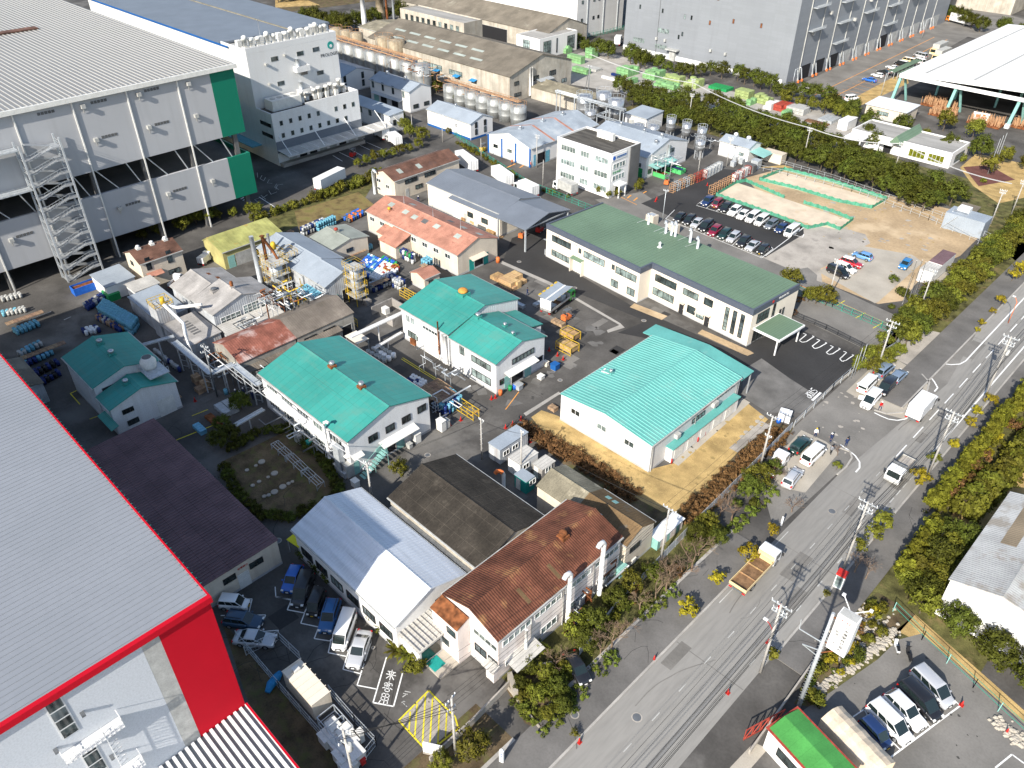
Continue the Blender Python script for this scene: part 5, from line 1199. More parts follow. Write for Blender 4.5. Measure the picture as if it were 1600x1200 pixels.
for i in range(23): q.bar((-250+i*2,163.2,10.2),(-250+i*2,163.2,11.3),.08,.08)
q.bar((-250,163.2,11.3),(-206,163.2,11.3),.08,.08); q.thing('walkway','scaf','rusty walkway along the tops of the tall silo row','walkway')
q=MB(); q.bar((-194,166.2,6.4),(-162,166.2,6.4),1.4,.15)
for i in range(17): q.bar((-194+i*2,165.5,6.4),(-194+i*2,165.5,7.5),.08,.08)
q.bar((-194,165.5,7.5),(-162,165.5,7.5),.08,.08); q.thing('walkway','scaf','rusty walkway along the tops of the low silo row','walkway')
t=tank('storage_tank',2.4,5.5,'stainless',legs=1.2,railm='galv')
put(t,[(-152.5,183.5),(-150.5,190),(-143.5,187)],['steel tank with guard rail, left of the main three','tallest looking steel tank at the back of the trio','wide steel tank nearest the small white block'])
t=tank('storage_tank',1.8,2.6,'stainless',legs=1.0,railm='galv')
put(t,[(-148.2,181.5),(-131,181.5),(-127.5,184)],['low steel tank between the big ones','low steel tank behind the grey roof ridge','small low tank right of the grey roof'])
t=tank('storage_tank',1.3,3.0,'stainless',legs=2.2,railm='galv')
put(t,[(-124.3,187.5),(-118.9,187.2),(-113.8,187)],['slim steel tank on legs, first of three by the track','slim steel tank on legs, middle of three by the track','slim steel tank on legs, last of three by the track'])
t=tank('storage_tank',1.3,2.2,'stainless',legs=2.4,railm='galv')
put(t,[(-109.6,180.0)],['rusty footed steel hopper tank beside the white shed'])
q=MB()
for z in (6.2,6.6):
 for y in (181.2,182.0): q.tube([(-162,y,z),(-136,y,z)],.16,6)
for x in (-161,-154,-148,-142,-137):
 for y in (180.8,182.4): q.box(x-.12,y-.12,0,x+.12,y+.12,6.1)
 q.bar((x,180.8,6.0),(x,182.4,6.0),.15,.15)
q.thing('pipe_bridge','galv','steel pipe bridge passing in front of the steel tanks','pipe bridge')
q=MB()
for z in (4.6,5.0): q.tube([(-142,181.6,z),(-142,176.5,z),(-112,176.9,z)],.14,6)
for x in (-142,-134,-126,-118,-113): q.box(x-.1,176.7,0,x+.1,176.9,4.6)
q.thing('pipe_run','galv','low pipe run behind the grey roofed plant','pipe bridge')
b=B('office_block','small white office with tall glass strips and a flat roof',-219,222.5,-207.2,243)
b.flat(7,'wall_white','roof_flatgrey',.4);
for u in (3.5,): b.win('S',u,1.0,3.4,4.8,3,rows=4)
b.win('E',2,1,4,4.8,4,rows=4);b.win('E',9,1,.6,5,1);b.win('E',15,1,4,4.8,3,rows=4)
b=B('distribution_warehouse','towering white warehouse behind the small glass office',-300,255,-218,284)
b.flat(40,'wall_blockwhite','roof_flatgrey',.4)
for y in (6,16,25): q=MB(); b.fbox(q,'E',y,y+.35,0,39.5,0,.25); b.part(q,'downpipe','galv')
for y in (2.5,9.5,12.5):
 for z in (6,12.5,19): b.win('E',y,z,1.1,1.2,1)
b.door('E',3,1.4,2.3,'blue_trim')
q=MB()
for i in range(14): b.fbox(q,'S',18+i*2.3,20+i*2.3,14.5,16,0,.05)
b.part(q,'strip_window','unit_dark')
b=B('distribution_warehouse','enormous blue grey warehouse with balconies and orange footed bays',-195.5,256.5,-127.2,390)
b.flat(44,'wall_blockgrey','roof_flatgrey',.4)
q=MB(); b.fbox(q,'S',-.02,66.8,0,1.6,0,.12); b.part(q,'plinth','white')
q=MB(); b.fbox(q,'S',15,15.2,0,43,0,.12); b.part(q,'downpipe','steel_dark')
for u,z in ((6,15),(16,15),(25.6,14.4),(28.4,14.5),(38,22),(36,14),(45,15.8),(55.5,16),(44.5,23.5),(55,25),(24,7.5),(25.4,8.7)): b.win('S',u,z,.7,1.4,1,glass='rust' if u>30 else 'glass')
for u,z in ((4.5,3.6),(14.6,2.9),(15.0,8.4)):
 q=MB()
 for i in range(5): b.fbox(q,'S',u+i*1.05,u+i*1.05+.8,z,z+1.5,.01,.06)
 b.part(q,'strip_window','glass_pale')
q=MB(); b.fbox(q,'S',20.5,25.5,3.6,4.0,0,2.2); b.fbox(q,'S',21.8,24.2,0,3.6,0,1.2); b.part(q,'entrance_porch','unit_grey')
for u,z in ((14.8,5.8),(18.6,5.8),(38,5.6),(44,5.5)): q=MB(); b.fbox(q,'S',u,u+.7,z,z+.9,0,.8); b.part(q,'vent_hood','unit_grey')
for i in range(12):
 y0=7.5+i*10
 q=MB(); b.fbox(q,'E',y0,y0+.3,0,43,0,.25); b.part(q,'column','unit_grey')
 for u in (y0-1.3,y0+1.2):
  q=MB(); o_,uu,n,l=b.face('E'); q.bar((o_[0]+1.2,o_[1]+u,0),(o_[0]+.2,o_[1]+u,4.0),.25,.25); o=b.part(q,'bay_buttress','galv')
  q=MB(); q.box(o_[0]+.9,o_[1]+u-.2,0,o_[0]+1.5,o_[1]+u+.2,.8); b.part(q,'orange_foot','orange',o)
 if i in (0,1,2,6): q=MB(); b.fbox(q,'E',y0+1.6,y0+7.6,0,4.6,.02,.05); b.part(q,'bay_opening','dark_inside')
 else: q=MB(); b.fbox(q,'E',y0+1.6,y0+7.6,0,4.4,.02,.08); b.part(q,'bay_shutter','unit_grey')
 q=MB(); b.fbox(q,'E',y0+3.5,y0+4.4,14+(i%3)*5,15+(i%3)*5,0,1.0); b.part(q,'vent_hood','unit_grey')
for i in range(5):
 for z in (8.4,15,21.6) if i%2 else (15.5,22.5):
  y0=8.5+i*20 if z<28 else 9+i*20
  q=MB(); b.fbox(q,'E',y0,y0+9,z,z+.2,0,1.6); o_,uu,n,l=b.face('E'); X=o_[0]+1.6
  for zz in (.5,1.0): q.bar((X,o_[1]+y0,z+zz),(X,o_[1]+y0+9,z+zz),.07,.07)
  for k in range(19): q.bar((X,o_[1]+y0+k*.5,z),(X,o_[1]+y0+k*.5,z+1),.05,.05)
  b.part(q,'balcony','galv')
r=T('open_hall','open hall with huge bright white membrane roof on aqua steel columns','open hall',(-94,263,0))
q=MB(); q.ext([(0,8.6),(0,9.0),(50,11.5),(60,11),(60,10.4),(50,11.0)],'y',0,95); q.build('roof','roof_pvcwhite',r,fix=True)
q=MB(); q.box(0,-.25,7.9,60,0,8.95); q.build('fascia','roof_pvcwhite',r)
q=MB()
for i in range(4): q.bar((i*14+6,4,9.5+i*.7),(i*14+7,90,9.5+i*.7),.4,.1)
q.build('roof_seams','unit_grey',r)
for i,x in enumerate((.4,17,34.5,52)):
 q=MB(); q.bar((x-.9,.4,0),(x,.6,8.4),.8,.8); q.bar((x+1.4,6,0),(x+.6,2,8.2),.5,.5); o=q.build('column','aqua',r);
 q=MB(); q.box(x-1.5,-.2,0,x-.3,1.2,1.2); q.build('column_foot','white',o)
for x in (6,12,24,30,44): q=MB(); q.box(x,18,0,x+.6,18.6,8.8); q.build('inner_column','aqua',r)
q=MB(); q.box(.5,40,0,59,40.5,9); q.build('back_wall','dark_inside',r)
random.seed(3)
def bundle(x,y,label,n=26,w=7,d=5):
 t=T('pole_stack',label,'scaffold stack',(x,y,0)); q=MB()
 for i in range(n*5):
  a_=random.uniform(-w/2,w/2);c_=random.uniform(-d/2,d/2); q.bar((a_,c_,0),(a_+random.uniform(-.15,.15),c_+random.uniform(-.15,.15),random.uniform(1.6,2.8)),.12,.12)
 q.build('tubes','scaf',t); q=MB(); q.box(-w/2,-d/2,.05,w/2,d/2,.5)
 q.build('rack_base','rust',t); return t
bundle(-78,262,'upright scaffold tubes in front of the white roofed hall, left heap');bundle(-66,263,'upright scaffold tubes behind the white notice board under the hall roof',30,9,6);bundle(-82,270,'upright scaffold tubes deeper in the hall by the first column',26,10,5);bundle(-55,268,'upright scaffold tubes at the far right of the hall',30,10,6)
x,y=P(1530,190); q=T('notice_board','white board with orange figures before the scaffold tubes','notice board',(x,y,0),0.1); m_=MB(); m_.box(-2.2,-.05,.6,2.2,.05,2.6); m_.build('board','white',q); m_=MB()
for a_ in (-2,2): m_.box(a_-.06,-.1,0,a_+.06,.1,.6)
m_.build('legs','steel',q); m_=MB(); m_.box(-1.4,-.08,1.2,-.3,-.051,2.0); m_.box(.3,-.08,1.2,1.4,-.051,1.5); m_.box(.5,-.08,1.7,1.2,-.051,2.2); m_.build('figures','orange',q)
b=B('office_block','low white office with flat grey roof, little green gable and green windows',-86.8,219.2,-60.0,231)
b.flat(4,'wall_white','roof_flatgrey',.35,.3)
q=MB(); q.ext([(11.2,3.6),(12.8,5.6),(14.4,3.6)],'y',-2.2,12.2); b.part(q,'gable_roof','roof_green',fix=True)
b.win('S',16.2,.7,4.2,2,4,glass='leaf_lime',frame='frame_white');b.win('S',21.2,.7,4.0,2,4,glass='leaf_lime',frame='frame_white');b.win('S',4.5,.7,.8,2.2,1);b.win('E',3,.7,6,2,5,glass='glass_pale')
q=MB(); b.fbox(q,'S',8.5,12.2,2.7,3.0,0,2.2); b.fbox(q,'S',8.6,8.9,0,2.7,1.9,2.2); b.part(q,'entrance_porch','white'); b.opening('S',9.5,2,2.4)
q=MB(); q.box(0,-4.5,2.7,5,-.02,3.0); q.box(.2,-4.3,0,.5,-4,2.7); q.box(4.4,-4.3,0,4.7,-4,2.7); b.part(q,'side_terrace','white')
b=B('small_shed','small beige flat roofed block with pale lid roof near the car park',-95,244.5,-82.4,254)
b.gable(3.6,3.9,'x',1,.4,'roof_white_tin','wall_beige',gut=False);b.win('S',3.5,1.3,3.5,1.1,5,glass='glass_pale');b.win('E',2,1.2,2,1.1,2)
x,y=P(1507,345); b=B('small_shed','little grey hut with dark roof by the track end',x-2.4,y,x+1.6,y+3); b.gable(2.4,2.9,'x',1,.3,'roof_asbestos','wall_weather',plinth=False,gut=False);b.win('S',.8,1,1.6,.8,2)
x,y=P(1470,355); b=B('plant_cabin','pale blue prefabricated cabin with white fan on the soil lot corner',x,y,x+8.2,y+4.6); b.flat(3.6,'roof_greyblue','roof_greyblue',0);b.part(MB().box(1.5,2.2,3.66,3.9,4.2,4.6),'roof_unit','white')
q=MB(); q.tube([(1,1.2,3.6),(1,1.2,4.1),(4,1.2,4.1)],.12,6); q.bar((0,-.15,0),(2.6,-.15,3.4),.5,.1); b.part(q,'roof_pipes','galv')
x,y=P(1432,438); b=B('plant_cabin','long container cabin with dark ribbed roof behind the bare tree',x,y-.2,x+2.6,y+11); b.flat(2.8,'white','roof_maroon',0,y0=4.1);b.X0=0
q=MB(); q.box(0,0,0,2.6,4.09,2.6); b.part(q,'white_cabin','white'); q=MB(); q.box(-.1,-.1,2.6,2.7,4.08,2.72); b.part(q,'cabin_lid','roof_dirtywhite')
q=MB(); q.box(2.7,-.5,0,3.6,11,.12); b.part(q,'plinth','concrete_pale')
b=B('factory_block','pale grey building with flat roof beyond the far trees',-140,425,-112,450); b.flat(9,'wall_weather','roof_flatgrey',.5)
b=B('distribution_warehouse','distant white warehouse beyond the parked long trailer',-108,440,0,500); b.flat(22,'wall_blockwhite','roof_flatgrey',.5)
b=B('storage_shed','white shed with blotchy grey sheet roof in the lower right',-6.9,76.2,8,96); b.gable(6,7.5,'y',.35,.2,'roof_blotch','wall_blockwhite',plinth=False,gut=False); q=b.sky(2.2,9,1.6,8,'roof_blotchbrown')
b=B('reception_hut','small hut with bright green roof and red trim at the bottom edge',-12.5,40.5,-8.6,51.2,rz=0)
x0,y0=P(1202,1138,3.4); x1_,y1_=P(1247,1108,3.4); x2,y2=P(1340,1212,3.4)
b.r.location=(x0,y0,0); w=math.dist((x0,y0),(x1_,y1_)); dd=math.dist((x1_,y1_),(x2,y2)); b.r.rotation_euler=(0,0,math.atan2(y1_-y0,x1_-x0)-PI); b.w=w;b.d=dd
b.r.location=(x1_,y1_,0); b.flat(3.4,'wall_white','roof_brightgreen',.0,x0=0,y0=0,x1=w,y1=dd)
q=MB(); q.box(-.2,-.25,3.3,w+.2,dd+.2,3.45); b.part(q,'roof_edge','red_dull'); q=MB(); q.ext([(0,3.46),(w/2,3.9),(w,3.46)],'y',.0,dd); b.part(q,'roof_crown','roof_brightgreen')
b.win('E',1.2,1.2,2.2,1.2,2) if False else b.win('E',dd*.2,1.1,3.0,1.2,3)
r=T('carport_tent','cream fabric storage tent beside the green roofed hut','tent',(*P(1330,1165),0))
a0=P(1283,1122,2.2);a1=P(1318,1104,2.2);a2=P(1389,1178,2.2)
r.location=(a0[0],a0[1],0); ang=math.atan2(a2[1]-a1[1],a2[0]-a1[0]); L_=math.dist(a1,a2)+1; Wd=math.dist(a0,a1); r.rotation_euler=(0,0,ang)
q=MB()
prof=[(0,.0),(0,2.1),(Wd*.25,2.55),(Wd*.5,2.75),(Wd*.75,2.55),(Wd,2.1),(Wd,0)]; n=9
for i in range(n+1):
 sag=-.09 if i%2 else 0
 for t_,z in prof: q.v.append((L_*i/n,t_,max(0,z+sag if z>0 else 0)))
m_=len(prof)
for i in range(n):
 for j in range(m_-1): k=i*m_+j; q.f.append((k,k+1,k+m_+1,k+m_)); q.m.append(0); q.s.append(False)
q.build('cover','tent_beige',r)
q=MB()
for i in range(n+1): q.bar((L_*i/n,.05,0),(L_*i/n,.05,2.1),.05,.05)
q.build('frame','galv',r)
# ================= vehicles =================
for n_,c_ in {'white':(.78,.78,.78),'silver':(.50,.51,.53),'black':(.012,.012,.014),'grey':(.16,.18,.21),'navy':(.012,.03,.10),'blue':(.015,.12,.48),'bluesuv':(.012,.10,.28),'sky':(.15,.33,.62),'dkred':(.20,.008,.03),'red':(.40,.01,.02),'dkgreen':(.01,.035,.03),'dkblue':(.015,.05,.10),'pearl':(.72,.72,.70),'bluegrey':(.20,.26,.34),'teal':(.02,.35,.28),'azure':(.02,.16,.38),'orange':(.75,.25,.03),'green':(.05,.45,.06),'cream':(.72,.55,.28)}.items():
 D('paint_'+n_,c_,.32,metal=.25 if n_ in('silver','grey','bluegrey','sky') else 0,var=.02,fine=0,coat=.7)
CT={ # L,W,H, belt, hood z, body stations, cabin (rear base, rear top, front top, front base)
'kei':(3.4,1.48,1.72,.98,(-.5,-.44,.14,.34),.9),'keivan':(3.4,1.48,1.85,1.0,(-.5,-.47,.24,.44),.85),'hatch':(4.0,1.7,1.5,.95,(-.47,-.36,.08,.27),.88),'sedan':(4.7,1.8,1.45,.93,(-.36,-.2,.06,.23),.88),
'wagon':(4.4,1.7,1.58,.96,(-.49,-.42,.07,.26),.9),'minivan':(4.75,1.78,1.85,1.02,(-.49,-.46,.15,.36),.93),'van':(4.8,1.72,1.98,1.05,(-.5,-.48,.3,.44),.95),'suv':(4.5,1.82,1.68,1.02,(-.48,-.38,.07,.25),.95)}
CARC={}
def wheelmesh(r=.32,w=.2):
 k=('wh',r,w)
 if k in CARC: return CARC[k]
 q=MB(); q.lathe((0,0,-w/2),[(r*.7,0),(r*.95,.01),(r,.04),(r,w-.04),(r*.95,w-.01),(r*.7,w)],16); t=q.mesh('wheel',['rubber'])
 h=MB(); h.lathe((0,0,-w/2-.005),[(r*.62,0),(r*.62,w+.01)],12); rim=h.mesh('rim',['hub']); CARC[k]=(t,rim); return CARC[k]
def mo(name,me,parent,loc=(0,0,0),rot=(0,0,0)):
 o=bpy.data.objects.new(name,me); COL.objects.link(o); o.parent=parent; o.location=loc; o.rotation_euler=rot; KIDS.setdefault(parent.name,[]).append(o); return o
def addwheels(t,xs,wy,r=.32,w=.2):
 tm,rm=wheelmesh(r,w)
 for x in xs:
  for s in (-1,1):
   o=mo('wheel',tm,t,(x,s*wy,r),(PI/2,0,0)); mo('rim',rm,o)
def carproto(ty,colr,roofc=None):
 key=(ty,colr,roofc)
 if key in CARC: return CARC[key]
 L,Wd,Hh,belt,cab,hood=CT[ty]; w=Wd/2; P_='paint_'+colr; RP='paint_'+roofc if roofc else P_
 D_={}
 boxy=ty in('kei','keivan','minivan','van')
 st=[(-.5,.86,belt*.80),(-.485,.94,belt*.95),(-.4,1,belt),(cab[3]*.6,1,belt),(cab[3],.99,hood),(.43,.96,hood-.08 if not boxy else hood-.1),(.485,.88,hood-.22),(.5,.76,.5)]
 b=MB(); ring=[]; zb=.22
 for x,ws,zt in st:
  W_=w*ws; X=x*L
  ring.append([(X,-W_*.9,zb),(X,-W_*1.0,zb+.16),(X,-W_*1.0,zt*.72),(X,-W_*.95,zt-.04),(X,-W_*.82,zt),(X,0,zt+.025),(X,W_*.82,zt),(X,W_*.95,zt-.04),(X,W_,zt*.72),(X,W_,zb+.16),(X,W_*.9,zb)])
 n=len(ring[0])
 for r_ in ring: b.v+=r_
 for i in range(len(ring)-1):
  for j in range(n-1): k=i*n+j; b.f.append((k,k+1,k+n+1,k+n)); b.m.append(0); b.s.append(True)
  b.f.append((i*n,(i+1)*n,(i+1)*n+n-1,i*n+n-1)); b.m.append(0); b.s.append(False)
 b.f.append(tuple(range(n))); b.f.append(tuple((len(ring)-1)*n+k for k in reversed(range(n)))); b.m+=[0,0]; b.s+=[False,False]
 me=b.mesh('body',[P_]); b.fixn(me); D_['body']=me
 xr0,xr1,xf1,xf0=[q*L for q in cab]; w0=w*.93; w1=w*(.8 if not boxy else .86); zr=Hh
 c=MB(); zm=belt+(zr-belt)*.0
 lo=[(xr0,-w0*.95,belt-.03),(xf0,-w0*.9,belt-.05),(xf0,w0*.9,belt-.05),(xr0,w0*.95,belt-.03)]
 mid=[(xr1-.0,-w1,zr-.07),(xf1,-w1,zr-.07),(xf1,w1,zr-.07),(xr1,w1,zr-.07)]
 top=[(xr1+.12,-w1+.12,zr),(xf1-.18,-w1+.12,zr-.01),(xf1-.18,w1-.12,zr-.01),(xr1+.12,w1-.12,zr)]
 c.v+=lo+mid+top
 for a_ in (0,4):
  for j in range(4): k=(j+1)%4; c.f.append((a_+j,a_+k,a_+4+k,a_+4+j)); c.m.append(0 if a_==0 else 1); c.s.append(False)
 c.f.append((8,9,10,11)); c.m.append(1); c.s.append(True)
 me=c.mesh('cabin',[P_,RP]); c.fixn(me); D_['cabin']=me
 def quadglass(a,b_,c_,d,name,ins=.06,off=.012):
  a,b_,c_,d=map(Vector,(a,b_,c_,d)); ce=(a+b_+c_+d)/4; nn=(b_-a).cross(d-a).normalized();
  if nn.dot(ce-Vector((0,0,.9)))<0: nn=-nn
  pts=[]
  for p in (a,b_,c_,d):
   v=(ce-p); pts.append(p+v.normalized()*min(ins*1.5,v.length*.3)+nn*off)
  g=MB(); g.face(pts); g.face([p-nn*.008 for p in pts][::-1]); return g.mesh(name,['glass_car'])
 D_['windshield']=quadglass(lo[1],lo[2],mid[2],mid[1],'windshield',.05)
 D_['rear_window']=quadglass(lo[0],lo[3],mid[3],mid[0],'rear_window',.09)
 for s,(i,j) in ((-1,(0,1)),(1,(3,2))):
  g=MB()
  for t0,t1 in ((.02,.34),(.37,.66),(.69,.97)):
   L0=Vector(lo[i]).lerp(Vector(lo[j]),t0);L1=Vector(lo[i]).lerp(Vector(lo[j]),t1);M0=Vector(mid[i]).lerp(Vector(mid[j]),t0);M1=Vector(mid[i]).lerp(Vector(mid[j]),t1)
   p0,p1,p2,p3=L0.lerp(M0,.14),L1.lerp(M1,.14),L1.lerp(M1,.9),L0.lerp(M0,.9)
   o=Vector((0,s*.014,.004)); g.face([p+o for p in (p0,p1,p2,p3)]); g.face([p+o*.3 for p in (p0,p1,p2,p3)][::-1])
  D_['side_window%d'%s]=g.mesh('side_windows',['glass_car'])
 q=MB(); q.box(L*.455,w*.5,hood-.32,L*.5+.0,w*.86,hood-.16); D_['headlight1']=q.mesh('headlight',['lamp_clear'])
 q=MB(); q.box(L*.455,-w*.86,hood-.32,L*.5+.0,-w*.5,hood-.16); D_['headlight-1']=q.mesh('headlight',['lamp_clear'])
 for s in (1,-1):
  q=MB(); q.box(-L*.5-.015,s*w*.66,belt*.62,-L*.46,s*w*.92,belt*.95); D_['taillight%d'%s]=q.mesh('taillight',['lamp_red'])
 q=MB(); q.box(L*.5-.02,-w*.45,.3,L*.5+.03,w*.45,.48); q.box(L*.49,-w*.35,.52,L*.5+.02,w*.35,.62); D_['grille']=q.mesh('grille',['frame_dark'])
 q=MB(); q.box(L*.5+.01,-.17,.36,L*.5+.045,.17,.5); q.box(-L*.5-.03,-.17,.5,-L*.5-.005,.17,.65); D_['number_plates']=q.mesh('number_plate',['yellow' if ty in('kei','keivan') else 'white'])
 for s in (1,-1):
  q=MB(); q.box(xf0-.45,s*(w+.0),belt+.0,xf0-.3,s*(w+.17),belt+.14); D_['mirror%d'%s]=q.mesh('wing_mirror',[P_])
 q=MB();
 for x in (-.31,.31):
  for s in (1,-1):
   n0=len(q.v); q.lathe((0,0,0),[(.37,0),(.37,.012)],16,sm=False)
   for k in range(n0,len(q.v)): X,Y,Z=q.v[k]; q.v[k]=(x*L+X,s*(w-.012+.0)+ (Z if s>0 else -Z),max(.22,.33+Y))
 D_['wheel_arch']=q.mesh('wheel_arches',['rubber'])
 CARC[key]=D_; return D_
def addcar(ty,colr,c,f,label,roof=None,zc=.0,group=None,name='parked_car',cat='car'):
 x,y=P(c[0],c[1],.7); fx,fy=P(f[0],f[1],.7); a_=math.atan2(fy-y,fx-x)
 D_=carproto(ty,colr,roof); t=T(name,label,cat,(x,y,zc),a_,group); L,Wd=CT[ty][:2]
 for k,me in D_.items(): mo(me.name.split('.')[0],me,t)
 addwheels(t,(-.31*L,.31*L),Wd/2-.09)
 return t
ang=None
C=[('kei','white',(366,942),(390,944),'white boxy minicar nearest the maroon roofed shed'),
('suv','dkblue',(380,969),(408,973),'dark teal blue estate with roof rails parked above the silver sedan'),
('sedan','silver',(398,997),(430,1000),'silver sedan parked beside the fenced yard, lowest of the left trio'),
('hatch','blue',(457,903),(447,925),'bright blue hatchback at the head of the slanted row in shade'),
('minivan','black',(473,921),(464,945),'black minivan second in the slanted row in shade'),
('keivan','black',(494,942),(486,962),'small boxy black van third in the slanted row'),
('suv','bluesuv',(515,961),(507,986),'blue crossover with roof rails between the black box van and white van'),
('van','white',(538,985),(528,1013),'white people carrier beside the silver sedan in the slanted row'),
('sedan','silver',(561,1013),(552,1038),'silver sedan half in sunlight at the end of the slanted row'),
('wagon','dkgreen',(1251,694),(1264,682),'black green hatchback parked inside by the gate rail'),
('van','white',(1271,710),(1285,697),'long white van parked near the three standing men'),
('wagon','silver',(1239,745),(1250,731),'silver estate with streaky roof behind the bare tree at the kerb'),
('minivan','bluegrey',(1382,577),(1393,568),'grey blue van parked closest to the gate post'),
('wagon','bluegrey',(1404,587),(1416,576),'grey blue estate tucked behind the black van'),
('minivan','black',(1385,604),(1374,616),'black van between the white people carrier and grey estate'),
('minivan','white',(1361,624),(1350,636),'white people carrier with its front door open by the worker'),
('van','pearl',(1356,600),(1367,589),'white van with its tailgate open near the gate'),
('hatch','black',(902,1043),(913,1062),'black car tucked into the gap in the roadside garden'),
('kei','navy',(1368,1145),(1382,1160),'small navy car with a sun shade next to the fabric tent'),
('minivan','white',(1390,1128),(1412,1150),'tall white people carrier right beside the small navy car'),
('suv','white',(1414,1109),(1436,1131),'white crossover with dark roof glass between white van and black car'),
('minivan','black',(1438,1094),(1456,1112),'black people carrier beside the silver one in the lower car park'),
('minivan','silver',(1457,1073),(1478,1094),'silver people carrier nearest the dry grass strip'),
('hatch','sky',(1348,399),(1333,394),'light blue hatchback on the pale gravel'),
('hatch','azure',(1415,412),(1407,420),'bright blue car parked alone on the gravel'),
('suv','red',(1330,410),(1342,414),'red car with white roof on the pale gravel'),
('wagon','white',(1321,418),(1333,423),'white car between the red and black ones on gravel'),
('minivan','black',(1310,425),(1322,431),'black van nearest the kerb on the pale gravel'),
('minivan','white',(1331,153),(1343,151),'white car standing alone by the orange bays'),
('sedan','blue',(1359,124),(1345,121),'bright blue sedan by the long green bike shelter'),
('van','cream',(1419,95),(1405,92),'cream and green minibus by the bike shelter'),
('hatch','white',(1371,117),(1358,114),'white hatchback directly behind the bright blue sedan'),
('sedan','black',(1381,112),(1368,109),'black car among the row beside the bike shelter'),
('sedan','white',(1395,105),(1382,102),'white sedan midway along the bike shelter row'),
('minivan','black',(1408,99),(1395,96),'black van just before the cream minibus'),
('van','white',(1436,96),(1425,92),'white van in front of the big cream trucks'),
('van','silver',(1438,87),(1426,84),'silver white van above the other white van'),
('sedan','white',(1225,196),(1215,190),'white car roof half hidden by the dark belt of trees'),
]
for ty,cl,c,f,lb in C:
 t=addcar(ty,cl,c,f,lb,roof='white' if 'white roof' in lb else ('white' if 'minibus' in lb else None))
 if 'front door open' in lb:
  q=MB(); q.box(-.0,0,.35,.9,.06,1.1); o=q.build('open_door','paint_white',t,(.35,-.9,0)); o.rotation_euler=(0,0,-1.1)
 if 'tailgate open' in lb:
  q=MB(); q.bar((-2.35,0,1.95),(-3.2,0,2.05),1.5,.06); q.build('open_tailgate','paint_white',t)
 if 'roof rails' in lb or 'streaky' in lb:
  for s in (.55,-.55): q=MB(); q.bar((-1.6,s,1.72 if ty=='suv' else 1.62),(.2,s,1.72 if ty=='suv' else 1.62),.05,.05); q.build('roof_rail','frame_dark',t)
A_=[('hatch','black','black hatchback'),('wagon','black','black estate'),('hatch','silver','silver hatchback'),('minivan','black','black people carrier'),('suv','dkred','dark red black crossover'),('wagon','dkgreen','dark green estate'),('wagon','silver','silver estate'),('suv','black','black crossover'),('sedan','silver','silver sedan'),('kei','black','tiny black car with yellow plate')]
apx=[(1062,339),(1077,343),(1089,348),(1103,353),(1117,360),(1132,365),(1146,370),(1162,377),(1176,383),(1192,390)]
ords=['first','second','third','fourth','fifth','sixth','seventh','eighth','ninth','last']
for i,((ty,cl,nm),p) in enumerate(zip(A_,apx)): addcar(ty,cl,p,(p[0]-9,p[1]+7.5),'%s, %s from left in front row behind office'%(nm,ords[i]),group='cars in the front row behind the office')
B_=[('suv','navy','dark navy crossover'),('keivan','dkred','dark red boxy car'),('suv','black','black crossover'),('suv','white','white crossover with dark glass'),('hatch','white','white hatchback'),('minivan','white','white people carrier'),('minivan','pearl','off white people carrier'),('wagon','grey','grey estate'),('hatch','navy','navy hatchback'),('van','white','white van with a roof hatch')]
bpx=[(1106,314),(1121,318),(1134,324),(1148,329),(1161,335),(1176,339),(1190,344),(1205,350),(1221,356),(1237,361)]
for i,((ty,cl,nm),p) in enumerate(zip(B_,bpx)): addcar(ty,cl,p,(p[0]-9.5,p[1]+7),'%s, %s from left in row below green netting'%(nm,ords[i]),group='cars below the green netting')
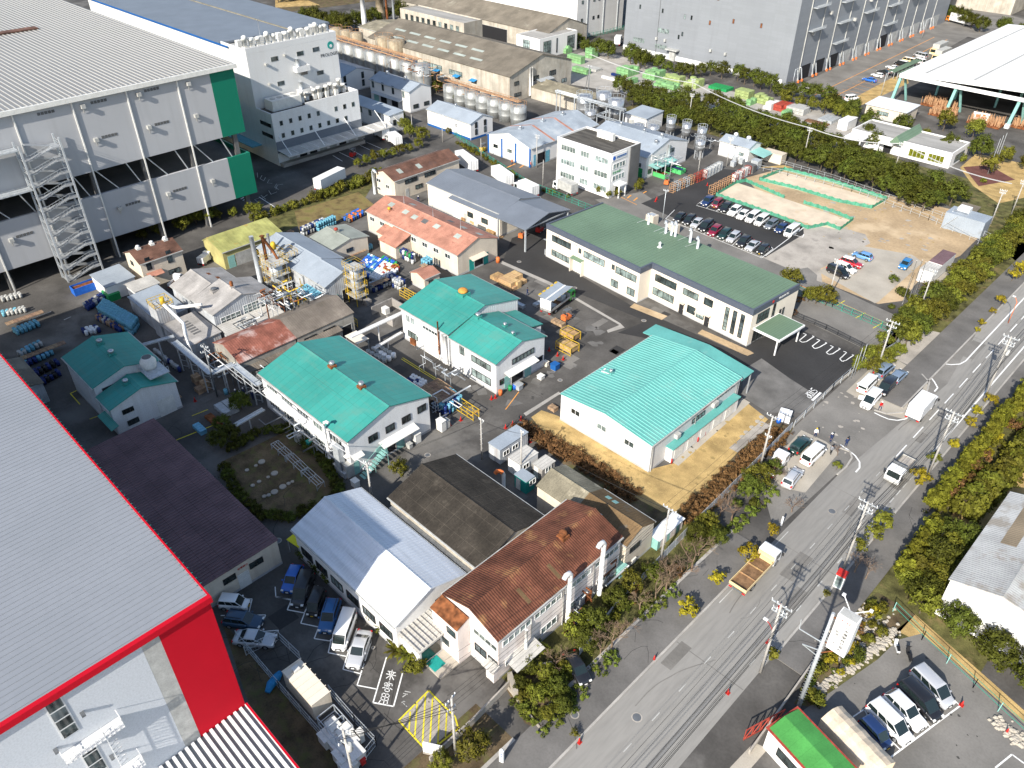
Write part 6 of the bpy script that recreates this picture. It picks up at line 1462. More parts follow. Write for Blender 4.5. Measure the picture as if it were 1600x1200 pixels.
def truck(c,f,L,W_,boxh,label,kind='box',cab='paint_white',body='white',cablen=1.7,h0=.95,cat='truck',name='truck'):
 x,y=P(c[0],c[1],1.2); fx,fy=P(f[0],f[1],1.2); a_=math.atan2(fy-y,fx-x); t=T(name,label,cat,(x,y,0),a_); w=W_/2
 q=MB(); q.box(-L/2,-w*.5,.55,L/2-.3,w*.5,h0-.05); q.build('chassis','steel_dark',t)
 if cablen>0:
  X0=L/2-cablen; ch=min(2.3,1.75+W_*.22)
  q=MB(); pr=[(X0,.45),(L/2,.45),(L/2,1.15),(L/2-.22,ch-.1),(L/2-.45,ch),(X0,ch)]; n=len(pr)
  q.ext([(a,z) for a,z in pr],'y',-w*.97,w*.97);
  q.v=[(vx,vy,vz) for vx,vy,vz in q.v]
  o=q.build('cab',cab,t,fix=True)
  g=MB(); g.face([(L/2+.012,-w*.85,1.2),(L/2+.012,w*.85,1.2),(L/2-.2,w*.8,ch-.14),(L/2-.2,-w*.8,ch-.14)]); g.face([(L/2-.02,-w*.85,1.2),(L/2-.02,w*.85,1.2),(L/2-.25,w*.8,ch-.14),(L/2-.25,-w*.8,ch-.14)][::-1]); g.build('windshield','glass_car',o)
  for s in (1,-1):
   g=MB(); g.box(X0+.35,s*w*.975,1.2,L/2-.4,s*(w*.985),ch-.25); g.build('side_window','glass_car',o)
   g=MB(); g.box(L/2-.15,s*(w+.02),1.3,L/2-.05,s*(w+.28),1.75); g.build('wing_mirror','frame_dark',o)
   g=MB(); g.box(L/2-.02,s*w*.6,.7,L/2+.04,s*w*.88,.9); g.build('headlight','lamp_clear',o)
  g=MB(); g.box(L/2-.03,-w*.9,.4,L/2+.08,w*.9,.62); g.build('bumper','unit_grey',o)
  bx1=X0-.12
 else: bx1=L/2
 if kind=='box':
  q=MB(); q.box(-L/2,-w,h0,bx1,w,boxh); b_=q.build('cargo_box',body,t)
  q=MB(); q.box(-L/2-.03,-.03,h0+.1,-L/2,.03,boxh-.1);
  for s in (.6,-.6): q.box(-L/2-.05,s*w-.03,h0+.1,-L/2-.01,s*w+.03,boxh-.1)
  q.build('door_bars','steel',b_)
  q=MB(); k=-L/2+.6
  while k<bx1-.2: q.box(k,-w,boxh,k+.05,w,boxh+.02); k+=1.2
  q.build('roof_ribs','unit_grey',b_)
 elif kind in('flat','dump'):
  q=MB(); q.box(-L/2,-w,h0,bx1,w,h0+.1); q.build('bed_floor','wood_dark' if kind=='flat' else 'unit_grey',t)
  for s in (1,-1): q=MB(); q.box(-L/2,s*(w-.06),h0+.1,bx1,s*w,h0+.55); q.build('side_board',body,t)
  q=MB(); q.box(-L/2,-w+.06,h0+.1,-L/2+.06,w-.06,h0+.55); q.build('tailboard',body,t)
  q=MB(); q.box(bx1-.08,-w+.07,h0+.1,bx1,w-.07,h0+1.1); q.build('head_board',body,t)
 elif kind=='tank':
  pass
 for s in (1,-1): q=MB(); q.box(-L/2-.05,s*w*.6,h0-.3,-L/2,s*w*.95,h0-.12); q.build('taillight','lamp_red',t)
 xs=[L/2-cablen*.55,-L/2+L*.22] if cablen>0 else [-L/2+.9,-L/2+1.9]
 addwheels(t,xs,w-.15,.40 if W_<2.1 else .48,.26)
 return t
t=truck((1440,636),(1455,620),6.6,2.2,3.2,'white box truck driving up the main road')
t=truck((1408,731),(1394,746),5.6,2.1,0,'white tipper truck with sandy load coming down the main road','dump',body='unit_grey');
q=MB(); q.box(-2.7,-.85,1.3,.7,.85,1.36); q.build('load','concrete_old',t); q=MB(); q.box(.75,-1,2.0,.85,1,2.5); q.box(-2.75,-1.03,1.45,.8,-.97,1.75); q.box(-2.75,.97,1.45,.8,1.03,1.75); q.build('raised_sides','steel_dark',t)
t=truck((1181,888),(1205,863),8.2,2.3,0,'long white flatbed truck with worn wooden bed stopped at the kerb','flat',body='paint_cream')
for xx in (-1.7,.2): q=MB(); q.box(xx-.06,-1.08,1.06,xx+.06,1.08,1.2); q.build('cross_bar','wood',t)
q=MB(); q.box(1.9,-1.0,1.1,2.3,1.0,1.5); q.build('cargo_rack','paint_cream',t)
t=truck((1213,723),(1226,709),4.9,1.75,0,'small white flatbed truck with lumber parked inside the hedge','flat',body='white',h0=.8)
q=MB()
for k in range(4): q.bar((-2.0,-.5+k*.2,1.0),(1.2,-.6+k*.25,1.9),.09,.06)
q.build('poles','rust',t); q=MB(); q.box(-1.4,.1,.9,-.6,.7,1.15); q.build('timber','wood',t)
truck((595,209),(580,200),6.5,2.2,3.3,'white box truck second from the loading canopy end')
truck((616,219),(602,208),6.5,2.2,3.2,'white box truck nearest the lane, at the end of the loading canopy')
truck((516,284),(532,276),9,2.4,3.4,'long white trailer behind the shrubs by the dark yard',cablen=0,name='trailer',cat='trailer')
truck((729,256),(718,248),8.5,2.4,3.5,'white trailer behind the brown roofed block',cablen=0,name='trailer',cat='trailer')
truck((785,279),(774,271),7.5,2.4,3.4,'white trailer beside the smooth grey warehouse roof',cablen=0,name='trailer',cat='trailer')
truck((822,296),(808,289),7,2.3,3.2,'white box truck just under the lane hedge near the grey roof')
truck((883,293),(866,285),6.8,2.2,3.1,'grey white box truck on the lane below the white office',body='unit_grey')
truck((966,65),(972,56),6,2.3,3.5,'distant white truck with red side by the grey warehouse',body='white')
truck((1466,78),(1448,86),10,2.5,3.7,'upper big cream and green truck with silver body',cab='paint_cream',body='unit_grey')
truck((1470,88),(1450,96),10,2.5,3.7,'lower big cream and green truck with silver body',cab='paint_cream',body='unit_grey')
t=truck((1500,33),(1485,29),13,2.5,3.8,'far away long white truck with a yellow nose',cab='paint_orange')
truck((1100,372),(1110,380),0.01,0.01,0,'x') if False else None
truck((274,438),(282,431),3.4,1.5,0,'little white truck in the yard by the brown roofed block','flat',cablen=1.1,h0=.7)
truck((320,402),(328,396),3.3,1.5,1.8,'small white van truck by the lime yellow shed',cablen=1.1,h0=.6)
t=truck((872,470),(888,458),8.5,2.3,0,'delivery truck with both roof wings raised and green cab','flat',cab='paint_green',body='unit_grey')
q=MB(); q.box(-4.25,-1.15,1.0,-4.15,1.15,3.4); q.build('rear_frame','white',t)
q=MB(); q.box(-4.1,-1.2,3.4,2.3,-.95,3.46); q.bar((-4.1,0,3.46),(2.3,0,3.46),.3,.06); q.build('roof_spine','white',t)
for s in (1,-1):
 q=MB(); q.v+=[(-4.2,s*.15,3.42),(2.3,s*.15,3.42),(2.3,s*1.7,3.75),(-4.2,s*1.7,3.75),(-4.2,s*.15,3.36),(2.3,s*.15,3.36),(2.3,s*1.7,3.69),(-4.2,s*1.7,3.69)]
 q.idx([(0,1,2,3),(4,7,6,5),(0,4,5,1),(1,5,6,2),(2,6,7,3),(3,7,4,0)]); o=q.build('raised_wing','roof_greyblue',t,fix=True)
 q=MB()
 for i in range(5): q.box(-4+i*1.3,0,0,-3.2+i*1.3,.35,.03)
 o2=q.build('wing_stripe','yellow',o,(0,s*1.5 if s>0 else -1.75,3.72 )); o2.rotation_euler=(s*.2,0,0)
q=MB(); q.box(-3,-.8,1.1,-1.6,.6,1.5); q.box(.2,-.7,1.1,1.5,.7,2.0); q.build('load','galv',t)
def forklift(c,f,label,m='orange'):
 x,y=P(*c,.6);fx,fy=P(*f,.6); t=T('forklift',label,'forklift',(x,y,0),math.atan2(fy-y,fx-x))
 q=MB(); q.box(-1.1,-.55,.3,.7,.55,.95); q.box(-1.15,-.5,.95,-.5,.5,1.25); q.build('body',m,t)
 q=MB()
 for a,b_ in ((-.8,-.5),(-.8,.5),(.5,-.5),(.5,.5)): q.bar((a,b_,.9),(a*.75,b_*.9,2.1),.07,.07)
 q.box(-.65,-.5,2.08,.45,.5,2.14); q.build('overhead_guard','steel_dark',t)
 q=MB(); q.box(.75,-.4,.1,.87,-.3,2.3); q.box(.75,.3,.1,.87,.4,2.3); q.box(.76,-.3,2.1,.86,.3,2.2); q.build('mast','steel_dark',t)
 for s in (.25,-.25): q=MB(); q.box(.9,s-.06,.12,1.9,s+.06,.18); q.build('fork','steel',t)
 q=MB(); q.box(-.5,-.22,.95,-.05,.22,1.1); q.box(-.55,-.22,1.1,-.45,.22,1.5); q.build('seat','black',t)
 addwheels(t,(-.75,.45),.48,.28,.2); return t
forklift((886,495),(896,489),'orange forklift in front of the open wing truck');forklift((817,367),(825,361),'orange forklift at the loading bay of the grey roof');forklift((844,358),(852,352),'red forklift deeper under the bay roof','red')
forklift((552,241),(560,236),'red forklift on the dark yard by the dock','red');forklift((1042,284),(1046,276),'orange forklift beside the frame racks');forklift((755,233),(763,229),'yellow forklift by the blue trimmed shed','yellow');forklift((1093,300),(1100,297),'x','orange') if False else None
def bike(c,ang_,label,m='black',scoot=False,group=None):
 x,y=P(*c,.3); t=T('scooter' if scoot else 'bicycle',label,'scooter' if scoot else 'bicycle',(x,y,0),ang_,group)
 if scoot:
  q=MB(); q.box(-.75,-.16,.35,.1,.16,.62); q.box(.1,-.18,.25,.45,.18,.38); q.bar((.5,0,.35),(.72,0,.95),.34,.1); q.build('body',m,t)
  q=MB(); q.box(-.7,-.14,.62,-.05,.14,.75); q.build('seat','black',t); q=MB(); q.bar((.7,-.32,1.0),(.7,.32,1.0),.05,.05); q.build('handlebar','black',t)
  xs=(-.55,.72);r=.24;w=.1
 else:
  q=MB();
  for a,b_ in (((-.5,.33),(-.1,.33)),((-.1,.33),(.4,.85)),((-.5,.33),(-.15,.8)),((-.15,.8),(.38,.8)),((.52,.33),(.4,.9)),((-.1,.33),(-.17,.9))): q.tube([(a[0],0,a[1]),(b_[0],0,b_[1])],.025,5)
  q.build('frame',m,t); q=MB(); q.box(-.3,-.07,.9,-.05,.07,.97); q.build('saddle','black',t); q=MB(); q.bar((.38,-.27,1.0),(.38,.27,1.0),.03,.03); q.build('handlebar','steel',t)
  xs=(-.5,.52);r=.33;w=.05
 tm,rm=wheelmesh(r,w)
 for xx in xs: o=mo('wheel',tm,t,(xx,0,r),(PI/2,0,0)); mo('rim',rm,o)
bike((1401,1012),2.2,'white and red scooter by the rubble edge','white',True);bike((1420,1024),2.2,'dark scooter beside the white red one','black',True)
for i,(px,py) in enumerate(((352,918),(360,916),(370,911),(384,906),(398,901),(404,896),(345,921))): bike((px,py),.3+i*.25,'dark bicycle parked along the maroon roofed shed wall' if i%3 else 'red bicycle leaning by the maroon roofed shed wall','red' if i%3==0 else 'black',False,'bicycles along the shed wall')
for i in range(14):
 px=312+i*7.6; py=732+i*8.6; bike((px,py),2.6,'bicycle parked in shade along the maroon shed and round garden','unit_grey',False,'bicycles in the shaded lane')
# ================= vegetation =================
def crown(R,n,leaf,seed,cr=.9,mat='leaf_dark',flat=0,fill=.45,lpc=34,zmin=-.55):
 """R radii; leaf clumps scattered over an uneven ellipsoid"""
 rr=random.Random(seed); b=MB(); ph=[rr.uniform(0,6.28) for _ in range(6)]
 for i in range(n):
  for _ in range(30):
   d=Vector((rr.gauss(0,1),rr.gauss(0,1),rr.gauss(0,1))).normalized()
   if d.z>zmin: break
  a_=math.atan2(d.y,d.x); lob=1+.16*math.sin(3*a_+ph[0])+.12*math.sin(5*a_+ph[1]+d.z*3)+.1*math.sin(4*d.z*3+ph[2])
  k=lob*rr.uniform(fill,1)**.5
  c=Vector((d.x*R[0]*k,d.y*R[1]*k,d.z*R[2]*k)); s=cr*rr.uniform(.6,1.25)
  for j in range(lpc):
   o=Vector((rr.gauss(0,1),rr.gauss(0,1),rr.gauss(0,.8))).normalized()*s*rr.uniform(.45,1)
   p=c+o; nrm=(o.normalized()*1.0+d*.6+Vector((rr.gauss(0,.5),rr.gauss(0,.5),rr.gauss(0,.5)+.4))).normalized()
   t1=nrm.orthogonal().normalized(); t1.rotate(Matrix.Rotation(rr.uniform(0,6.28),3,nrm)); t2=nrm.cross(t1); l=leaf*rr.uniform(.6,1.3)
   b.face([p+t1*l,p+t2*l*.55,p-t1*l,p-t2*l*.55],0)
 return b.mesh('crown',[mat])
def trunkmesh(h,r,seed,nb=4,spread=1.2,mat='bark'):
 rr=random.Random(seed); b=MB(); pts=[(0,0,0),(rr.uniform(-.1,.1),rr.uniform(-.1,.1),h*.5),(rr.uniform(-.2,.2),rr.uniform(-.2,.2),h)]
 b.tube(pts,[r,r*.75,r*.45],7)
 for i in range(nb):
  a_=6.28*i/nb+rr.uniform(-.4,.4); s=Vector(pts[1]).lerp(Vector(pts[2]),rr.uniform(0,.8)); e_=s+Vector((math.cos(a_)*spread,math.sin(a_)*spread,h*.35)); m_=s.lerp(e_,.5)+Vector((0,0,.15)); b.tube([s,m_,e_],[r*.4,r*.28,r*.12],5)
 return b.mesh('trunk',[mat])
def bare(h,seed,mat='twig',spread=.6,levels=5):
 rr=random.Random(seed); b=MB()
 def grow(p,d,l,r,lv):
  e_=p+d*l; mid=p+d*l*.5+Vector((rr.gauss(0,.05),rr.gauss(0,.05),0))*l; b.tube([p,mid,e_],[r,r*.8,r*.6],4 if lv>1 else 6,caps=False)
  if lv>=levels: return
  for k in range(3):
   nd=(d+Vector((rr.gauss(0,spread),rr.gauss(0,spread),rr.gauss(.1,.25)))).normalized(); grow(e_ if k<2 else p+d*l*rr.uniform(.5,.95),nd,l*rr.uniform(.6,.82),max(.012,r*.55),lv+1)
 grow(Vector((0,0,0)),Vector((.03,.02,1)).normalized(),h*.3,h*.028,0)
 return b.mesh('branches',[mat])
VG={}
def variants(kind,i):
 k=(kind,i)
 if k in VG: return VG[k]
 s=hash(kind)%7+i*13
 s=sum(map(ord,kind))+i*13
 if kind=='round': v=(trunkmesh(2.2,.16,s),crown((2.5,2.5,2.2),75,.2,s,.75,'leaf_dark',lpc=44),3.1)
 elif kind=='belt': v=(trunkmesh(2.4,.15,s),crown((2.0,2.3,2.1),55,.22,s,.75,'leaf_dark',lpc=36),3.3)
 elif kind=='olive': v=(trunkmesh(2.0,.14,s),crown((2.0,2.0,2.0),55,.2,s,.7,'leaf_olive',lpc=38),2.9)
 elif kind=='bush': v=(trunkmesh(.6,.08,s,3,.5),crown((1.3,1.3,.95),26,.20,s,.55,'leaf_olive',lpc=30),1.0)
 elif kind=='darkbush': v=(trunkmesh(.6,.08,s,3,.5),crown((1.5,1.5,1.2),30,.2,s,.6,'leaf_dark',lpc=32),1.2)
 elif kind=='gold': v=(trunkmesh(.9,.06,s,4,.5),crown((1.05,1.05,.75),15,.17,s,.42,'leaf_gold',lpc=26,fill=.2),1.35)
 elif kind=='goldgreen': v=(trunkmesh(.8,.06,s,4,.4),crown((.95,.95,.7),14,.17,s,.4,'leaf_olive',lpc=26,fill=.2),1.2)
 elif kind=='lime': v=(trunkmesh(.4,.06,s,3,.3),crown((1.2,1.0,.35),22,.14,s,.3,'leaf_ground',lpc=26),.3)
 elif kind=='conifer': v=(trunkmesh(3.2,.12,s,3,.4),crown((1.0,1.0,2.4),60,.17,s,.42,'leaf_conifer',lpc=34,zmin=-.9,fill=.15),2.6)
 elif kind=='coniferdark': v=(trunkmesh(2.6,.12,s,3,.4),crown((1.35,1.35,1.9),50,.2,s,.5,'leaf_olive',lpc=30,zmin=-.9),2.1)
 elif kind=='dead': v=(trunkmesh(.3,.04,s,3,.3),crown((.75,.75,.45),13,.13,s,.32,'leaf_brown',lpc=22),.4)
 elif kind=='brown': v=(trunkmesh(1.2,.08,s,4,.5),crown((1.5,1.5,1.3),26,.2,s,.55,'leaf_brown',lpc=20),1.9)
 VG[k]=v; return v
VN={}
def tree(kind,x,y,label,s=1,group=None,name='tree',cat='tree',z=0,nv=4,sz=None,px=True):
 if px: x,y=P(x,y)
 i=VN[kind]=(VN.get(kind,-1)+1); tm,cm,ch=variants(kind,i%nv)
 t=T(name,label,cat,(x,y,z),random.uniform(0,6.28),group); t.scale=(s,s,sz or s*random.uniform(.9,1.12))
 mo('trunk',tm,t); mo('crown',cm,t,(0,0,ch)); return t
def shrub(kind,x,y,label,s=1,group=None,px=True,z=0): return tree(kind,x,y,label,s,group,'shrub','shrub',z,px=px)
def baretree(px,py,h,label,seed,mat='twig',z=0):
 x,y=P(px,py); t=T('bare_tree',label,'tree',(x,y,z),seed); me=bare(h,seed,mat); o=bpy.data.objects.new('branches',me); link(o,t); return t
random.seed(11)
def along(pts,step):
 out=[]
 for a,b_ in zip(pts,pts[1:]):
  A=Vector(P(*a));B_=Vector(P(*b_)); n=max(1,int((B_-A).length/step))
  for i in range(n): out.append(A.lerp(B_,i/n))
 return out
n=0
for row,(pts,st_) in enumerate((([(968,150),(1050,168),(1140,180),(1195,200),(1290,235),(1400,285),(1500,330)],3.1),([(985,168),(1080,186),(1180,212),(1290,252),(1390,296),(1480,335)],3.1),([(1010,185),(1090,203),(1180,228),(1280,268),(1380,306),(1460,340)],3.3))):
 for p in along(pts,st_):
  tree('belt',p.x+random.uniform(-.6,.6),p.y+random.uniform(-.7,.7),['rounded dark evergreen in the back line of the belt beyond the soil lot','dark evergreen in the middle line of the belt beyond the soil lot','dark evergreen in the front line of the belt along the track'][row],random.uniform(.8,1.15),'evergreens in the long dark belt',px=False); n+=1
for p in along([(1030,112),(1075,125),(1110,118),(1150,128),(1215,150),(1290,165),(1340,195)],3.6):
 tree('belt',p.x,p.y+random.uniform(-1,1),'dark evergreen at the foot of the big blue grey warehouse',random.uniform(.8,1.05),'trees under the blue grey warehouse',px=False)
for p in along([(1225,165),(1290,178),(1345,202)],3.8): tree('olive',p.x,p.y+random.uniform(-1,1),'yellowish evergreen above the stacked crates in the upper right',random.uniform(.8,1),'trees above the stacked crates',px=False)
for px,py,s in ((936,88,1.2),(915,82,.9),(950,92,1.1),(985,100,1.2),(1000,108,1.1),(1008,104,1),(904,72,.8),(1355,205,1),(1352,222,.9),(1365,232,.8)): tree('round',px,py,'round evergreen at the edge of the green crate yard' if px<1100 else 'round evergreen at the corner of the low white office',s,'round trees by the crate yard' if px<1100 else 'round trees by the low white office')
for p in along([(1400,212),(1440,225),(1480,240),(1530,248),(1600,268),(1660,280)],4.2):
 tree('round' if random.random()<.6 else 'olive',p.x,p.y+random.uniform(-2,2),'evergreen between the low white office and the white roofed hall',random.uniform(.8,1.1),'trees between office and hall',px=False)
for px,py in ((1473,205),(1518,218)): tree('olive',px,py,'yellow green tree by the white roofed hall entrance, '+('left one' if px<1500 else 'right one'),1.1)
for i,(px,py,s) in enumerate(((1335,250,.8),(1340,262,.7),(1366,268,.7),(1502,250,.9),(1535,285,.5))): shrub('bush',px,py,'clipped bush around the low white office lawn',s,'bushes around the low white office')
shrub('goldgreen',1545,272,'broad yellow green bush inside the paved diamond',2.6)
for k in range(34):
 y=117+k*3.05
 for j,x in enumerate((-35.3,-32.8)):
  kd='olive' if random.random()<.75 else 'belt'
  tree(kd,x+random.uniform(-.6,.6),y+random.uniform(-.9,.9),'yellow green roadside tree, '+('inner line by the soil lot' if j==0 else 'outer line by the pavement'),random.uniform(.62,.95)*(.75 if k<4 else 1),'trees between soil lot and road',px=False)
for px,py,s in ((1395,440,.6),(1408,462,.8),(1392,482,.35),(1412,487,.4),(1422,470,.5)): shrub('darkbush',px,py,'rounded shrub in the flagpole garden',s,'shrubs in the flagpole garden')
for i,(px,py,s) in enumerate(((1232,455,.9),(1262,472,.55),(1274,475,.7),(1289,478,.8),(1249,470,.3),(1240,490,.25))): (tree if s>.5 else shrub)('olive' if s>.5 else 'dead',px,py,'small tree in the green fence strip behind the office, %s'%('nearest the office corner' if i==0 else 'number unclear' if False else 'along the fence'),s if s>.5 else 1,'greenery in the green fence strip')
for i,(px,py,h) in enumerate(((1143,815,5.2),(1125,806,3.8),(1080,892,5.6),(1062,905,4.8),(1040,925,5.2),(1022,938,4.6),(1000,952,4.2),(1092,868,4.4),(955,1012,4.6),(938,1022,3.6),(868,1045,3.8),(970,990,3.8),(1210,748,3.4))): baretree(px,py,h,'bare brown twiggy tree in the roadside strip beside the works fence' if i!=10 else 'bare reddish brown tree beside the black car',i*3+3,'twig_thin')
for i,(px,py,s) in enumerate(((1183,762,1.05),(1168,778,.75),(1205,742,.6),(1103,832,.85),(1085,845,.65),(1118,850,.6),(985,925,.75),(962,948,.7),(925,990,.8),(900,992,.85),(915,1012,.7),(1020,905,.6))):
 tree('round' if i%3 else 'olive',px,py,'dense dark evergreen in the roadside strip beside the works fence',s*.8,'evergreens in the roadside strip')
for i,(px,py,s) in enumerate(((842,1025,.85),(825,1050,.8),(850,1060,.9),(870,1080,.9),(840,1095,.9),(880,1110,.7),(855,1120,.7),(812,1075,.6))): tree('round' if i%2 else 'olive',px,py,'bushy evergreen in the triangular garden by the entrance',s*.5,'evergreens in the triangular garden')
for i,(px,py) in enumerate(((1175,800),(1190,787),(1158,815),(1145,828),(1205,770),(1050,925),(1030,945),(1010,960),(955,1030),(940,1045),(905,1085),(890,1102),(870,1122),(845,1135),(825,1115),(812,1100))): shrub('lime',px,py,'low bright green ground shrub along the verge kerb',.9,'low bright shrubs along the verge')
for i in range(26): px=812+random.random()*80; py=1040+random.random()*85; shrub(random.choice(('bush','bush','darkbush','lime','goldgreen')),px,py,'low mixed shrub filling the triangular garden',random.uniform(.35,.7),'low shrubs of the triangular garden')
for i in range(34):
 k=random.random(); shrub(random.choice(('bush','darkbush','lime','dead','brown')),905+k*275+random.gauss(0,9),1015-k*245+random.gauss(0,9),'low mixed undergrowth bush in the roadside strip',random.uniform(.3,.6),'undergrowth of the roadside strip')
G_=[(1167,873,1.15,'gold'),(1119,913,.95,'gold'),(1074,960,1.15,'gold'),(897,1151,.5,'goldgreen'),(1205,839,.9,'gold'),(1306,735,.75,'goldgreen'),(1545,633,1,'gold'),(1523,652,.9,'gold'),(1514,668,.8,'gold'),(1487,702,.9,'gold'),(1458,728,1.1,'goldgreen'),(1432,757,1.2,'gold'),(1375,828,1.5,'goldgreen'),(1365,845,1.2,'goldgreen'),(1340,862,1,'goldgreen'),(1206,1030,.9,'goldgreen'),(1290,934,.5,'goldgreen'),(1580,440,1.1,'gold'),(1592,428,1.2,'gold'),(1562,478,1,'gold'),(1549,490,.6,'gold'),(1532,511,.7,'gold'),(1525,520,.5,'gold')]
near={0:'beside the flatbed truck cab',1:'behind the flatbed truck tail',2:'with the widest crown, above the bare verge tree',3:'tiny, at the bottom kerb island',4:'by the white kerb sign board',5:'below the bare tree at the forecourt'}
for i,(px,py,s,k) in enumerate(G_): shrub(k,px,py,'golden leaved kerbside shrub '+near.get(i,'in the right hand pavement line' if py>520 else 'in the upper left pavement line'),s,'kerbside shrubs',z=.1)
baretree(1237,800,3.4,'bare kerb tree casting a fine shadow on the pavement',21);baretree(1308,712,2.0,'little bare tree by the forecourt curve',22);baretree(1335,895,4.0,'grey bare bush near the red phone box',25);baretree(1352,905,3.6,'second grey bare bush beneath the big evergreens',26)
baretree(1437,470,5.0,'tall bare tree before the container cabin',31)
def wpath(pts,st_): return along(pts,st_)
for p in wpath([(1452,800),(1500,740),(1600,625),(1660,560)],1.55): tree('conifer',p.x+random.uniform(-.2,.2),p.y,'feathery yellow green conifer in the front hedge row',random.uniform(.85,1.05),'conifers of the front hedge row',px=False,name='conifer')
for p in wpath([(1497,805),(1540,765),(1600,700),(1680,610)],1.9):
 for o_ in (.2,1.3): tree('coniferdark',p.x+o_+random.uniform(-.2,.2),p.y,'dense green conifer in the broad back hedge',random.uniform(.9,1.1),'conifers of the back hedge',px=False,name='conifer')
for p in wpath([(1405,905),(1432,868),(1460,830)],1.8): tree('conifer',p.x,p.y,'feathery conifer at the lower end of the front hedge',1.0,'conifers at the hedge end',px=False,name='conifer')
for i in range(30):
 k=random.random(); shrub(random.choice(('gold','goldgreen','bush','brown','lime')),1452+k*150+random.gauss(14,7),800-k*175+random.gauss(8,5),'low mixed shrub between and under the hedges right of the road',random.uniform(.5,.9),'low shrubs under the right hedges')
for i,(px,py,s) in enumerate(((1432,905,1),(1455,895,1),(1480,880,1.05),(1500,865,1),(1465,925,.95),(1495,905,1),(1515,885,.9),(1440,940,.9),(1420,925,.8),(1475,850,.8))): tree('round' if i%2 else 'olive',px,py,'big evergreen in the cluster above the dry grass corner',s*.85,'evergreen cluster right of the road')
for p in wpath([(1420,955),(1470,985),(1530,1030),(1590,1075),(1650,1120)],2.3): tree('olive' if random.random()<.6 else 'round',p.x+1,p.y+.6,'bushy evergreen in the slanting row behind the green fence posts',random.uniform(.7,.9),'row behind the green fence posts',px=False)
for i in range(46):
 u=random.random(); v=random.uniform(-1,1); px=1255+u*125+v*14; py=1092-u*135+v*16
 shrub(random.choice(('bush','goldgreen','darkbush','lime','gold','bush','brown')),px,py,'mixed shrub on the white rubble bank below the sign tower',random.uniform(.3,.62),'mixed shrubs on the rubble bank')
q=MB(); rr=random.Random(5)
def rubble(path,wd,n,name,label):
 q=MB()
 A=along(path,.25)
 for i in range(n):
  p=rr.choice(A); s=rr.uniform(.12,.3); x=p.x+rr.gauss(0,wd);y=p.y+rr.gauss(0,wd)
  q.lathe((x,y,0),[(s,0),(s*rr.uniform(.7,1),s*.5),(s*.4,s*.9)],5,sm=False)
 o=q.thing(name,'concrete_pale',label,'rubble'); o['kind']='stuff'; return o
rubble([(1272,1085),(1330,1040),(1370,1010),(1402,985)],.28,420,'white_rubble','line of pale broken stones edging the planted bank');rubble([(1310,1020),(1345,985),(1372,960)],1.0,300,'white_rubble','scattered pale stones up on the planted bank')
rubble([(1560,1128),(1600,1162)],.4,120,'white_rubble','pale broken stones beside the dry grass')
def mass(name,label,pos,kind='dead'):
 vs=[];fs=[]
 for i,(x,y,sc_) in enumerate(pos):
  me=variants(kind,i%4)[1]; n=len(vs); a=random.uniform(0,6.28); c_,s_=math.cos(a)*sc_,math.sin(a)*sc_
  vs+=[(x+v.co.x*c_-v.co.y*s_,y+v.co.x*s_+v.co.y*c_,.35+v.co.z*sc_) for v in me.vertices]; fs+=[tuple(k+n for k in p.vertices) for p in me.polygons]
 me=bpy.data.meshes.new(name); me.from_pydata(vs,[],fs); me.materials.append(MT('leaf_brown')); o=bpy.data.objects.new(name,me); link(o); tag(o,label,'planting'); o['kind']='stuff'
mass('withered_planting','withered brown bedding along the left side of the dry lawn',[(p.x+random.uniform(-.2,.2)-.2,p.y-k*.95+random.uniform(-.3,.3)-.3,random.uniform(.8,1.1)) for p in along([(822,664),(900,705),(960,742),(1010,778)],1.0) for k in range(3)])
mass('withered_planting','withered brown bedding along the right side of the dry lawn',[(p.x-.9+k*.95+random.uniform(-.2,.2),p.y+random.uniform(-.3,.3),random.uniform(.8,1.1)) for p in along([(1072,812),(1120,765),(1170,718),(1225,672)],1.0) for k in range(3)])
for i,(px,py,s) in enumerate(((225,374,.5),(249,368,.6),(287,362,.8),(308,352,.9),(325,348,.9),(341,344,.5),(366,340,.5),(392,337,.6),(404,335,.6))): tree('olive',px,py,'young evergreen at the foot of the grey truck deck warehouse',s,'young trees by the truck decks')
for p in along([(400,345),(460,325),(520,305),(575,285),(600,270)],2.3): shrub('bush',p.x,p.y,'loose shrub in the border above the dry grass strip',random.uniform(.7,1.2),'border shrubs above the dry grass',px=False)
for p in along([(560,262),(600,250),(640,238),(668,228)],2.6): tree('olive',p.x,p.y,'young tree behind the brown roofed block',random.uniform(.5,.75),'young trees behind the brown roof',px=False)
for i,(px,py,s) in enumerate(((535,85,.9),(556,100,1.3),(582,112,1.2),(602,112,.8),(618,115,.7),(637,119,.8),(652,128,1),(668,135,.9),(682,145,.8),(700,150,.7),(715,160,.8),(730,162,.8),(747,168,.8),(760,175,.8),(775,180,.8),(795,184,.8),(812,186,.7))): tree('brown' if i==9 else ('round' if i%3 else 'olive'),px,py,'evergreen in the line between silver silos and white sheds' if i!=9 else 'reddish brown tree in the silo line',s,'trees in the silo line' if i!=9 else None)
for i,(px,py,s) in enumerate(((632,205,.8),(640,215,.7),(660,222,.9),(700,210,.4),(628,190,.6))): tree('olive',px,py,'dark tree at the lane corner left of the white shed',s,'trees at the lane corner')
for p in along([(715,225),(760,250),(800,275),(850,300),(900,312)],2.0): shrub('bush',p.x,p.y,'small shrub along the green lane fence',random.uniform(.35,.7),'shrubs along the lane fence',px=False)
for i,(px,py) in enumerate(((880,278),(900,286),(912,292),(936,304),(950,309),(965,308),(995,300),(1000,292))): tree('olive',px,py,'little tree in the bed of the white three storey office',.42,'little trees at the white office')
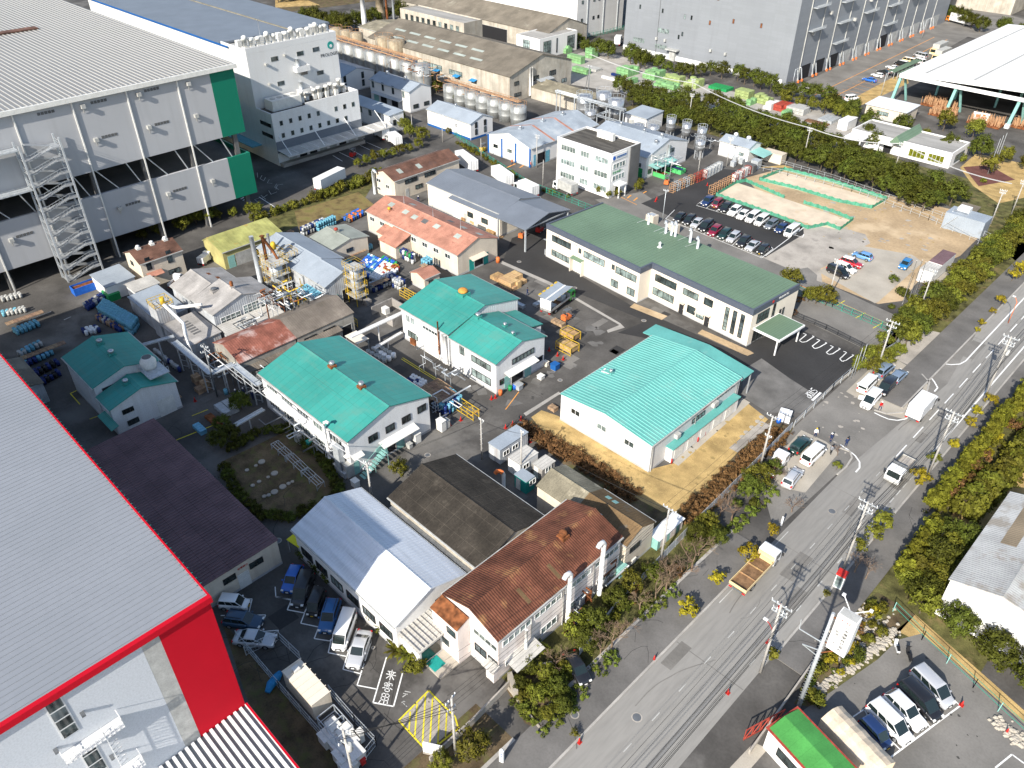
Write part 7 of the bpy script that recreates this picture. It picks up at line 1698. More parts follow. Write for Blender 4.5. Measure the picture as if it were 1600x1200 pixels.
for p in along([(395,20),(470,10),(560,5),(640,20),(700,-10)],7):
 for k in range(2): tree('round',p.x-20+k*9,p.y+20,'dark tree of the far grove at the top left',1.5,'far grove at the top left',px=False)
for p in along([(480,38),(540,52),(600,35),(650,30)],5): tree('round',p.x,p.y,'dark tree on the far canal bank',1.3,'trees on the canal bank',px=False)
for p in along([(1470,25),(1530,50),(1600,60),(1650,70)],6): tree('round',p.x,p.y,'dark tree by the far perimeter road',1.1,'trees by the far perimeter road',px=False)
for p in along([(1440,5),(1500,-2)],7): tree('round',p.x,p.y,'big dark tree beside the farthest warehouse corner',1.8,'big trees by the farthest warehouse',px=False)
for i,(px,py,s) in enumerate(((350,672,.5),(378,640,.6),(345,700,.55),(365,690,.5))): tree('round',px,py,'dark tree at the rim of the shaded round garden',s,'trees of the shaded garden')
for p in along([(352,735),(372,775),(410,808),(455,812),(510,790),(532,770),(505,720),(455,672),(400,680),(352,712)],1.3): shrub('darkbush',p.x,p.y,'low clipped hedge bush ringing the shaded garden',.55,'hedge ring of the shaded garden',px=False)
for i,(px,py,s) in enumerate(((590,968,.5),(605,985,.5),(577,940,.5),(560,925,.45),(520,905,.5),(505,890,.5),(495,880,.45),(618,1002,.4),(480,868,.45),(545,905,.5))): shrub('darkbush',px,py,'dark shrub along the wall of the silver roofed office',s*1.5,'shrubs along the silver roofed office')
shrub('bush',650,1043,'round clipped ball bush at the end of the planted strip',.85)
shrub('olive',738,1180,'large rounded yellow flecked bush behind the entrance sign',.75) ; tree('olive',626,743,'lone small tree between teal factory and black roof',.55); shrub('olive',690,1200,'shrub at the bottom edge left of the concrete pole',.5)
def cycad(px,py,s,label):
 x,y=P(px,py); t=T('cycad',label,'cycad',(x,y,0)); q=MB(); q.lathe((0,0,0),[(.25,0),(.22,.6),(.12,.7)],9); q.build('trunk','bark',t)
 q=MB()
 for i in range(26):
  a_=i*2.4; el=.2+.9*(i/26); L_=1.3*s; pr=None
  for k in range(7):
   r_=L_*k/6; z=.65+math.sin(el)*r_-.35*(r_/L_)**2*L_; p=Vector((math.cos(a_)*r_*math.cos(el),math.sin(a_)*r_*math.cos(el),z));
   if pr is not None:
    sd=Vector((-math.sin(a_),math.cos(a_),0))*(.16*(1-abs(k/6-.5)))
    q.face([pr-sd,pr+sd,p+sd*.9,p-sd*.9])
   pr=p
 q.build('fronds','leaf_olive',t); return t
cycad(620,1022,1.2,'left cycad palm beside the entrance step');cycad(637,1028,1.2,'right cycad palm next to the ball bush')
# ================= poles, wires =================
def pole(px,py,h,label,arms=((.95,1.8,0),),m='pole_conc',r=.17,lamp=None,steps=True,name='utility_pole',transf=False,lean=(0,0),world=None,z=0,braces=True):
 x,y=world or P(px,py); t=T(name,label,'utility pole' if name=='utility_pole' else 'lamp post',(x,y,z))
 q=MB(); q.lathe((0,0,0),[(r,0),(r*.62,h)],10); q.build('post',m,t)
 tops=[]
 for fz,w,a_ in arms:
  d=Vector((math.cos(a_),math.sin(a_),0)); zz=h*fz; q=MB(); off=Vector((-d.y,d.x,0))*(r*.8)
  q.bar(off-d*w/2+Vector((0,0,zz)),off+d*w/2+Vector((0,0,zz)),.1,.12);
  if braces: q.bar(off+d*w*.3+Vector((0,0,zz)),off+Vector((0,0,zz-.7)),.05,.05)
  o=q.build('cross_arm','galv',t)
  q=MB()
  for k in (-.46,-.2,.2,.46):
   c=off+d*w*k+Vector((0,0,zz+.06)); q.lathe(c,[(.05,0),(.08,.08),(.05,.16),(.07,.2),(.02,.26)],7)
  q.build('insulators','white',o)
  tops.append((x,y,z+zz+.3,d,w))
 if steps:
  q=MB(); k=1.8
  i=0
  while k<h*.88: s=1 if i%2 else -1; q.bar((s*r*.7,0,k),(s*(r+.16),0,k),.03,.03); k+=.45; i+=1
  q.build('climbing_steps','steel',t)
 if transf:
  q=MB(); q.lathe((.35,.1,h*.72),[(.28,0),(.3,.05),(.3,.85),(.2,.95)],12); q.build('transformer','unit_grey',t)
 if lamp:
  L_,a_,cm=lamp; d=Vector((math.cos(a_),math.sin(a_),0)); z0=h*.62 if name=='utility_pole' else h*.95
  q=MB(); q.tube([(0,0,z0),(d.x*L_*.5,d.y*L_*.5,z0+.7),(d.x*L_,d.y*L_,z0+1.0)],.05,6); o=q.build('lamp_arm',cm,t); q=MB(); q.box(d.x*L_-.2,d.y*L_-.14,z0+.92,d.x*L_+.28,d.y*L_+.14,z0+1.05); q.build('lamp_head','white',o)
 return t,tops
def wire(a,b_,sag,label,r=.015,m='wire',group='overhead cables'):
 A=Vector(a);B_=Vector(b_); pts=[]
 for i in range(13):
  s=i/12; p=A.lerp(B_,s); p.z-=sag*4*s*(1-s); pts.append(p)
 base=A.copy(); q=MB(); q.tube([p-base for p in pts],r,4,caps=False); return q.thing('power_line',m,label,'cable',tuple(base),None,group)
XR=-16.4
rp=[(1188,1050,11.4,(1.1,PI,'red')),(1318,888,11.4,None),(1450,742,11.3,None),(1538,622,11.6,None)]
tops=[]
for i,(px,py,h,lp) in enumerate(rp):
 lab=['roadside concrete pole with a red lamp arm opposite the flatbed','roadside concrete pole beside the red phone box','roadside concrete pole beside the golden shrubs and front hedge start','roadside concrete pole with a transformer box near the top right'][i]
 t,tp=pole(px,py,h,lab,arms=((.97,2.3,0),(.9,1.6,0),(.86,1.7,0)),lamp=lp,transf=i==3); tops.append(tp)
x0,y0=P(1188,1050);
ys=[P(*r_[:2]) for r_ in rp]
ghost=[(XR,y0-22),None]
for k,u in enumerate((-1.05,-.5,.5,1.05)):
 for i in range(3):
  a=(ys[i][0]+u,ys[i][1],11.3);b_=(ys[i+1][0]+u,ys[i+1][1],11.4); wire(a,b_,.35,'thin black cable between the roadside concrete poles')
 wire((ys[0][0]+u,ys[0][1],11.3),(ys[0][0]+u,ys[0][1]-45,11.3),.5,'thin black cable running off the bottom of the picture'); wire((ys[3][0]+u,ys[3][1],11.4),(ys[3][0]+u,ys[3][1]+30,11.4),.4,'thin black cable running off the right of the picture')
for k,(z,u) in enumerate(((9.4,.3),(8.9,-.2),(7.6,.25),(7.0,.25),(6.6,.25))):
 for i in range(3): wire((ys[i][0]+u,ys[i][1],z),(ys[i+1][0]+u,ys[i+1][1],z),.45,'lower thick communication cable between the roadside poles',.025)
 wire((ys[0][0]+u,ys[0][1],z),(ys[0][0]+u,ys[0][1]-45,z),.6,'lower thick communication cable running off the bottom',.025); wire((ys[3][0]+u,ys[3][1],z),(ys[3][0]+u,ys[3][1]+30,z),.5,'lower thick communication cable running off the right',.025)
wp=[(1032,877,9.2,'white concrete pole at the fence corner beside the purple green lockers'),(1187,733,9.6,'white concrete pole beside the small flatbed truck in the bed'),(1370,578,9.5,'tall grey pole at the gate by the silver van')]
wpts=[]
for px,py,h,lb in wp:
 t,tp=pole(px,py,h,lb,arms=((.97,1.9,0),(.62,1.0,0)) if px!=1370 else ((.97,2.2,0),(.88,1.6,0),(.8,1.2,PI/2))); wpts.append((t.location.x,t.location.y,h))
for u in (-.8,0,.8):
 for A_,B_ in zip(wpts,wpts[1:]): wire((A_[0]+u,A_[1],A_[2]-.1),(B_[0]+u,B_[1],B_[2]-.1),.3,'thin cable strung along the works fence poles')
 a=wpts[0]; wire((a[0]+u,a[1],a[2]-.1),(a[0]-2.5+u,a[1]-32,9.0),.5,'thin cable from the fence corner pole towards the entrance')
t,tp=pole(712,1178,9.6,'slender concrete pole in the clump behind the entrance sign',arms=((.96,1.5,PI/2+.2),(.8,1.0,PI/2)))
t2,tp=pole(557,1235,10.5,'concrete pole loaded with transformers rising from the fenced yard',arms=((.96,1.5,.3),(.85,1.5,1.9),(.75,1.3,.3)),transf=True,m='pole_conc')
for u in (-.6,-.2,.3,.7):
 wire((t.location.x+u,t.location.y,9.3),(wpts[0][0]+u*.5,wpts[0][1],8.6),.8,'long dark cable from the entrance pole to the fence corner'); wire((t.location.x+u,t.location.y,8.6),(t2.location.x,t2.location.y+u,9.5),.4,'cable between the two poles at the entrance',.03)
 wire((t.location.x+u,t.location.y,8.9),(t.location.x+1,t.location.y-30,8.9),.5,'dark cable leaving the picture at the bottom')
t,tp=pole(582,787,7.3,'concrete pole with white insulators between silver and teal roofs',arms=((.97,1.3,.3),(.9,1.3,1.8),(.82,1.0,.3))); A1=t.location.copy()
t,tp=pole(753,718,7.5,'thin dark pole at the lane by the portable cabins',arms=((.95,1.0,0),),r=.13); A2=t.location.copy()
t,tp=pole(814,745,8.2,'concrete pole rising between the two portable cabins',arms=((.97,.6,0),),r=.15); A3=t.location.copy()
t,tp=pole(340,620,9.6,'cluttered yard pole amid pipes in the shaded alley',arms=((.97,1.3,.5),(.88,1.4,1.3),(.8,1.0,0)),r=.15,m='steel_dark'); A4=t.location.copy()
for u in (-.3,0,.3):
 wire((A1.x+u,A1.y,7.1),(A2.x,A2.y,7.2),.4,'cable crossing the lane in front of the teal factory'); wire((A2.x,A2.y,7.2+u*.3),(A3.x,A3.y,7.8),.3,'cable from the lane pole to the cabin pole'); wire((A1.x+u,A1.y,6.9),(A4.x,A4.y,9.2),1.0,'pale thick cable sagging across the teal roofed factory',.05,'wire_light')
 wire((A3.x,A3.y,7.9),(wpts[0][0]+u,wpts[0][1],8.9),.6,'cable from the cabin pole to the fence corner pole')
for i,(px,py,h,lb) in enumerate(((1293,470,8.6,'concrete pole standing in the green fence strip'),(1395,275,8.5,'leaning grey pole in front of the low white office'),(1255,250,8.5,'concrete pole in the dark belt above the soil lot'),(1078,165,8.0,'wooden looking pole by the crate yard'),(1076,190,8.0,'pole in the belt behind the steel tanks'),(1548,350,8.0,'tall pole near the little hut at the right'),(1580,335,8.0,'second pole further right of the little hut'),(1435,490,9.0,'concrete pole in the yellow green roadside trees'),(1135,260,7.5,'slim pole on the asphalt near the white ball vent shed'),(1090,275,6.5,'slim grey post beside the frame racks'),(838,262,8.5,'slim white post at the lane crossing'),(848,290,6.5,'short post by the green lane fence'),(692,222,7.5,'pole by the lane corner beside the white shed'),(645,215,6.5,'slim post left of the lane corner'),(752,252,6,'white post with a round mirror on the lane'))):
 pole(px,py,h,lb,arms=((.97,1.4,.2),(.9,1.2,.2)) if h>=7.5 else (),r=.14 if h>7 else .1)
pts=[P(918,140),P(1078,172),P(1255,250),P(1395,275),P(1560,340)]
hh=[11,8,8.4,8.3,8]
for a,b_,h1,h2 in zip(pts,pts[1:],hh,hh[1:]):
 for u in (0,.35): wire((a[0],a[1]+u,h1),(b_[0],b_[1]+u,h2),1.2,'long pale cable across the top of the works',.05,'wire_light')
t,tp=pole(918,165,12,'tall dark lattice-like mast pair by the big factory shed',arms=((.97,1.6,0),),m='steel_dark',braces=False)
q=MB(); q.bar((-2.2,0,0),(0,0,11.5),.12,.12); q.build('brace','steel_dark',t)
pole(1035,345,7.2,'pale lamp post with floodlights beyond the office roof',arms=((.98,1.2,.4),),r=.1,steps=False,name='lamp_post',m='galv')
for i,(px,py) in enumerate(((1236,143),(1376,150),(1475,115),(1440,60))): pole(px,py,7,['curved grey lamp post by the great warehouse corner','curved grey lamp post by the bike shelter bays','curved grey lamp post above the white roof edge','curved grey lamp post beside the cream trucks'][i],arms=(),r=.09,lamp=(1.4,.4,'galv'),steps=False,name='lamp_post',m='galv')
t,_=pole(1575,505,4.5,'orange lamp post at the pavement near the right edge',arms=(),r=.07,lamp=(.8,PI,'orange'),steps=False,name='lamp_post',m='orange')
for i,(px,py,h) in enumerate(((1410,475,9),(1417,478,9.5),(1425,473,8.5))):
 x,y=P(px,py); q=MB(); q.lathe((0,0,0),[(.08,0),(.04,h),(.08,h),(.02,h+.1)],8); q.thing('flagpole','white',['left white flagpole in the small corner garden','middle white flagpole in the small corner garden','right white flagpole in the small corner garden'][i],'flagpole',(x,y,0))
for i,(px,py,h) in enumerate(((1543,272,9),(1547,270,9.5),(1551,269,10))):
 x,y=P(px,py); q=MB(); q.lathe((0,0,0),[(.09,0),(.05,h),(.02,h+.1)],8); q.thing('flagpole','galv',['left flagpole in the paved diamond bed','middle flagpole in the paved diamond bed','right flagpole in the paved diamond bed'][i],'flagpole',(x,y,0))
for i,(px,py,h) in enumerate(((1334,588,5.5),(1341,582,5.5),(1329,592,4.5))):
 x,y=P(px,py); q=MB(); q.lathe((0,0,0),[(.07,0),(.05,h),(.02,h+.1)],8); q.thing('flagpole','galv',['tallest steel flagpole just inside the new gate','rear steel flagpole just inside the new gate','front short steel flagpole just inside the new gate'][i],'flagpole',(x,y,0))
x,y=P(1246,1108); t=T('sign_tower','tall steel sign tower with white box sign over the planted bank','sign tower',(x,y,0),0)
q=MB(); q.lathe((0,0,0),[(.22,0),(.16,15.6)],12); q.build('post','galv',t)
q=MB()
for i in range(26): q.bar((-.3,0,1.5+i*.45),(.3,0,1.5+i*.45),.03,.03)
q.build('climbing_steps','galv',t)
q=MB(); q.box(.5,-.6,11.7,2.3,.5,16.6); bx=q.build('sign_box','white',t); q=MB(); q.box(.6,-.5,16.61,2.2,.4,16.64); q.build('box_top','unit_grey',bx)
q=MB(); q.bar((.2,0,11.5),(1.4,0,11.4),.1,.1);q.bar((.2,0,9.9),(1.4,0,11.4),.1,.1);q.bar((0,0,15.2),(.6,0,15.2),.12,.12); q.build('bracket','rust',t)
for d in ((-2.2,-.6,11.8),(-1.4,-1.0,10.6)): q=MB(); q.bar((0,0,d[2]-.6),(d[0],d[1],d[2]),.08,.08); q.bar((d[0],d[1],d[2]),(d[0]-.1,d[1]-.1,d[2]+1.4) if d[0]<-2 else (0,0,d[2]-1.5),.07,.07); q.build('lower_arm','galv',t)
for s in (-1,1): q=MB(); q.bar((1.3,.4,16.4),(1.3+s*1.3,1.3,17.1),.07,.07); q.box(1.3+s*1.3-.15,1.2,17.0,1.3+s*1.3+.15,1.45,17.2); q.build('lamp_arm','white',t)
for j,(txt,xx,sz) in enumerate((('日本機関株式会社',1.7,.42),('物流センター',1.0,.36))):
 for i,ch in enumerate(txt): text(t,ch,(xx,-.615,(15.5 if j==0 else 14.4)-i*(sz*1.1)),(PI/2,0,0),sz,'frame_dark',name='sign_character')
text(t,'ACEE',(1.4,-.615,16.1),(PI/2,0,0),.4,'red',name='sign_character')
x,y=P(1309,916); t=T('phone_box','small white framed box with red roof standing on the pavement','phone box',(x,y,.12),.1)
q=MB()
for a in (-.45,.45):
 for c in (-.45,.45): q.box(a-.05,c-.05,0,a+.05,c+.05,2.1)
q.box(-.5,-.5,0,.5,.5,.12); q.build('frame','white',t); q=MB(); q.box(-.44,-.44,.12,.44,.44,2.05); q.build('panes','glass_pale',t); q=MB(); q.box(-.56,-.56,2.1,.56,.56,2.35); q.build('roof','red',t); q=MB(); q.box(-.2,-.3,.9,.2,0,1.4); q.build('telephone','green_bright',t)
# ================= fences and walls =================
def fence(pts,h,label,m='galv',post='galv',step=2.0,fill='wire',name='fence',px=True,z=0,cat='fence',panel=None):
 w=[P(*p) for p in pts] if px else pts
 O=w[0]; t=T(name,label,cat,(O[0],O[1],z)); pp=MB(); f=MB()
 for a,b_ in zip(w,w[1:]):
  A=Vector((a[0]-O[0],a[1]-O[1],0));B_=Vector((b_[0]-O[0],b_[1]-O[1],0)); L_=(B_-A).length; n=max(1,round(L_/step))
  for i in range(n+1):
   c=A.lerp(B_,i/n); pp.box(c.x-.04,c.y-.04,0,c.x+.04,c.y+.04,h)
  for zz in ((.12,h*.5,h-.05) if fill!='rail' else (h*.5,h-.04)): f.bar(A+Vector((0,0,zz)),B_+Vector((0,0,zz)),.04,.05)
  if fill=='wire':
   k=0
   while k<L_: c=A.lerp(B_,k/L_); f.bar(c+Vector((0,0,.1)),c+Vector((0,0,h-.05)),.015,.015); k+=.28
  if fill=='panel': f.bar(A+Vector((0,0,h*.55)),B_+Vector((0,0,h*.55)),.03,h*.8)
  if fill=='bars':
   k=0
   while k<L_: c=A.lerp(B_,k/L_); f.bar(c+Vector((0,0,.1)),c+Vector((0,0,h)),.03,.03); k+=.14
 pp.build('posts',post,t); f.build('mesh_panel' if fill!='rail' else 'rails',panel or m,t); return t
def wall(pts,h,label,w_=.18,m='concrete_old',name='low_wall'):
 w=[P(*p) for p in pts]; q=MB(); O=w[0]
 for a,b_ in zip(w,w[1:]): q.bar((a[0]-O[0],a[1]-O[1],h/2),(b_[0]-O[0],b_[1]-O[1],h/2),w_,h)
 return q.thing(name,m,label,'wall',(O[0],O[1],0))
fence([(905,1025),(960,955),(1030,880),(1090,818),(1150,758),(1235,672)],1.5,'grey panel fence between the works and the roadside strip',fill='panel',m='wall_tin')
wall([(800,1050),(905,1030)],.0001+.5,'low kerb wall at the end of the rusty roofed factory')
wall([(672,1192),(740,1130),(800,1068)],1.0,'stained boundary wall at the works entrance'); wall([(796,1060),(806,1090)],1.2,'short stone gate pillar wall by the garden corner',.5,'concrete_pale')
wall([(791,1072),(843,1138)],.25,'low white kerb wall of the triangular garden',.2,'concrete_pale')
fence([(372,1000),(438,1078),(540,1195),(580,1245)],1.7,'galvanised mesh fence along the grassy ditch, left of the fenced yard',m='galv');fence([(385,1024),(437,1000),(470,1032)],1.6,'mesh fence closing the top of the fenced yard');fence([(516,1085),(555,1130),(588,1165),(560,1200)],1.7,'pale mesh fence between fenced yard and car park')
fence([(1220,486),(1290,515),(1364,552)],1.1,'dark brown railing along the new lot and service street',m='frame_dark',post='frame_dark',fill='bars',step=2.5)
fence([(1242,456),(1300,480),(1392,520)],1.5,'green mesh fence in the strip behind the office',m='fence_green',post='fence_green')
fence([(710,212),(760,248),(825,290),(925,330)],1.4,'green mesh fence along the lane by the white office',m='fence_green',post='fence_green')
fence([(1240,668),(1300,610),(1362,556)],1.5,'long sliding rail gate across the works entrance',m='galv',post='galv',fill='rail',step=3,name='sliding_gate',cat='gate')
wall([(1232,672),(1300,606),(1366,553)],.25,'pale concrete gate rail base along the entrance',.35,'concrete_pale')
fence([(1376,560),(1395,548),(1415,520),(1450,482)],1.8,'grey steel fence beside the entry of the gravel lot',fill='panel',m='galv')
fence([(1168,262),(1230,275),(1330,300),(1450,345),(1570,400)],1.4,'pale rail fence along the track behind the soil lot',fill='rail',step=2.2); fence([(1160,240),(1300,280),(1500,350),(1575,388)],1.2,'second pale rail fence along the far side of the track',fill='rail',step=2.2)
fence([(1395,955),(1440,1000),(1520,1075),(1600,1150)],1.6,'row of pale green posts with mesh on the dry grass bank',m='fence_green',post='aqua',step=3.0,fill='rail')
fence([(898,62),(938,55),(978,45)],1.6,'green fence between white tower and grey warehouse',m='fence_green',post='fence_green')
wall([(1170,1178),(1215,1115),(1282,1020),(1318,960)],.7,'long low stained wall at the pavement edge under the sign tower')
x,y=P(1186,1143); t=T('gate_frame','rusty red lattice gate and rails beside the green roofed hut','gate',(x,y,0),1.25); q=MB()
for i in range(5): q.bar((-2+i,0,0),(-1+i,0,1.8),.08,.08); q.bar((-2+i,0,1.8),(-2+i,0,0),.08,.08)
q.bar((-2,0,1.8),(3,0,1.8),.1,.1); q.bar((-2,0,.1),(3,0,.1),.1,.1); q.build('lattice','red_dull',t)
x,y=P(677,1178); t=T('sign_board','blank white sign board facing the road at the entrance corner','sign board',(x,y,0),.55); q=MB(); q.box(-1.0,-.12,.2,1.0,.12,1.7); q.build('board','white',t); q=MB(); q.box(-1.0,-.2,0,1.0,.2,.2); q.build('base','concrete_old',t)
x,y=P(784,1190); t=T('sign_post','narrow white pointed sign pillar at the bottom entrance','sign post',(x,y,0),.4); q=MB(); q.box(-.22,-.15,0,.22,.15,2.0); q.lathe((0,0,2.0),[(.24,0),(.02,.35)],4,sm=False); q.build('pillar','white',t); text(t,'本社工場'[0],(0,-.17,1.6),(PI/2,0,0),.28,'blue_trim',name='sign_character');text(t,'社',(0,-.17,1.25),(PI/2,0,0),.28,'blue_trim',name='sign_character')
x,y=P(1220,822); q=MB(); q.box(-.12,-.05,0,.12,.05,1.6); q.thing('marker_board','white','thin white upright board at the left kerb','marker board',(x,y,.1))
def netting(pts,label):
 w=[P(*p) for p in pts]; O=w[0]; t=T('net_fence',label,'net fence',(O[0],O[1],0)); q=MB(); pp=MB()
 for a,b_ in zip(w,w[1:]):
  A=Vector((a[0]-O[0],a[1]-O[1],0));B_=Vector((b_[0]-O[0],b_[1]-O[1],0)); n=max(1,round((B_-A).length/1.8))
  for i in range(n):
   c=A.lerp(B_,i/n);d=A.lerp(B_,(i+1)/n); hm=.72; mid=c.lerp(d,.5)
   q.face([c,mid,mid+Vector((0,0,hm)),c+Vector((0,0,.95))]);q.face([mid,d,d+Vector((0,0,.95)),mid+Vector((0,0,hm))]); pp.box(c.x-.03,c.y-.03,0,c.x+.03,c.y+.03,1.0)
 q.build('net','net_green',t); pp.build('stakes','green',t)
netting([(1118,306),(1150,287),(1165,284),(1225,310)],'green net along the left end of the near sand bed');netting([(1118,306),(1165,322),(1215,340),(1262,358),(1292,352),(1312,360),(1332,345)],'green net on the parking side of the near sand bed');netting([(1332,345),(1300,332),(1255,318)],'green net on the far side of the near sand bed')
netting([(1186,282),(1225,266),(1300,285),(1384,312)],'green net along the back of the far sand bed');netting([(1186,282),(1245,296),(1310,316),(1362,326),(1386,312)],'green net along the front of the far sand bed')
# ================= small goods =================
DL=[]
def drumq(A,B_,C_,nz,col,label,sp=.68,jit=.035,r=.29,h=.88):
 a=Vector(P(*A));u=Vector(P(*B_))-a;v=Vector(P(*C_))-a; nu=max(1,round(u.length/sp));nv=max(1,round(v.length/sp))
 for k in range(nz):
  for i in range(nu):
   for j in range(nv):
    if 0<i<nu-1 and 0<j<nv-1 and k<nz-1: continue
    p=a+u*(i+.5)/nu+v*(j+.5)/nv; DL.append((p.x+random.gauss(0,jit),p.y+random.gauss(0,jit),.13+k*1.01,col if isinstance(col,str) else random.choice(col),label,r))
PLT={}
def pallet(x,y,z,label,group,rz=0,m='pallet'):
 if m not in PLT:
  q=MB()
  for i in range(7): q.box(-.6,-.6+i*.19,.1,.6,-.47+i*.19,.13)
  for a in (-.6,-.05,.5): q.box(a,-.6,0,a+.1,.67-.05,.1)
  PLT[m]=q.mesh('pallet',[m])
 o=bpy.data.objects.new('pallet',PLT[m]); COL.objects.link(o); o.location=(x,y,z); o.rotation_euler=(0,0,rz); return tag(o,label,'pallet',group)
def pallets(px,py,nx,ny,nz,label,dz=.15,sp=1.3,rz=0,z0=0,m='pallet'):
 x,y=P(px,py,z0) ;
 for i in range(nx):
  for j in range(ny):
   for k in range(nz): pallet(x+i*sp,y+j*sp,z0+k*dz,label,label,rz+random.gauss(0,.03),m)
CR={}
def crate(x,y,z,m,label,group,s=(1.5,1.1,.8),rz=0,name='crate',cat='crate'):
 k=(m,s)
 if k not in CR:
  q=MB(); a,b_,h=s; q.box(-a/2,-b_/2,.08,a/2,b_/2,h)
  for u in (-.5,0,.5): q.box(u*a-.05,-b_/2-.03,.0,u*a+.05,b_/2+.03,h+.02)
  q.box(-a/2-.03,-b_/2-.03,h*.45,a/2+.03,b_/2+.03,h*.55)
  CR[k]=q.mesh(name,[m])
 o=bpy.data.objects.new(name,CR[k]); COL.objects.link(o); o.location=(x,y,z); o.rotation_euler=(0,0,rz); return tag(o,label,cat,group)
def crates(px,py,nx,ny,nz,m,label,s=(1.5,1.1,.8),rz=0,name='crate',cat='crate',gap=.14,drop=.2):
 x,y=P(px,py)
 for i in range(nx):
  for j in range(ny):
   n=nz if random.random()>drop else max(1,nz-1)
   for k in range(n): crate(x+i*(s[0]+gap),y+j*(s[1]+gap),k*(s[2]+.03),m,label,label,s,rz+random.gauss(0,.02),name,cat)
random.seed(21)
crates(866,85,1,2,2,'crate_green','light green crate at the left end of the crate yard');crates(878,82,2,3,3,'crate_green','light green crate in the double stack left in the crate yard');crates(891,77,1,3,3,'crate_green','light green crate in the tall pair at the back left of the yard')
crates(890,96,4,2,3,'crate_green','light green crate in the long stack by the factory gable');crates(905,96,1,1,2,'crate_green','single light green crate in front of the long stack');crates(918,90,2,3,4,'crate_green','light green crate in the square stack near the round trees')
crates(967,117,3,5,3,'crate_green','light green crate in the middle stack of the crate yard',gap=.2);crates(1008,122,3,5,3,'crate_green','light green crate in the right stack of the crate yard',gap=.2);crates(985,131,1,3,2,'crate_green','light green crate in the low heap between the stacks');crates(898,112,4,2,2,'crate_green','light green crate near the grey bales')
crates(1025,134,5,3,2,'crate_green','light green crate in the low row before the dark belt');crates(1040,128,4,3,3,'crate_lime','yellow topped green crate in the big right stack');crates(1072,135,3,4,3,'crate_lime','yellow topped green crate at the end of the big right stack')
crates(915,108,5,3,1,'unit_grey','grey white bale in the crate yard',(1.0,1.0,.8),name='bale',cat='bale');crates(943,122,5,1,1,'unit_white','white bale beside the dark blue one',(1.0,1.0,.8),name='bale',cat='bale');crates(958,118,3,1,1,'blue_dark','dark blue bale in the crate yard',(1.0,1.0,.8),name='bale',cat='bale');crates(1110,138,6,4,1,'green','dark green cage rack near the warehouse hedge',(1.0,1.0,.9),name='rack',cat='rack')
crates(1152,152,3,3,3,'crate_lime','yellow topped green crate in the roadside row, left');crates(1182,160,3,3,3,'crate_lime','yellow topped green crate in the roadside row, middle');crates(1170,164,1,3,2,'crate_green','green crate before the roadside row');crates(1196,170,2,4,2,'unit_white','white stacked bundle in the roadside row',(1.2,1.2,.9),name='bundle',cat='bundle')
crates(1212,172,3,4,2,'red_dull','rusty red frame stack in the roadside row',(1.2,1.2,.9),name='frame_stack',cat='frame stack');crates(1232,175,4,4,2,'unit_grey','grey bundle stack beside the red frames',(1.3,1.1,.9),name='bundle',cat='bundle');crates(1225,182,1,3,2,'crate_green','green crate before the grey bundles');crates(1282,190,3,5,1,'galv','pale bundle near the white container',(1.3,1.1,.9),name='bundle',cat='bundle')
x,y=P(1322,200); q=MB(); q.box(-1.4,-3,0.1,1.4,3,2.7); q.box(-1.45,-3.05,2.6,1.45,3.05,2.75)
for k in range(8): q.box(-1.45,-2.8+k*.78,.2,-1.4,-2.7+k*.78,2.6)
q.thing('container','white','white shipping container at the end of the storage row','container',(x,y,0))
crates(1262,190,4,2,1,'wood_dark','low brown timber stack by the pale bundles',(1.6,1.0,.4),name='timber_stack',cat='timber')
LB='blue_light'
def ptop(px,py,z,nx,ny,label):
 x,y=P(px,py,z)
 for i in range(nx):
  for j in range(ny): pallet(x+i*1.25,y+j*1.25,z,label,label,random.gauss(0,.03))
ptop(585,444,2.0,1,3,'brown pallet lying on the grey drum stack');ptop(662,415,3.1,1,1,'brown pallet on top of the light blue tower') ;ptop(655,612,1.0,3,4,'brown pallet covering drums behind the teal factory');ptop(676,620,2.05,2,3,'brown pallet covering the blue stack at the lane corner');ptop(415,385,1.1,1,4,'brown pallet covering drums left of the cream shed') if False else ptop(490,392,1.1,4,1,'brown pallet covering drums left of the cream shed');ptop(535,404,1.05,1,5,'brown pallet covering drums in front of the cream shed')
ptop(35,560,1.05,1,6,'brown pallet over drums by the old dark shed');ptop(15,505,1.05,1,5,'brown pallet over drums at the far left');ptop(252,600,1.1,5,1,'brown pallet over drums in the shaded alley')
LB='blue_light'; UG=['unit_grey','steel','blue_dark']
drumq((155,494),(209,526),(167,479),2,LB,'light blue drum in the big stack in the shaded yard');drumq((150,501),(190,523),(156,494),1,['unit_grey','pallet','blue_dark'],'grey brown drum before the light blue stack')
drumq((130,481),(138,488),(180,450),1,['unit_grey','blue_dark','blue_dark'],'grey capped drum between blue skip and light blue stack');drumq((126,520),(135,526),(152,514),1,['white','blue_dark'],'white lidded small drum in the dark yard')
for a,b_,c,l,m_ in (((2,492),(6,497),(40,484),'light blue drum in the far left row',[LB,'unit_grey']),((0,470),(4,474),(34,462),'grey drum in the row at the left picture edge',['unit_grey']),((27,556),(33,561),(64,537),'drum in the row nearest the old dark shed',[LB,'unit_grey']),((35,570),(42,576),(80,549),'drum in the second row by the old dark shed',[LB,'blue_dark']),((45,588),(52,594),(90,566),'black drum in the third row by the old dark shed',['black','blue_dark']),((52,604),(58,610),(92,582),'black drum in the lowest row by the red-edged roof',['black','blue_dark']),((20,520),(27,526),(58,505),'blue drum behind the old dark shed',[LB])): drumq(a,b_,c,1,m_,l)
drumq((240,553),(280,585),(246,549),1,UG,'grey drum in the long alley row right of the cooling tower')
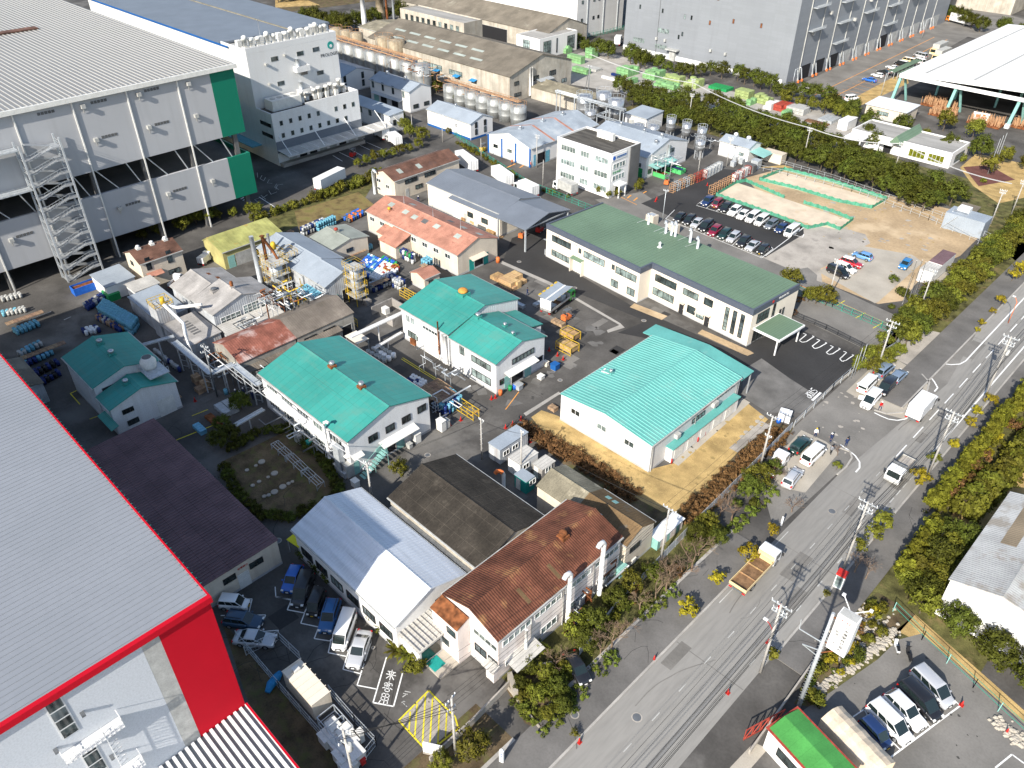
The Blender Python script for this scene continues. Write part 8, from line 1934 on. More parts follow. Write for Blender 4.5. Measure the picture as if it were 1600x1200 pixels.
drumq((469,368),(475,371),(505,352),2,UG,'steel grey drum stacked behind the cream shed');drumq((493,361),(498,364),(522,348),2,LB,'light blue drum stacked beside the steel ones');drumq((533,344),(546,350),(560,331),1,['orange','blue','unit_dark'],'orange or blue drum by the pink roof corner')
drumq((513,412),(530,424),(535,402),1,LB,'light blue drum in the block beside the drum park');drumq((537,407),(541,410),(580,386),1,LB,'light blue drum in the row before the cream shed');drumq((478,385),(516,404),(484,381),1,LB,'light blue drum in the row left of the cream shed')
drumq((552,426),(576,437),(577,402),1,['blue','white',LB,'blue'],'mixed blue and white drum in the drum park');drumq((577,438),(603,449),(600,413),1,['white','white','white','red_dull'],'white lidded drum in the drum park');drumq((594,410),(616,421),(600,405),1,['blue','green','blue'],'blue or green drum along the drum park edge')
drumq((602,392),(645,415),(608,387),2,['unit_dark','blue_dark','green','white'],'dark drum stacked against the pink annex');drumq((657,426),(668,432),(668,419),3,LB,'light blue drum in the tall tower near the pink roof')
drumq((577,456),(583,459),(615,440),2,UG,'grey drum in the stack above the concrete pen');drumq((612,450),(626,457),(622,444),2,UG,'steel drum at the right end of the stack above the pen')
drumq((570,555),(600,572),(592,543),1,['silo','white'],'big white lidded drum behind the teal factory',.95,r=.42);drumq((636,600),(660,612),(645,590),1,['white','blue_dark'],'white lidded drum at the rear corner of the teal factory');drumq((676,640),(697,654),(704,620),2,[LB,'blue_dark'],'blue drum in the stack at the lane corner')
drumq((318,400),(326,405),(323,396),1,LB,'light blue drum at the lime shed wall')
DL.sort(key=lambda d:d[0]**2+d[1]**2+(CAMH-d[2])**2)
DMC={}
def dprof(r,h=.88): return [(r,0),(r,h*.32),(r*1.05,h*.34),(r,h*.36),(r,h*.64),(r*1.05,h*.66),(r,h*.68),(r,h),(r*.93,h),(r*.90,h-.05),(r*.3,h-.05),(r*.28,h-.03)]
for x,y,z,c,l,r in DL[:295]:
 if (c,r) not in DMC: q=MB(); q.lathe((0,0,0),dprof(r),12); DMC[(c,r)]=q.mesh('drum',[c])
 o=bpy.data.objects.new('drum',DMC[(c,r)]); COL.objects.link(o); o.location=(x,y,z); tag(o,l,'drum',l)
cs=sorted({d[3] for d in DL[295:]}); q=MB()
for x,y,z,c,l,r in DL[295:]: q.lathe((x,y,z),dprof(r),9,cs.index(c))
o=q.thing('drums',cs,'the farther drums standing in rows around the yard','drums'); o['kind']='stuff'
crates(785,445,3,4,2,'card','tan cardboard block in the goods yard behind the teal roof',(1.0,1.0,.75),name='carton',cat='carton',drop=.3);crates(772,436,2,2,1,'wood','wooden crate at the back of the goods yard',(1.1,1.0,.8));crates(802,452,1,2,2,'card','tan cardboard block nearest the open wing truck',(1.0,1.0,.7),name='carton',cat='carton')
crates(726,345,1,2,1,'wood','wooden crate by the cream warehouse door',(1.1,1,.8));crates(740,350,1,2,1,'card','tan carton along the cream warehouse wall',(1.1,1,.8),name='carton',cat='carton');crates(752,356,2,1,1,'unit_dark','dark wrapped load along the cream warehouse wall',(1.1,1,.8),name='wrapped_load',cat='load');crates(765,364,2,2,1,'wood','wooden crate at the right of the warehouse wall row',(1.1,1,.8));crates(781,371,1,1,1,'card','single flat carton near the warehouse corner',(1.1,1,.3),name='carton',cat='carton')
crates(455,372,2,1,2,'pallet','brown boxed pallet behind the long grey roof',(1.2,1.1,.8));crates(668,366,1,2,2,'pallet','brown wooden crate between pink and cream roofs',(1.1,1,.6));crates(309,598,1,1,2,'pallet','brown box stack in the shade, left one',(1.3,1.1,.7));crates(322,607,1,1,2,'pallet','brown box stack in the shade, right one',(1.3,1.1,.7));crates(313,612,1,1,1,'pallet','low brown box in the shade in front of the stacks',(1.3,1.1,.8))
crates(868,505,2,1,1,'pallet','brown pallet box behind the yellow racks',(1.2,1.1,.7));crates(518,570,1,1,1,'wood','unused',(1,1,.5)) if False else None
crates(574,475,1,1,2,'wall_block','grey block pile left of the concrete pen',(1.3,1.1,.5),name='block_pile',cat='block pile');crates(864,640,1,1,1,'pallet','wooden box at the lawn corner by the striped warehouse',(1.2,1.0,.6))
x,y=P(585,495); t=T('storage_pen','open grey block-walled pen with a white container inside','storage pen',(x,y,0)); q=MB(); q.box(-1,.2,0,-.8,5,1.6); q.box(-.8,4.8,0,5.2,5,1.6); q.box(5.0,.2,0,5.2,4.8,1.6); q.box(3.4,.2,0,5.0,.4,1.6); q.build('walls','wall_block',t)
x2,y2=P(603,489); q=MB(); q.box(-.6,-.5,.12,.6,.5,1.2); q.box(-.62,-.52,0,.62,.52,.12); q.thing('liquid_tote','unit_white','white liquid tote standing inside the concrete pen','tote',(x2,y2,0))
def rackthing(px,py,L_,w_,h,label,m='yellow',rz=0,load=None):
 x,y=P(px,py); t=T('yellow_rack',label,'rack',(x,y,0),rz); q=MB()
 n=max(1,int(L_/1.2))
 for i in range(n+1):
  for yy in (0,w_): q.bar((i*L_/n,yy,0),(i*L_/n,yy,h),.08,.08)
  q.bar((i*L_/n,0,h),(i*L_/n,w_,h),.07,.07)
 for zz in (.15,h*.55,h):
  for yy in (0,w_): q.bar((0,yy,zz),(L_,yy,zz),.08,.08)
 q.build('frame',m,t)
 if load: q=MB(); q.box(.1,.1,h*.3,L_-.1,w_-.1,h*.85); q.build('load',load,t)
 return t
rackthing(868,545,3.4,2.2,1.6,'yellow raised platform with timber on top near the teal gable',load='wood');rackthing(875,527,3.0,2,1.6,'yellow raised platform behind the first one near the teal gable',load='wood')
rackthing(645,440,1.4,5,1.1,'yellow rack with dark drums beyond the teal roof',load='blue_dark');rackthing(625,462,4,1.2,1.3,'yellow pallet rack left of the teal roof');rackthing(712,640,4,1.2,1.6,'yellow and white barrier frame at the lane corner');rackthing(600,428,1,3,1.2,'yellow trolley frame at the drum park end');rackthing(528,500,4.5,1.1,1.6,'yellow stair frame by the grey old shed')
def tower(px,py,w_,d_,h,label,lv=4,m='yellow',bin_=True,binm='galv'):
 x,y=P(px,py); t=T('silo_tower',label,'silo tower',(x,y,0)); q=MB()
 for a in (0,w_):
  for c in (0,d_): q.box(a-.06,c-.06,0,a+.06,c+.06,h)
 for k in range(1,lv+1):
  z=h*k/lv; q.box(-.3,-.3,z-.05,w_+.3,d_+.3,z,1)
 q.build('steel_frame',[m,'unit_grey'],t); q=MB()
 for k in range(1,lv+1):
  z=h*k/lv
  for zz in (.55,1.05):
   q.bar((-.3,-.3,z+zz),(w_+.3,-.3,z+zz),.04,.04);q.bar((w_+.3,-.3,z+zz),(w_+.3,d_+.3,z+zz),.04,.04);q.bar((-.3,d_+.3,z+zz),(w_+.3,d_+.3,z+zz),.04,.04);q.bar((-.3,-.3,z+zz),(-.3,d_+.3,z+zz),.04,.04)
  for i in range(5): q.bar((-.3+i*(w_+.6)/4,-.3,z),(-.3+i*(w_+.6)/4,-.3,z+1.05),.05,.05);q.bar((w_+.3,-.3+i*(d_+.6)/4,z),(w_+.3,-.3+i*(d_+.6)/4,z+1.05),.05,.05)
 q.build('guard_rails','yellow',t)
 if bin_: q=MB(); q.lathe((w_/2,d_/2,0),[(.1,h*.12),(min(w_,d_)*.42,h*.38),(min(w_,d_)*.42,h*.92),(.2,h*1.02)],14); q.build('bin',binm,t)
 return t
tower(546,472,2.6,2.2,7.5,'yellow silo frame with grey bin beside the dark workshop door');tower(420,455,3.2,3.0,6.2,'yellow railed machinery frame above the grey workshop roofs',3,'steel');tower(412,432,4.5,3.5,4.6,'low yellow railed deck beside the rusty stack',2,'steel',bin_=False);tower(445,440,2.2,2.2,6.0,'slim grey frame with yellow rails next to the rusty stack',3,'steel')
q=MB(); q.tube([(0,0,0),(0,0,8.6)],.3,10); q.tube([(0,0,8.4),(1.4,1.0,5.6),(1.8,1.3,4.2)],.28,8); q.lathe((0,0,8.6),[(.4,0),(.55,.1),(.2,.3)],10); x,y=P(425,448); q.thing('chimney','rust','rusty orange stack with slanted branch in the plant','chimney',(x,y,2))
q=MB(); q.tube([(0,0,0),(0,0,9.5)],.42,10); x,y=P(410,455); q.thing('chimney','galv','plain grey stack left of the rusty orange one','chimney',(x,y,2)); q=MB(); q.tube([(0,0,0),(-1.2,1.0,6.5)],.3,8); x,y=P(428,432); q.thing('flue','steel','leaning grey flue pipe behind the plain stack','flue',(x,y,2))
q=MB(); q.lathe((0,0,0),[(.5,0),(.5,1.2),(.3,1.5)],12); x,y=P(436,432); q.thing('motor_drum','yellow','bright yellow motor drum on the machinery frame','motor',(x,y,6.0))
x,y=P(265,522); t=T('dust_bin_tower','grey square bin tower with yellow rails on its top','bin tower',(x,y,0)); q=MB(); q.box(-1.6,-1.6,0,1.6,1.6,6.0); q.build('casing','wall_tin',t); q=MB()
for zz in (.5,1.0):
 for a,b_ in (((-1.6,-1.6),(1.6,-1.6)),((1.6,-1.6),(1.6,1.6)),((1.6,1.6),(-1.6,1.6)),((-1.6,1.6),(-1.6,-1.6))): q.bar((a[0],a[1],6+zz),(b_[0],b_[1],6+zz),.07,.07)
for i in range(5):
 for s in (-1.6,1.6): q.bar((-1.6+i*.8,s,6),(-1.6+i*.8,s,7),.05,.05); q.bar((s,-1.6+i*.8,6),(s,-1.6+i*.8,7),.05,.05)
q.lathe((0,.4,6),[(.4,0),(.4,1.3)],10); q.build('guard_rails','yellow',t)
q=MB(); q.tube([(1.6,0,6.6),(9.5,-.5,6.6),(12.0,-1.5,6.0),(12.0,-1.5,2.5)],.28,10); q.build('duct','duct_white',t)
q=MB(); q.tube([(1.6,.6,6.2),(4,1.2,6.6),(7,4.2,7.2)],.28,10); q.build('duct','duct_white',t)
def bridge(p0,p1,z,label,w_=1.0,posts=3,m='galv',legs=2):
 a=P(*p0,z);b_=P(*p1,z); A=Vector((0,0,z));B_=Vector((b_[0]-a[0],b_[1]-a[1],z)); t=T('pipe_bridge',label,'pipe bridge',(a[0],a[1],0)); d=(B_-A).normalized(); n=Vector((-d.y,d.x,0))*w_/2
 q=MB(); q.bar(A,B_,w_*.8,.18);
 for s in (1,-1): q.bar(A+n*s+Vector((0,0,.12)),B_+n*s+Vector((0,0,.12)),.12,.2)
 q.build('tray',m,t)
 for i in range(posts):
  c=A.lerp(B_,(i+.5)/posts); q=MB()
  for s in (1,-1)[:legs]: q.box(c.x+n.x*s-.08,c.y+n.y*s-.08,0,c.x+n.x*s+.08,c.y+n.y*s+.08,z)
  for k in range(4):
   if legs>1: q.bar((c.x+n.x,c.y+n.y,z*k/4+.3),(c.x-n.x,c.y-n.y,z*(k+1)/4),.06,.06)
  q.build('trestle',m,t)
 return t
bridge((272,534),(330,584),4.5,'grey cable bridge stepping down the shaded alley');bridge((365,570),(405,602),4.2,'grey cable bridge reaching the teal factory corner');bridge((330,584),(365,570),4.3,'short cross piece of the cable bridge',posts=1);bridge((222,540),(272,526),4.4,'thin double pipe bridge to the cooling tower roof',.6,1)
bridge((548,527),(634,487),4.2,'white pipe bridge across the lane between teal factories',.7,1,'duct_white',1);bridge((585,545),(628,520),1.6,'lower white pipe run below the lane bridge',.4,1,'duct_white',1);bridge((368,665),(412,640),2.6,'grey pipe bridge over the garden path',.7,1,'galv',1)
rr=random.Random(9)
def pipes(px,py,z,n,L_,w_,label,mats=('galv','duct_white','rust')):
 x,y=P(px,py,z); t=T('pipework',label,'pipework',(x,y,0))
 for m_ in mats:
  q=MB()
  for i in range(n):
   p=Vector((rr.uniform(0,L_),rr.uniform(0,w_),z+rr.uniform(-.3,1.2))); pts=[tuple(p)]
   for k in range(rr.choice((2,3,4))):
    ax=rr.choice((0,0,1,1,2)); d=rr.uniform(.6,2.4)*rr.choice((-1,1)); p=p.copy(); p[ax]+=d if ax<2 else d*.6; p.z=max(.3,p.z); pts.append(tuple(p))
   q.tube(pts,rr.choice((.06,.09,.13)),6)
  for i in range(max(2,n//3)): a,c=rr.uniform(0,L_),rr.uniform(0,w_); q.box(a-.05,c-.05,0,a+.05,c+.05,z+.6)
  q.build('pipes',m_,t)
 return t
pipes(400,470,6.0,9,6,4,'tangled pipes in front of the grey workshop gable');pipes(430,460,5.5,10,5,4,'tangled pipes at the foot of the yellow railed machinery',('galv','steel','yellow'));pipes(475,470,3.5,7,6,3,'pipes running along the dark workshop door',('galv','duct_white'));pipes(372,505,3.5,7,6,3,'pipes over the white tin lean-to',('galv','steel_dark'));pipes(320,560,2.5,8,8,3,'pipes and struts in the shaded alley trench',('steel_dark','galv','rust'));pipes(398,590,4.2,8,5,3,'pipe cluster at the near corner of the teal factory',('galv','steel_dark'));pipes(440,660,2.2,6,14,1.2,'pipes along the garden side of the teal factory',('galv','steel_dark'));pipes(655,560,2.4,4,8,.6,'pipes along the wall of the stepped teal factory',('steel','galv'));pipes(888,955,1.8,4,1,6,'pipes behind the rusty roofed factory',('rust','galv'));pipes(1062,210,2.5,8,12,3,'pipes around the slim steel tanks',('galv','stainless'));pipes(1020,250,4.5,6,5,4,'pipes at the grey plant gable',('galv','duct_white'));pipes(660,130,3,8,30,3,'rusty pipes beside the low silo row',('rust','scaf'));pipes(590,95,8,8,30,5,'rusty pipes and rails between the silos and the factory',('rust','scaf','galv'));pipes(665,640,1.6,5,4,4,'pipes around the machines at the teal gable corner',('galv','duct_white'))
crates(345,640,2,2,1,'galv','grey metal box beside the shaded garden path',(1.5,1.1,.8),name='metal_box',cat='box');crates(330,655,2,1,1,'rust','rusty tray beside the shaded garden path',(1.6,1.1,.5),name='tray',cat='tray');crates(310,670,2,1,1,'blue_light','light blue covered tub near the white sacks',(1.1,1.0,.7),name='tub',cat='tub');crates(380,585,3,2,1,'unit_grey','grey box in the shaded alley by the bridge',(1.2,1.0,.9),name='metal_box',cat='box');crates(362,560,2,3,1,'rust','rusty box under the alley cable bridge',(1.2,1.0,1.0),name='metal_box',cat='box');crates(700,625,2,2,1,'unit_dark','dark box by the lane barrier',(1,.8,.7),name='metal_box',cat='box');crates(795,470,4,1,1,'galv','grey machine part beside the open wing truck',(1.0,.8,.6),name='machine_part',cat='machine part');crates(838,478,1,2,1,'galv','grey part waiting by the open wing truck',(1,.8,.5),name='machine_part',cat='machine part')
def cabin(px,py,w_,d_,h,label,roof='roof_greyblue',wallm='wall_tin',rz=0):
 x,y=P(px,py); b=B('portable_cabin',label,x,y,x+w_,y+d_,'cabin',rz); b.flat(h,wallm,roof,0); q=MB(); q.box(-.08,-.08,h+.05,w_+.08,d_+.08,h+.12); b.part(q,'roof_edge',roof); b.win('E',.6,1.1,1.2,.9,2,frame='frame_white');b.win('E',2.4,1.1,1.2,.9,2,frame='frame_white') if d_>4 else None; b.door('S',.3,.8,1.9,'unit_white'); return b
cabin(764,714,2.3,5.6,2.6,'larger portable cabin with grey roof and olive walls by the lane');cabin(794,735,2.3,3.6,2.4,'smaller white portable cabin with ribbed roof',roof='roof_dirtywhite',wallm='white')
cabin(804,760,2.2,1.6,2.2,'rusty edged tin canopy hut with teal door',roof='roof_greyblue',wallm='teal_paint');cabin(832,742,1.8,2.6,2.0,'pale sheet roofed lean-to shelter near the tan roof',roof='roof_dirtywhite',wallm='wall_block')
q=MB(); q.tube([(0,0,0),(0,0,2.4),(-.15,-.1,2.8)],.26,12); x,y=P(787,762); t=T('vent_pipe','white vent pipe with an orange bent top','vent pipe',(x,y,0)); q.build('pipe','duct_white',t); q=MB(); q.tube([(-.15,-.1,2.75),(-.4,-.3,3.0),(-.8,-.5,2.85),(-.95,-.6,2.5)],.3,12); q.build('elbow','orange',t)
x,y=P(1010,850); t=T('locker_row','row of mauve and green lockers with white top by the fence corner','lockers',(x,y,0)); q=MB(); q.box(0,0,1.8,1.8,5.5,1.9); q.build('top','white',t)
for i in range(8): q=MB(); q.box(.1,i*.68,0,1.6,i*.68+.64,1.8); q.build('locker','wall_pinkwhite' if i%3 else 'aqua',t)
def unitbox(px,py,w_,d_,h,m,label,rz=0,name='electrical_cabinet',cat='cabinet',z=0):
 x,y=P(px,py); t=T(name,label,cat,(x,y,z),rz); q=MB(); q.box(-w_/2,-d_/2,.12,w_/2,d_/2,h); q.build('casing',m,t); q=MB(); q.box(-w_/2-.06,-d_/2-.06,h,w_/2+.06,d_/2+.06,h+.08); q.build('lid',m,t); q=MB(); q.box(-w_/2+.05,-d_/2+.05,0,w_/2-.05,d_/2-.05,.12); q.build('plinth','concrete_old',t); return t
x,y=P(478,1112); b=B('plant_shed','long cream metal plant shed inside the fenced yard',0,0,6.8,2.5); a=P(447,1059,2.5); c=P(507,1100,2.5);
p1=P(441,1050,2.6);p2=P(487,1103,2.6);p3=P(512,1078,2.6)
b.r.location=(p1[0],p1[1],0); b.w=math.dist(p1,p2); b.d=math.dist(p2,p3); b.r.rotation_euler=(0,0,math.atan2(p2[1]-p1[1],p2[0]-p1[0])); b.flat(2.6,'wall_beige','wall_cream',0)
q=MB()
for i in range(7): q.box(i*b.w/6-.03,-.05,2.66,i*b.w/6+.05,b.d+.12,2.74)
b.part(q,'roof_ribs','wall_cream'); q=MB(); q.box(.5,.8,2.66,1.2,1.5,3.0); b.part(q,'roof_box','unit_white')
for i,(px,py,w_,d_,h) in enumerate(((513,1160,1.3,1.3,1.5),(524,1146,1.3,1.1,1.6),(527,1170,1.3,1.2,1.4),(541,1155,1.2,1.4,1.6),(548,1168,1.6,1.4,1.5),(538,1190,1.6,1.4,1.5),(556,1188,1.5,1.6,1.6),(545,1203,1.5,1.4,1.4))): unitbox(px,py,w_,d_,h,'unit_white',['cream cabinet at the left end of the yard cluster','cream cabinet at the top of the yard cluster','cream cabinet in the middle left of the cluster','cream cabinet touching the transformer frame side','cream cabinet under the loaded pole','lower left cream cabinet of the cluster','lower right cream cabinet by the pole base','bottom cream cabinet at the picture edge'][i],.0)
unitbox(565,1158,.6,.5,1.8,'unit_white','slim white meter cabinet by the mesh fence');unitbox(566,1192,.7,.5,.9,'red','red hydrant box at the yard corner')
x,y=P(500,1140); t=T('transformer_frame','open steel frame with grey transformers in the fenced yard','transformer frame',(x,y,0)); q=MB()
for a in (0,1.6,3.2):
 for c in (0,2.0): q.box(a-.05,c-.05,0,a+.05,c+.05,2.2)
for zz in (1.1,2.2):
 for c in (0,2.0): q.bar((0,c,zz),(3.2,c,zz),.08,.08)
 for a in (0,1.6,3.2): q.bar((a,0,zz),(a,2.0,zz),.08,.08)
q.bar((0,0,0),(1.6,0,2.2),.05,.05);q.bar((1.6,0,2.2),(3.2,0,0),.05,.05); q.build('frame','galv',t)
for a in (.3,1.9): q=MB(); q.box(a,.4,.1,a+1.0,1.6,1.3); q.lathe((a+.3,.7,1.3),[(.1,0),(.06,.3)],8); q.lathe((a+.7,1.2,1.3),[(.1,0),(.06,.3)],8); q.build('transformer','unit_grey',t)
x,y=P(429,1070); q=MB(); q.tube([(-1.2,0,.35),(-.4,.1,.55),(.6,0,.5),(1.3,.1,.3)],[.3,.5,.48,.3],8); q.thing('tarpaulin_heap','blue_tarp','dark blue tarpaulin roll inside the fenced yard','tarpaulin',(x,y,0),2.0)
for i,(px,py,w_,d_,h,m) in enumerate(((690,672,1.2,.9,1.9,'unit_white'),(697,668,.9,.9,1.4,'unit_grey'),(650,690,1.3,1.0,1.7,'unit_white'),(640,700,.8,.6,.9,'unit_grey'),(545,742,1.4,1.2,2.2,'unit_grey'),(530,735,1.0,.9,1.2,'galv'),(470,690,1.3,1.2,1.6,'unit_grey'),(485,700,.7,.7,1.3,'teal_paint'),(540,745,.9,.8,1.0,'galv'),(556,760,1.0,.8,1.1,'unit_white'),(640,525,1.2,1.0,2.2,'unit_white'),(648,538,1.2,1.0,1.1,'rust'),(655,540,.7,.7,1.2,'unit_white'),(735,590,.8,.6,1.0,'unit_white'),(811,606,1.0,.9,.8,'unit_grey'),(867,577,1.1,1.1,1.1,'blue_trim'),(845,592,.9,.9,.7,'unit_white'),(853,572,.8,.6,.9,'wall_cream'),(810,608,1.1,.9,.9,'galv'),(878,950,1.1,1.0,1.0,'unit_white'),(940,915,.9,.7,1.1,'unit_white'),(952,905,.9,.8,1.1,'unit_grey'),(965,895,1.6,1.3,1.5,'aqua'),(912,935,1.3,1.0,1.2,'rust'),(900,970,1.0,.8,1.0,'blue_dark'),(985,878,1.0,.7,.9,'unit_white'))):
 unitbox(px,py,w_,d_,h,m,('%s machine box '%({'unit_white':'white','unit_grey':'grey','galv':'pale steel','teal_paint':'teal','rust':'rusty','blue_trim':'dark blue','wall_cream':'cream','aqua':'pale green','blue_dark':'navy'}[m]))+(['by the front door of the teal gable','nearest the lane at the teal gable','under the side canopy of the teal gable','low beside the stair of the teal gable','tall, under the garden wall of the teal factory','squat, next to the tall one in the alley','beside the planted ring, first in the alley','beside the planted ring, round edged','half hidden at the alley middle','last in the alley before the pole','tall, at the far corner of the stepped factory','low, at the far corner of the stepped factory','small, beside the rusty corner one','under the stepped factory windows','in front of the aqua doors','standing alone before the stepped factory gable','near the aqua doors with drums','near the gable window of the stepped factory','just off the lane before the aqua doors','behind the rusty roofed factory wall','between the two tall white ducts','next to the second white duct','with pipes below the far white duct','with red panel at the fence','squat, behind the small lean-to','under the far window strip'][i]),random.choice((0,.05)),'machine_box','machine')
def cone(px,py,label,m='red',s=1,z=0,group='traffic cones'):
 x,y=P(px,py)
 if 'cone' not in CR:
  pr=T('traffic_cone','x','cone'); q=MB(); q.box(-.2,-.2,0,.2,.2,.04); q.build('foot',m,pr); q=MB(); q.lathe((0,0,.04),[(.15,0),(.03,.66)],10); q.build('cone_body',m,pr); CR['cone']=pr; t=pr
  t.location=(x,y,z); t['label']=label; t['group']=group
 else: t=copy_tree(CR['cone'],None,(x,y,z),0,label); t['group']=group
 t.scale=(s,s,s); return t
CN=[(1022,1031,'red cone on the left kerb near the bare island'),(905,1160,'red cone on the left kerb at the bottom island'),(1137,1083,'red cone on the road side at the lower right kerb'),(1217,950,'red cone near the lamp pole on the right kerb'),(1502,1102,'red cone at the corner of the silver car bay'),(1572,1145,'red cone by the rubble at the right edge'),(1200,1005,'red cone at the foot of the lamp pole'),(790,669,'red cone left of the cabin row'),(801,664,'red cone in the middle above the cabins'),(814,656,'red cone at the end of the lawn corner'),(828,691,'red cone in the bed beside the cabins'),(768,624,'red cone left of the orange barrel'),(774,622,'red cone touching the orange barrel'),(720,657,'red cone below the barrier frame'),(703,665,'red cone beside the lane machines'),(871,556,'red cone at the left of the yellow platform'),(880,562,'red cone lying at the yellow platform'),(894,550,'red cone at the right of the yellow platform'),(858,548,'red cone behind the yellow platform'),(305,627,'red cone in shade by the brown boxes'),(1026,312,'orange cone at the parking entrance'),(1024,315,'second orange cone at the parking entrance'),(1362,628,'red cone near the open car door'),(1105,290,'orange cone by the frame racks'),(1152,270,'orange cone at the parking top end')]
for px,py,lb in CN: cone(px,py,lb,s=1.15)
def lathe_thing(px,py,prof,m,name,label,cat,z=0,n=14):
 x,y=P(px,py); q=MB(); q.lathe((0,0,0),prof,n); return q.thing(name,m,label,cat,(x,y,z))
lathe_thing(782,617,[(.32,0),(.32,.9),(.2,.98)],'orange','barrel','orange barrel at the stepped factory corner','barrel');lathe_thing(778,410,[(.4,0),(.4,1.1),(.2,1.2)],'orange','barrel','orange barrel at the pink roof gable','barrel');lathe_thing(664,545,[(.35,0),(.35,1.1),(.2,1.2)],'blue_light','barrel','light blue barrel at the stepped factory side','barrel');lathe_thing(354,616,[(.32,0),(.32,1.0),(.2,1.05)],'blue_light','barrel','blue and orange barrel in the shaded alley','barrel')
lathe_thing(797,610,[(.3,0),(.3,.9)],'green','barrel','green barrel beside the orange one','barrel');lathe_thing(804,608,[(.3,0),(.3,.9)],'blue','barrel','blue barrel beside the green one','barrel')
x,y=P(140,452); t=T('skip','long blue skip filled with scrap by the truck deck warehouse','skip',(x,y,0),PI/2); q=MB(); q.box(-3,-1,0,3,1,.15); q.box(-3,-1,.15,3,-.9,1.5); q.box(-3,.9,.15,3,1,1.5); q.box(-3,-.9,.15,-2.9,.9,1.5); q.box(2.9,-.9,.15,3,.9,1.5); q.build('tub','blue',t); q=MB(); q.box(-2.8,-.85,.2,2.8,.85,1.2); q.build('scrap','rust',t)
unitbox(176,466,3.0,2.2,1.4,'green','green tarpaulin covered stack by the blue skip',name='covered_stack',cat='stack')
for i,(px,py,ld) in enumerate(((1031,275,'rust'),(1056,268,'blue_dark'))):
 x,y=P(px,py); t=T('skip',['bright green skip with red brown scrap beneath the aqua canopy','bright green low skip with dark load beside the hopper'][i],'skip',(x,y,0)); q=MB(); q.box(-2.2,-1.1,0,2.2,1.1,.15); q.box(-2.2,-1.1,.15,2.2,-1,1.1);q.box(-2.2,1,.15,2.2,1.1,1.1);q.box(-2.2,-1,.15,-2.1,1,1.1);q.box(2.1,-1,.15,2.2,1,1.1); q.build('tub','green_bright',t); q=MB(); q.box(-2,-.95,.2,2,.95,.9); q.build('scrap',ld,t)
def framerack(px,py,label,m='scaf',load=None):
 x,y=P(px,py); t=T('frame_rack',label,'frame rack',(x,y,0),random.gauss(0,.05)); q=MB()
 for a in (-.6,.6):
  for c in (-.5,.5): q.box(a-.05,c-.05,0,a+.05,c+.05,2.1)
 for zz in (.1,1.1,2.1):
  for c in (-.5,.5): q.bar((-.6,c,zz),(.6,c,zz),.07,.07)
  for a in (-.6,.6): q.bar((a,-.5,zz),(a,.5,zz),.07,.07)
 q.build('frame',m,t)
 if load: q=MB(); q.box(-.5,-.42,.15,.5,.42,1.9); q.build('load',load,t)
 return t
def rackrow(pts,label,ml):
 for i,p in enumerate(pts): m,l=ml[i%len(ml)] if not callable(ml) else ml(i); t=framerack(p[0],p[1],label,m,l); t['group']=label
rackrow([(1050+i*7.2,300-i*3.2) for i in range(5)],'empty brown frame rack left part of the first row',[('scaf',None),('galv',None)])
rackrow([(1088+i*5.2,284-i*2.6) for i in range(3)],'rusty red frame rack middle of the first row',[('red_dull',None)]);rackrow([(1103+i*5,277-i*2.8) for i in range(5)],'white filled frame rack at the end of the first row',[('galv','unit_white')])
rackrow([(1112+i*7,303-i*3.6) for i in range(5)],'empty brown frame rack start of the second row',[('scaf',None)]);rackrow([(1147+i*5,284-i*3) for i in range(5)],'white filled frame rack at the end of the second row',[('red_dull','unit_white'),('galv','unit_white')])
unitbox(1180,263,2.0,2.0,2.2,'galv','pale steel tank box at the car park top corner');unitbox(1208,252,5.5,2.6,2.5,'wall_beige','long beige container with slatted top by the track',name='container',cat='container');unitbox(1170,268,3,1.6,1.9,'unit_dark','dark box at the end of the frame racks')
for i,(px,py) in enumerate(((1148,252),(1156,250),(1150,246),(1158,256),(1145,260))): unitbox(px,py,1.1,1.1,1.3,'galv','caged grey gas bundle by the white ball vent shed',name='gas_bundle',cat='gas bundle')['group']='gas bundles'
for i in range(6): x,y=P(1178+i*5,238+(i%2)*4); lathe_thing(1178+i*5,240+(i%2)*4,[(.25,0),(.25,1.3),(.1,1.5)],'unit_white','gas_bottle','white gas bottle under the aqua canopy','gas bottle')['group']='gas bottles under the aqua canopy'
x,y=P(1385,122); t=T('bike_shelter','long low green roofed bike shelter by the bright blue sedan','shelter',(x,y,0)); q=MB(); q.box(0,0,2.2,2.4,22,2.35); q.build('roof','roof_green',t); q=MB()
for i in range(8):
 for a in (.2,2.2): q.box(a-.06,i*3.1,0,a+.06,i*3.1+.12,2.2)
q.build('posts','galv',t)
x,y=P(1400,125); t=T('bike_shelter','short second bike shelter beside the first by the dry grass','shelter',(x,y,0)); q=MB(); q.box(0,0,2.2,2.2,12,2.35); q.build('roof','roof_green',t); q=MB()
for i in range(5):
 for a in (.2,2.0): q.box(a-.06,i*2.9,0,a+.06,i*2.9+.12,2.2)
q.build('posts','galv',t)
x,y=P(1295,148) ;
x,y=P(428,705);
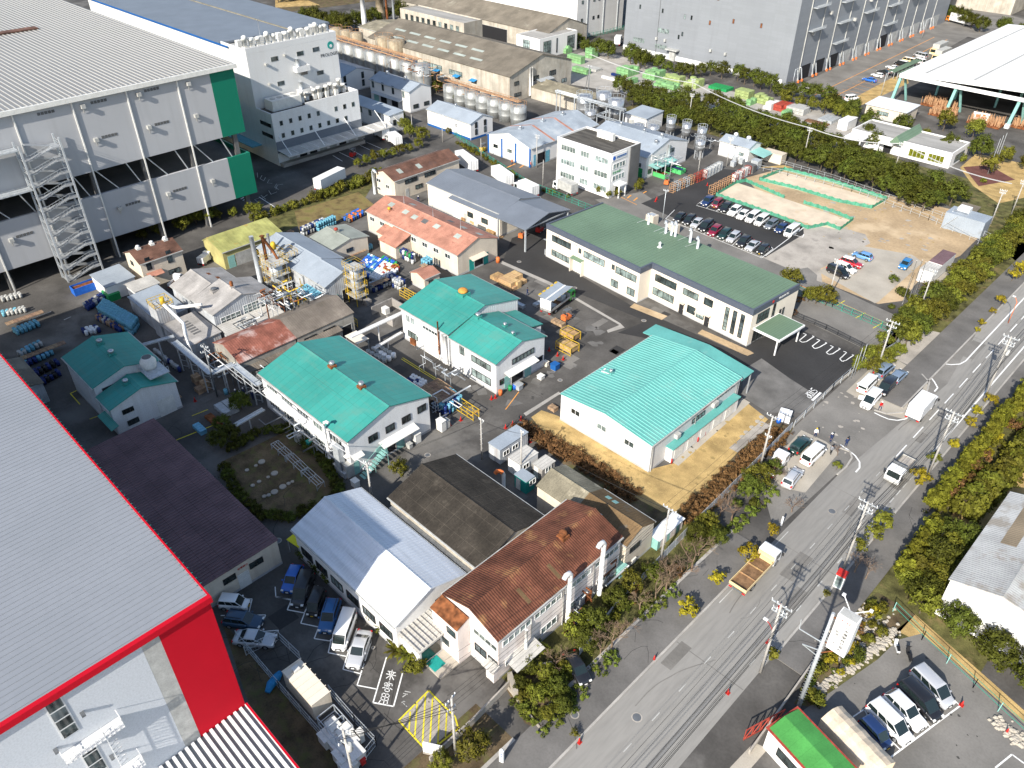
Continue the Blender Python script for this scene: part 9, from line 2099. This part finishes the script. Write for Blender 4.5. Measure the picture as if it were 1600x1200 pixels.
for i,((px,py),(qx,qy)) in enumerate((((425,702),(447,722)),((448,722),(472,745)),((472,745),(497,768)))):
 a=P(px,py);b_=P(qx,qy); t=T('steel_stage','open steel frame table in the shaded garden, '+('upper','middle','lower')[i],'frame table',(a[0],a[1],0),math.atan2(b_[1]-a[1],b_[0]-a[0])); L_=math.dist(a,b_)-.15; q=MB()
 for xx in (0,L_/2,L_):
  for yy in (0,1.2): q.box(xx-.04,yy-.04,0,xx+.04,yy+.04,1.0)
  q.bar((xx,0,1),(xx,1.2,1),.06,.06); q.bar((xx,0,.2),(xx,1.2,1),.04,.04)
 for yy in (0,.4,.8,1.2): q.bar((0,yy,1.0),(L_,yy,1.0),.06,.06)
 q.build('frame','galv',t)
for i,(px,py,r) in enumerate(((409,722,.5),(429,740,.5),(442,761,.5),(429,769,.5),(413,776,.3),(451,756,.3),(400,728,.25),(386,735,.3),(419,746,.25),(395,759,.3),(405,753,.3),(457,753,.25),(420,774,.3))):
 o=lathe_thing(px,py,[(r,0),(r,.12),(r*.8,.14)],'concrete_pale','stepping_stone','round pale concrete disc in the shaded garden','concrete disc'); o['group']='discs in the shaded garden'
def person(px,py,ang_,label,top='cloth_navy',helm=None,legs='cloth_navy',pose=0,z=0):
 x,y=P(px,py); key=('man',pose)
 if key not in CR:
  me=bpy.data.meshes.new('sk'); vs=[];es=[];rs=[]
  def v(p,r,par=None):
   vs.append(p); rs.append(r);
   if par is not None: es.append((par,len(vs)-1))
   return len(vs)-1
  pel=v((0,0,.95),.15); ch=v((0,0,1.2),.15,pel); sh=v((.0,0,1.4),.13,ch); nk=v((.01,0,1.5),.06,sh); hd=v((.02,0,1.6),.09,nk); v((.03,0,1.7),.085,hd)
  for s in (-1,1):
   hp=v((0,s*.1,.88),.1,pel); kn=v((.03+(.12*s if pose else 0),s*.12,.48),.065,hp); an=v((-.02+(.1*s if pose else 0),s*.13,.08),.045,kn); v((.14+(.1*s if pose else 0),s*.14,.04),.04,an)
   so=v((0,s*.2,1.4),.07,sh); el=v((.0,s*.27,1.12),.05,so); wr=v((.14 if not pose or s>0 else .28,s*.26,.9 if not pose or s>0 else 1.15),.035,el); pa=v((vs[wr][0]+.05,vs[wr][1],vs[wr][2]-.05),.03,wr)
   for f_ in range(4):
    k1=v((vs[pa][0]+.04,vs[pa][1]-.024+f_*.016,vs[pa][2]-.05),.009,pa); v((vs[k1][0]+.005,vs[k1][1],vs[k1][2]-.03-.004*(f_%3)),.008,k1)
   v((vs[pa][0]+.03,vs[pa][1]-s*.04,vs[pa][2]-.01),.01,pa)
  me.from_pydata(vs,es,[]); o=bpy.data.objects.new('sk',me); COL.objects.link(o); m_=o.modifiers.new('s','SKIN');
  for i,r in enumerate(rs): me.skin_vertices[0].data[i].radius=(r,r)
  me.skin_vertices[0].data[0].use_root=True
  sb=o.modifiers.new('b','SUBSURF'); sb.levels=1; sb.render_levels=1
  dg=bpy.context.evaluated_depsgraph_get(); dg.update(); base=bpy.data.meshes.new_from_object(o.evaluated_get(dg)); bpy.data.objects.remove(o); CR[key]=base
 base=CR[key].copy(); base.materials.clear(); mats=[top,legs,'skin','rubber']
 for m_ in mats: base.materials.append(MT(m_))
 for p in base.polygons:
  c=p.center; p.use_smooth=True
  p.material_index=2 if c.z>1.5 or (abs(c.y)>.2 and ((not pose and c.z<.9) or (pose and c.x>.24))) else (3 if c.z<.1 else (1 if c.z<.93 and abs(c.y)<.22 else 0))
 t=T('person',label,'person',(x,y,z),ang_); o=bpy.data.objects.new('body',base); link(o,t)
 q=MB(); q.lathe((.02,0,1.64),[(.125,0),(.12,.08),(.07,.15),(.01,.17)],12);
 if helm: q.box(.06,-.09,1.64,.2,.09,1.66)
 q.build('helmet' if helm else 'hair',helm or 'hair',t)
 q=MB(); q.box(.115,-.045,1.655,.13,-.02,1.67); q.box(.115,.02,1.655,.13,.045,1.67); q.build('eyes','hair',t)
 q=MB(); q.box(.12,-.012,1.61,.145,.012,1.65); q.box(.115,-.03,1.575,.122,.03,1.585); q.build('nose_and_mouth','lamp_red' if False else 'skin',t)
 return t
person(1273,683,-1.0,'man in yellow helmet and white top standing by the gate rail','white','yellow');person(1297,691,-2.2,'man in navy overalls without vest, in the middle of the standing group','cloth_navy','white');person(1321,698,2.4,'man in blue overalls at the kerb end of the group','cloth_navy',None);person(1297,710,1.4,'man in dark clothes nearest the long white van','cloth_grey',None,'black',1)
person(1374,641,-.5,'worker in pink and white vest with raised arm beside the open car door','lamp_red','white','cloth_navy',1)
person(824,462,.6,'worker in navy beside the wrapped goods near the open wing truck','cloth_navy',None,'cloth_navy',1);person(654,317,0,'worker in blue walking between the brown and grey roofs','cloth_navy','white','cloth_navy',1)
person(370,622,0,'left one of three white helmeted workers in the shaded alley','cloth_navy','white');person(376,625,1,'middle worker in grey jacket and white helmet in the shaded alley','cloth_grey','white');person(382,620,2,'right one of three white helmeted workers in the shaded alley','cloth_navy','white');person(396,625,2,'white helmeted worker alone near the teal factory corner','cloth_navy','white')
for i,(px,py) in enumerate(((800,258),(829,262))): person(px,py,i,['worker in orange by the blue barrels','second small figure on the yard by the white office'][i],'orange','white')
q=MB(); x,y=P(1225,655); t=T('goods_pile','white wrapped goods pile with blue lid near the gate','goods pile',(x,y,0),.3); q.box(-.9,-.8,0,.9,.8,1.4); q.box(-.8,-.9,1.4,.5,.6,1.6); q.build('wrapped_goods','white',t); q=MB(); q.lathe((-.6,-1.2,0),[(.35,0),(.35,.6)],12); q.build('blue_bin','blue',t)
for i,(px,py) in enumerate(((1190,652),(1184,659),(1175,668),(1166,676),(1160,683))): o=lathe_thing(px,py,[(.42,0),(.42,.05)],'concrete_pale','stepping_stone','round manhole slab in the paved strip beside the lawn','slab',z=.02); o['group']='round slabs in the paved strip'
for i,(px,py) in enumerate(((1049,724),(1090,690),(1101,680),(1146,643))): lathe_thing(px,py,[(.13,0),(.13,.7),(.05,.85)],'red','fire_extinguisher','red extinguisher beside the striped warehouse annex, %s from the lawn corner'%('first','second','third','fourth')[i],'extinguisher')
x,y=P(470,862); t=T('canopy','bright yellow square canopy on posts behind the silver office','canopy',(x,y,0),.15); q=MB(); q.box(-1.1,-.9,2.2,1.1,.9,2.3); q.build('top','yellow_lime',t); q=MB()
for a in (-1,1):
 for c in (-.8,.8): q.box(a-.04,c-.04,0,a+.04,c+.04,2.2)
q.build('legs','steel',t)
x,y=P(612,580); t=T('lean_to_awning','dark blue sloping awning along the teal factory rear','awning',(-90.5,57.2,0)); q=MB(); q.ext([(0,2.9),(3.0,2.2),(3.0,2.1),(0,2.8)],'x',4.5,12); q.build('sheet','blue_trim',t,fix=True); q=MB()
for a in (4.6,8,11.8): q.box(a,2.8,0,a+.1,2.9,2.15)
q.build('posts','steel',t)
q=MB(); q.box(-1.8,-1.2,2.3,1.8,1.2,2.4); x,y=P(560,545); t=T('canopy','flat beige canopy at the rear corner of the teal factory','canopy',(x,y,0)); q.build('top','wall_cream',t); q=MB()
for a in (-1.7,1.6): q.box(a,-1.1,0,a+.1,-1,2.3); q.box(a,1,0,a+.1,1.1,2.3)
q.build('posts','steel',t)
def scr(o):
 v=co.matrix_world.inverted()@Vector(o.location); return v.x/-v.z
g_={}
for o in bpy.data.objects:
 if o.parent is None and o.get('label') and o.get('kind') is None: g_.setdefault(o['label'],[]).append(o)
OR=['leftmost','second from left','third from left','fourth from left','fifth from left','sixth from left','seventh from left','eighth from left','ninth from left','tenth from left']
for l,os_ in g_.items():
 n=len(os_)
 if n<2 or n>36 or os_[0]['category'] in('cable','drum') or len({round(o.location.z,1) for o in os_})>1 or len(l.split())>13: continue
 os_.sort(key=scr)
 for i,o in enumerate(os_):
  o['label']=l+', '+(OR[i] if i<10 else ('rightmost' if i==n-1 else '%dth from left'%(i+1))); o['group']=o.get('group') or l[:60]
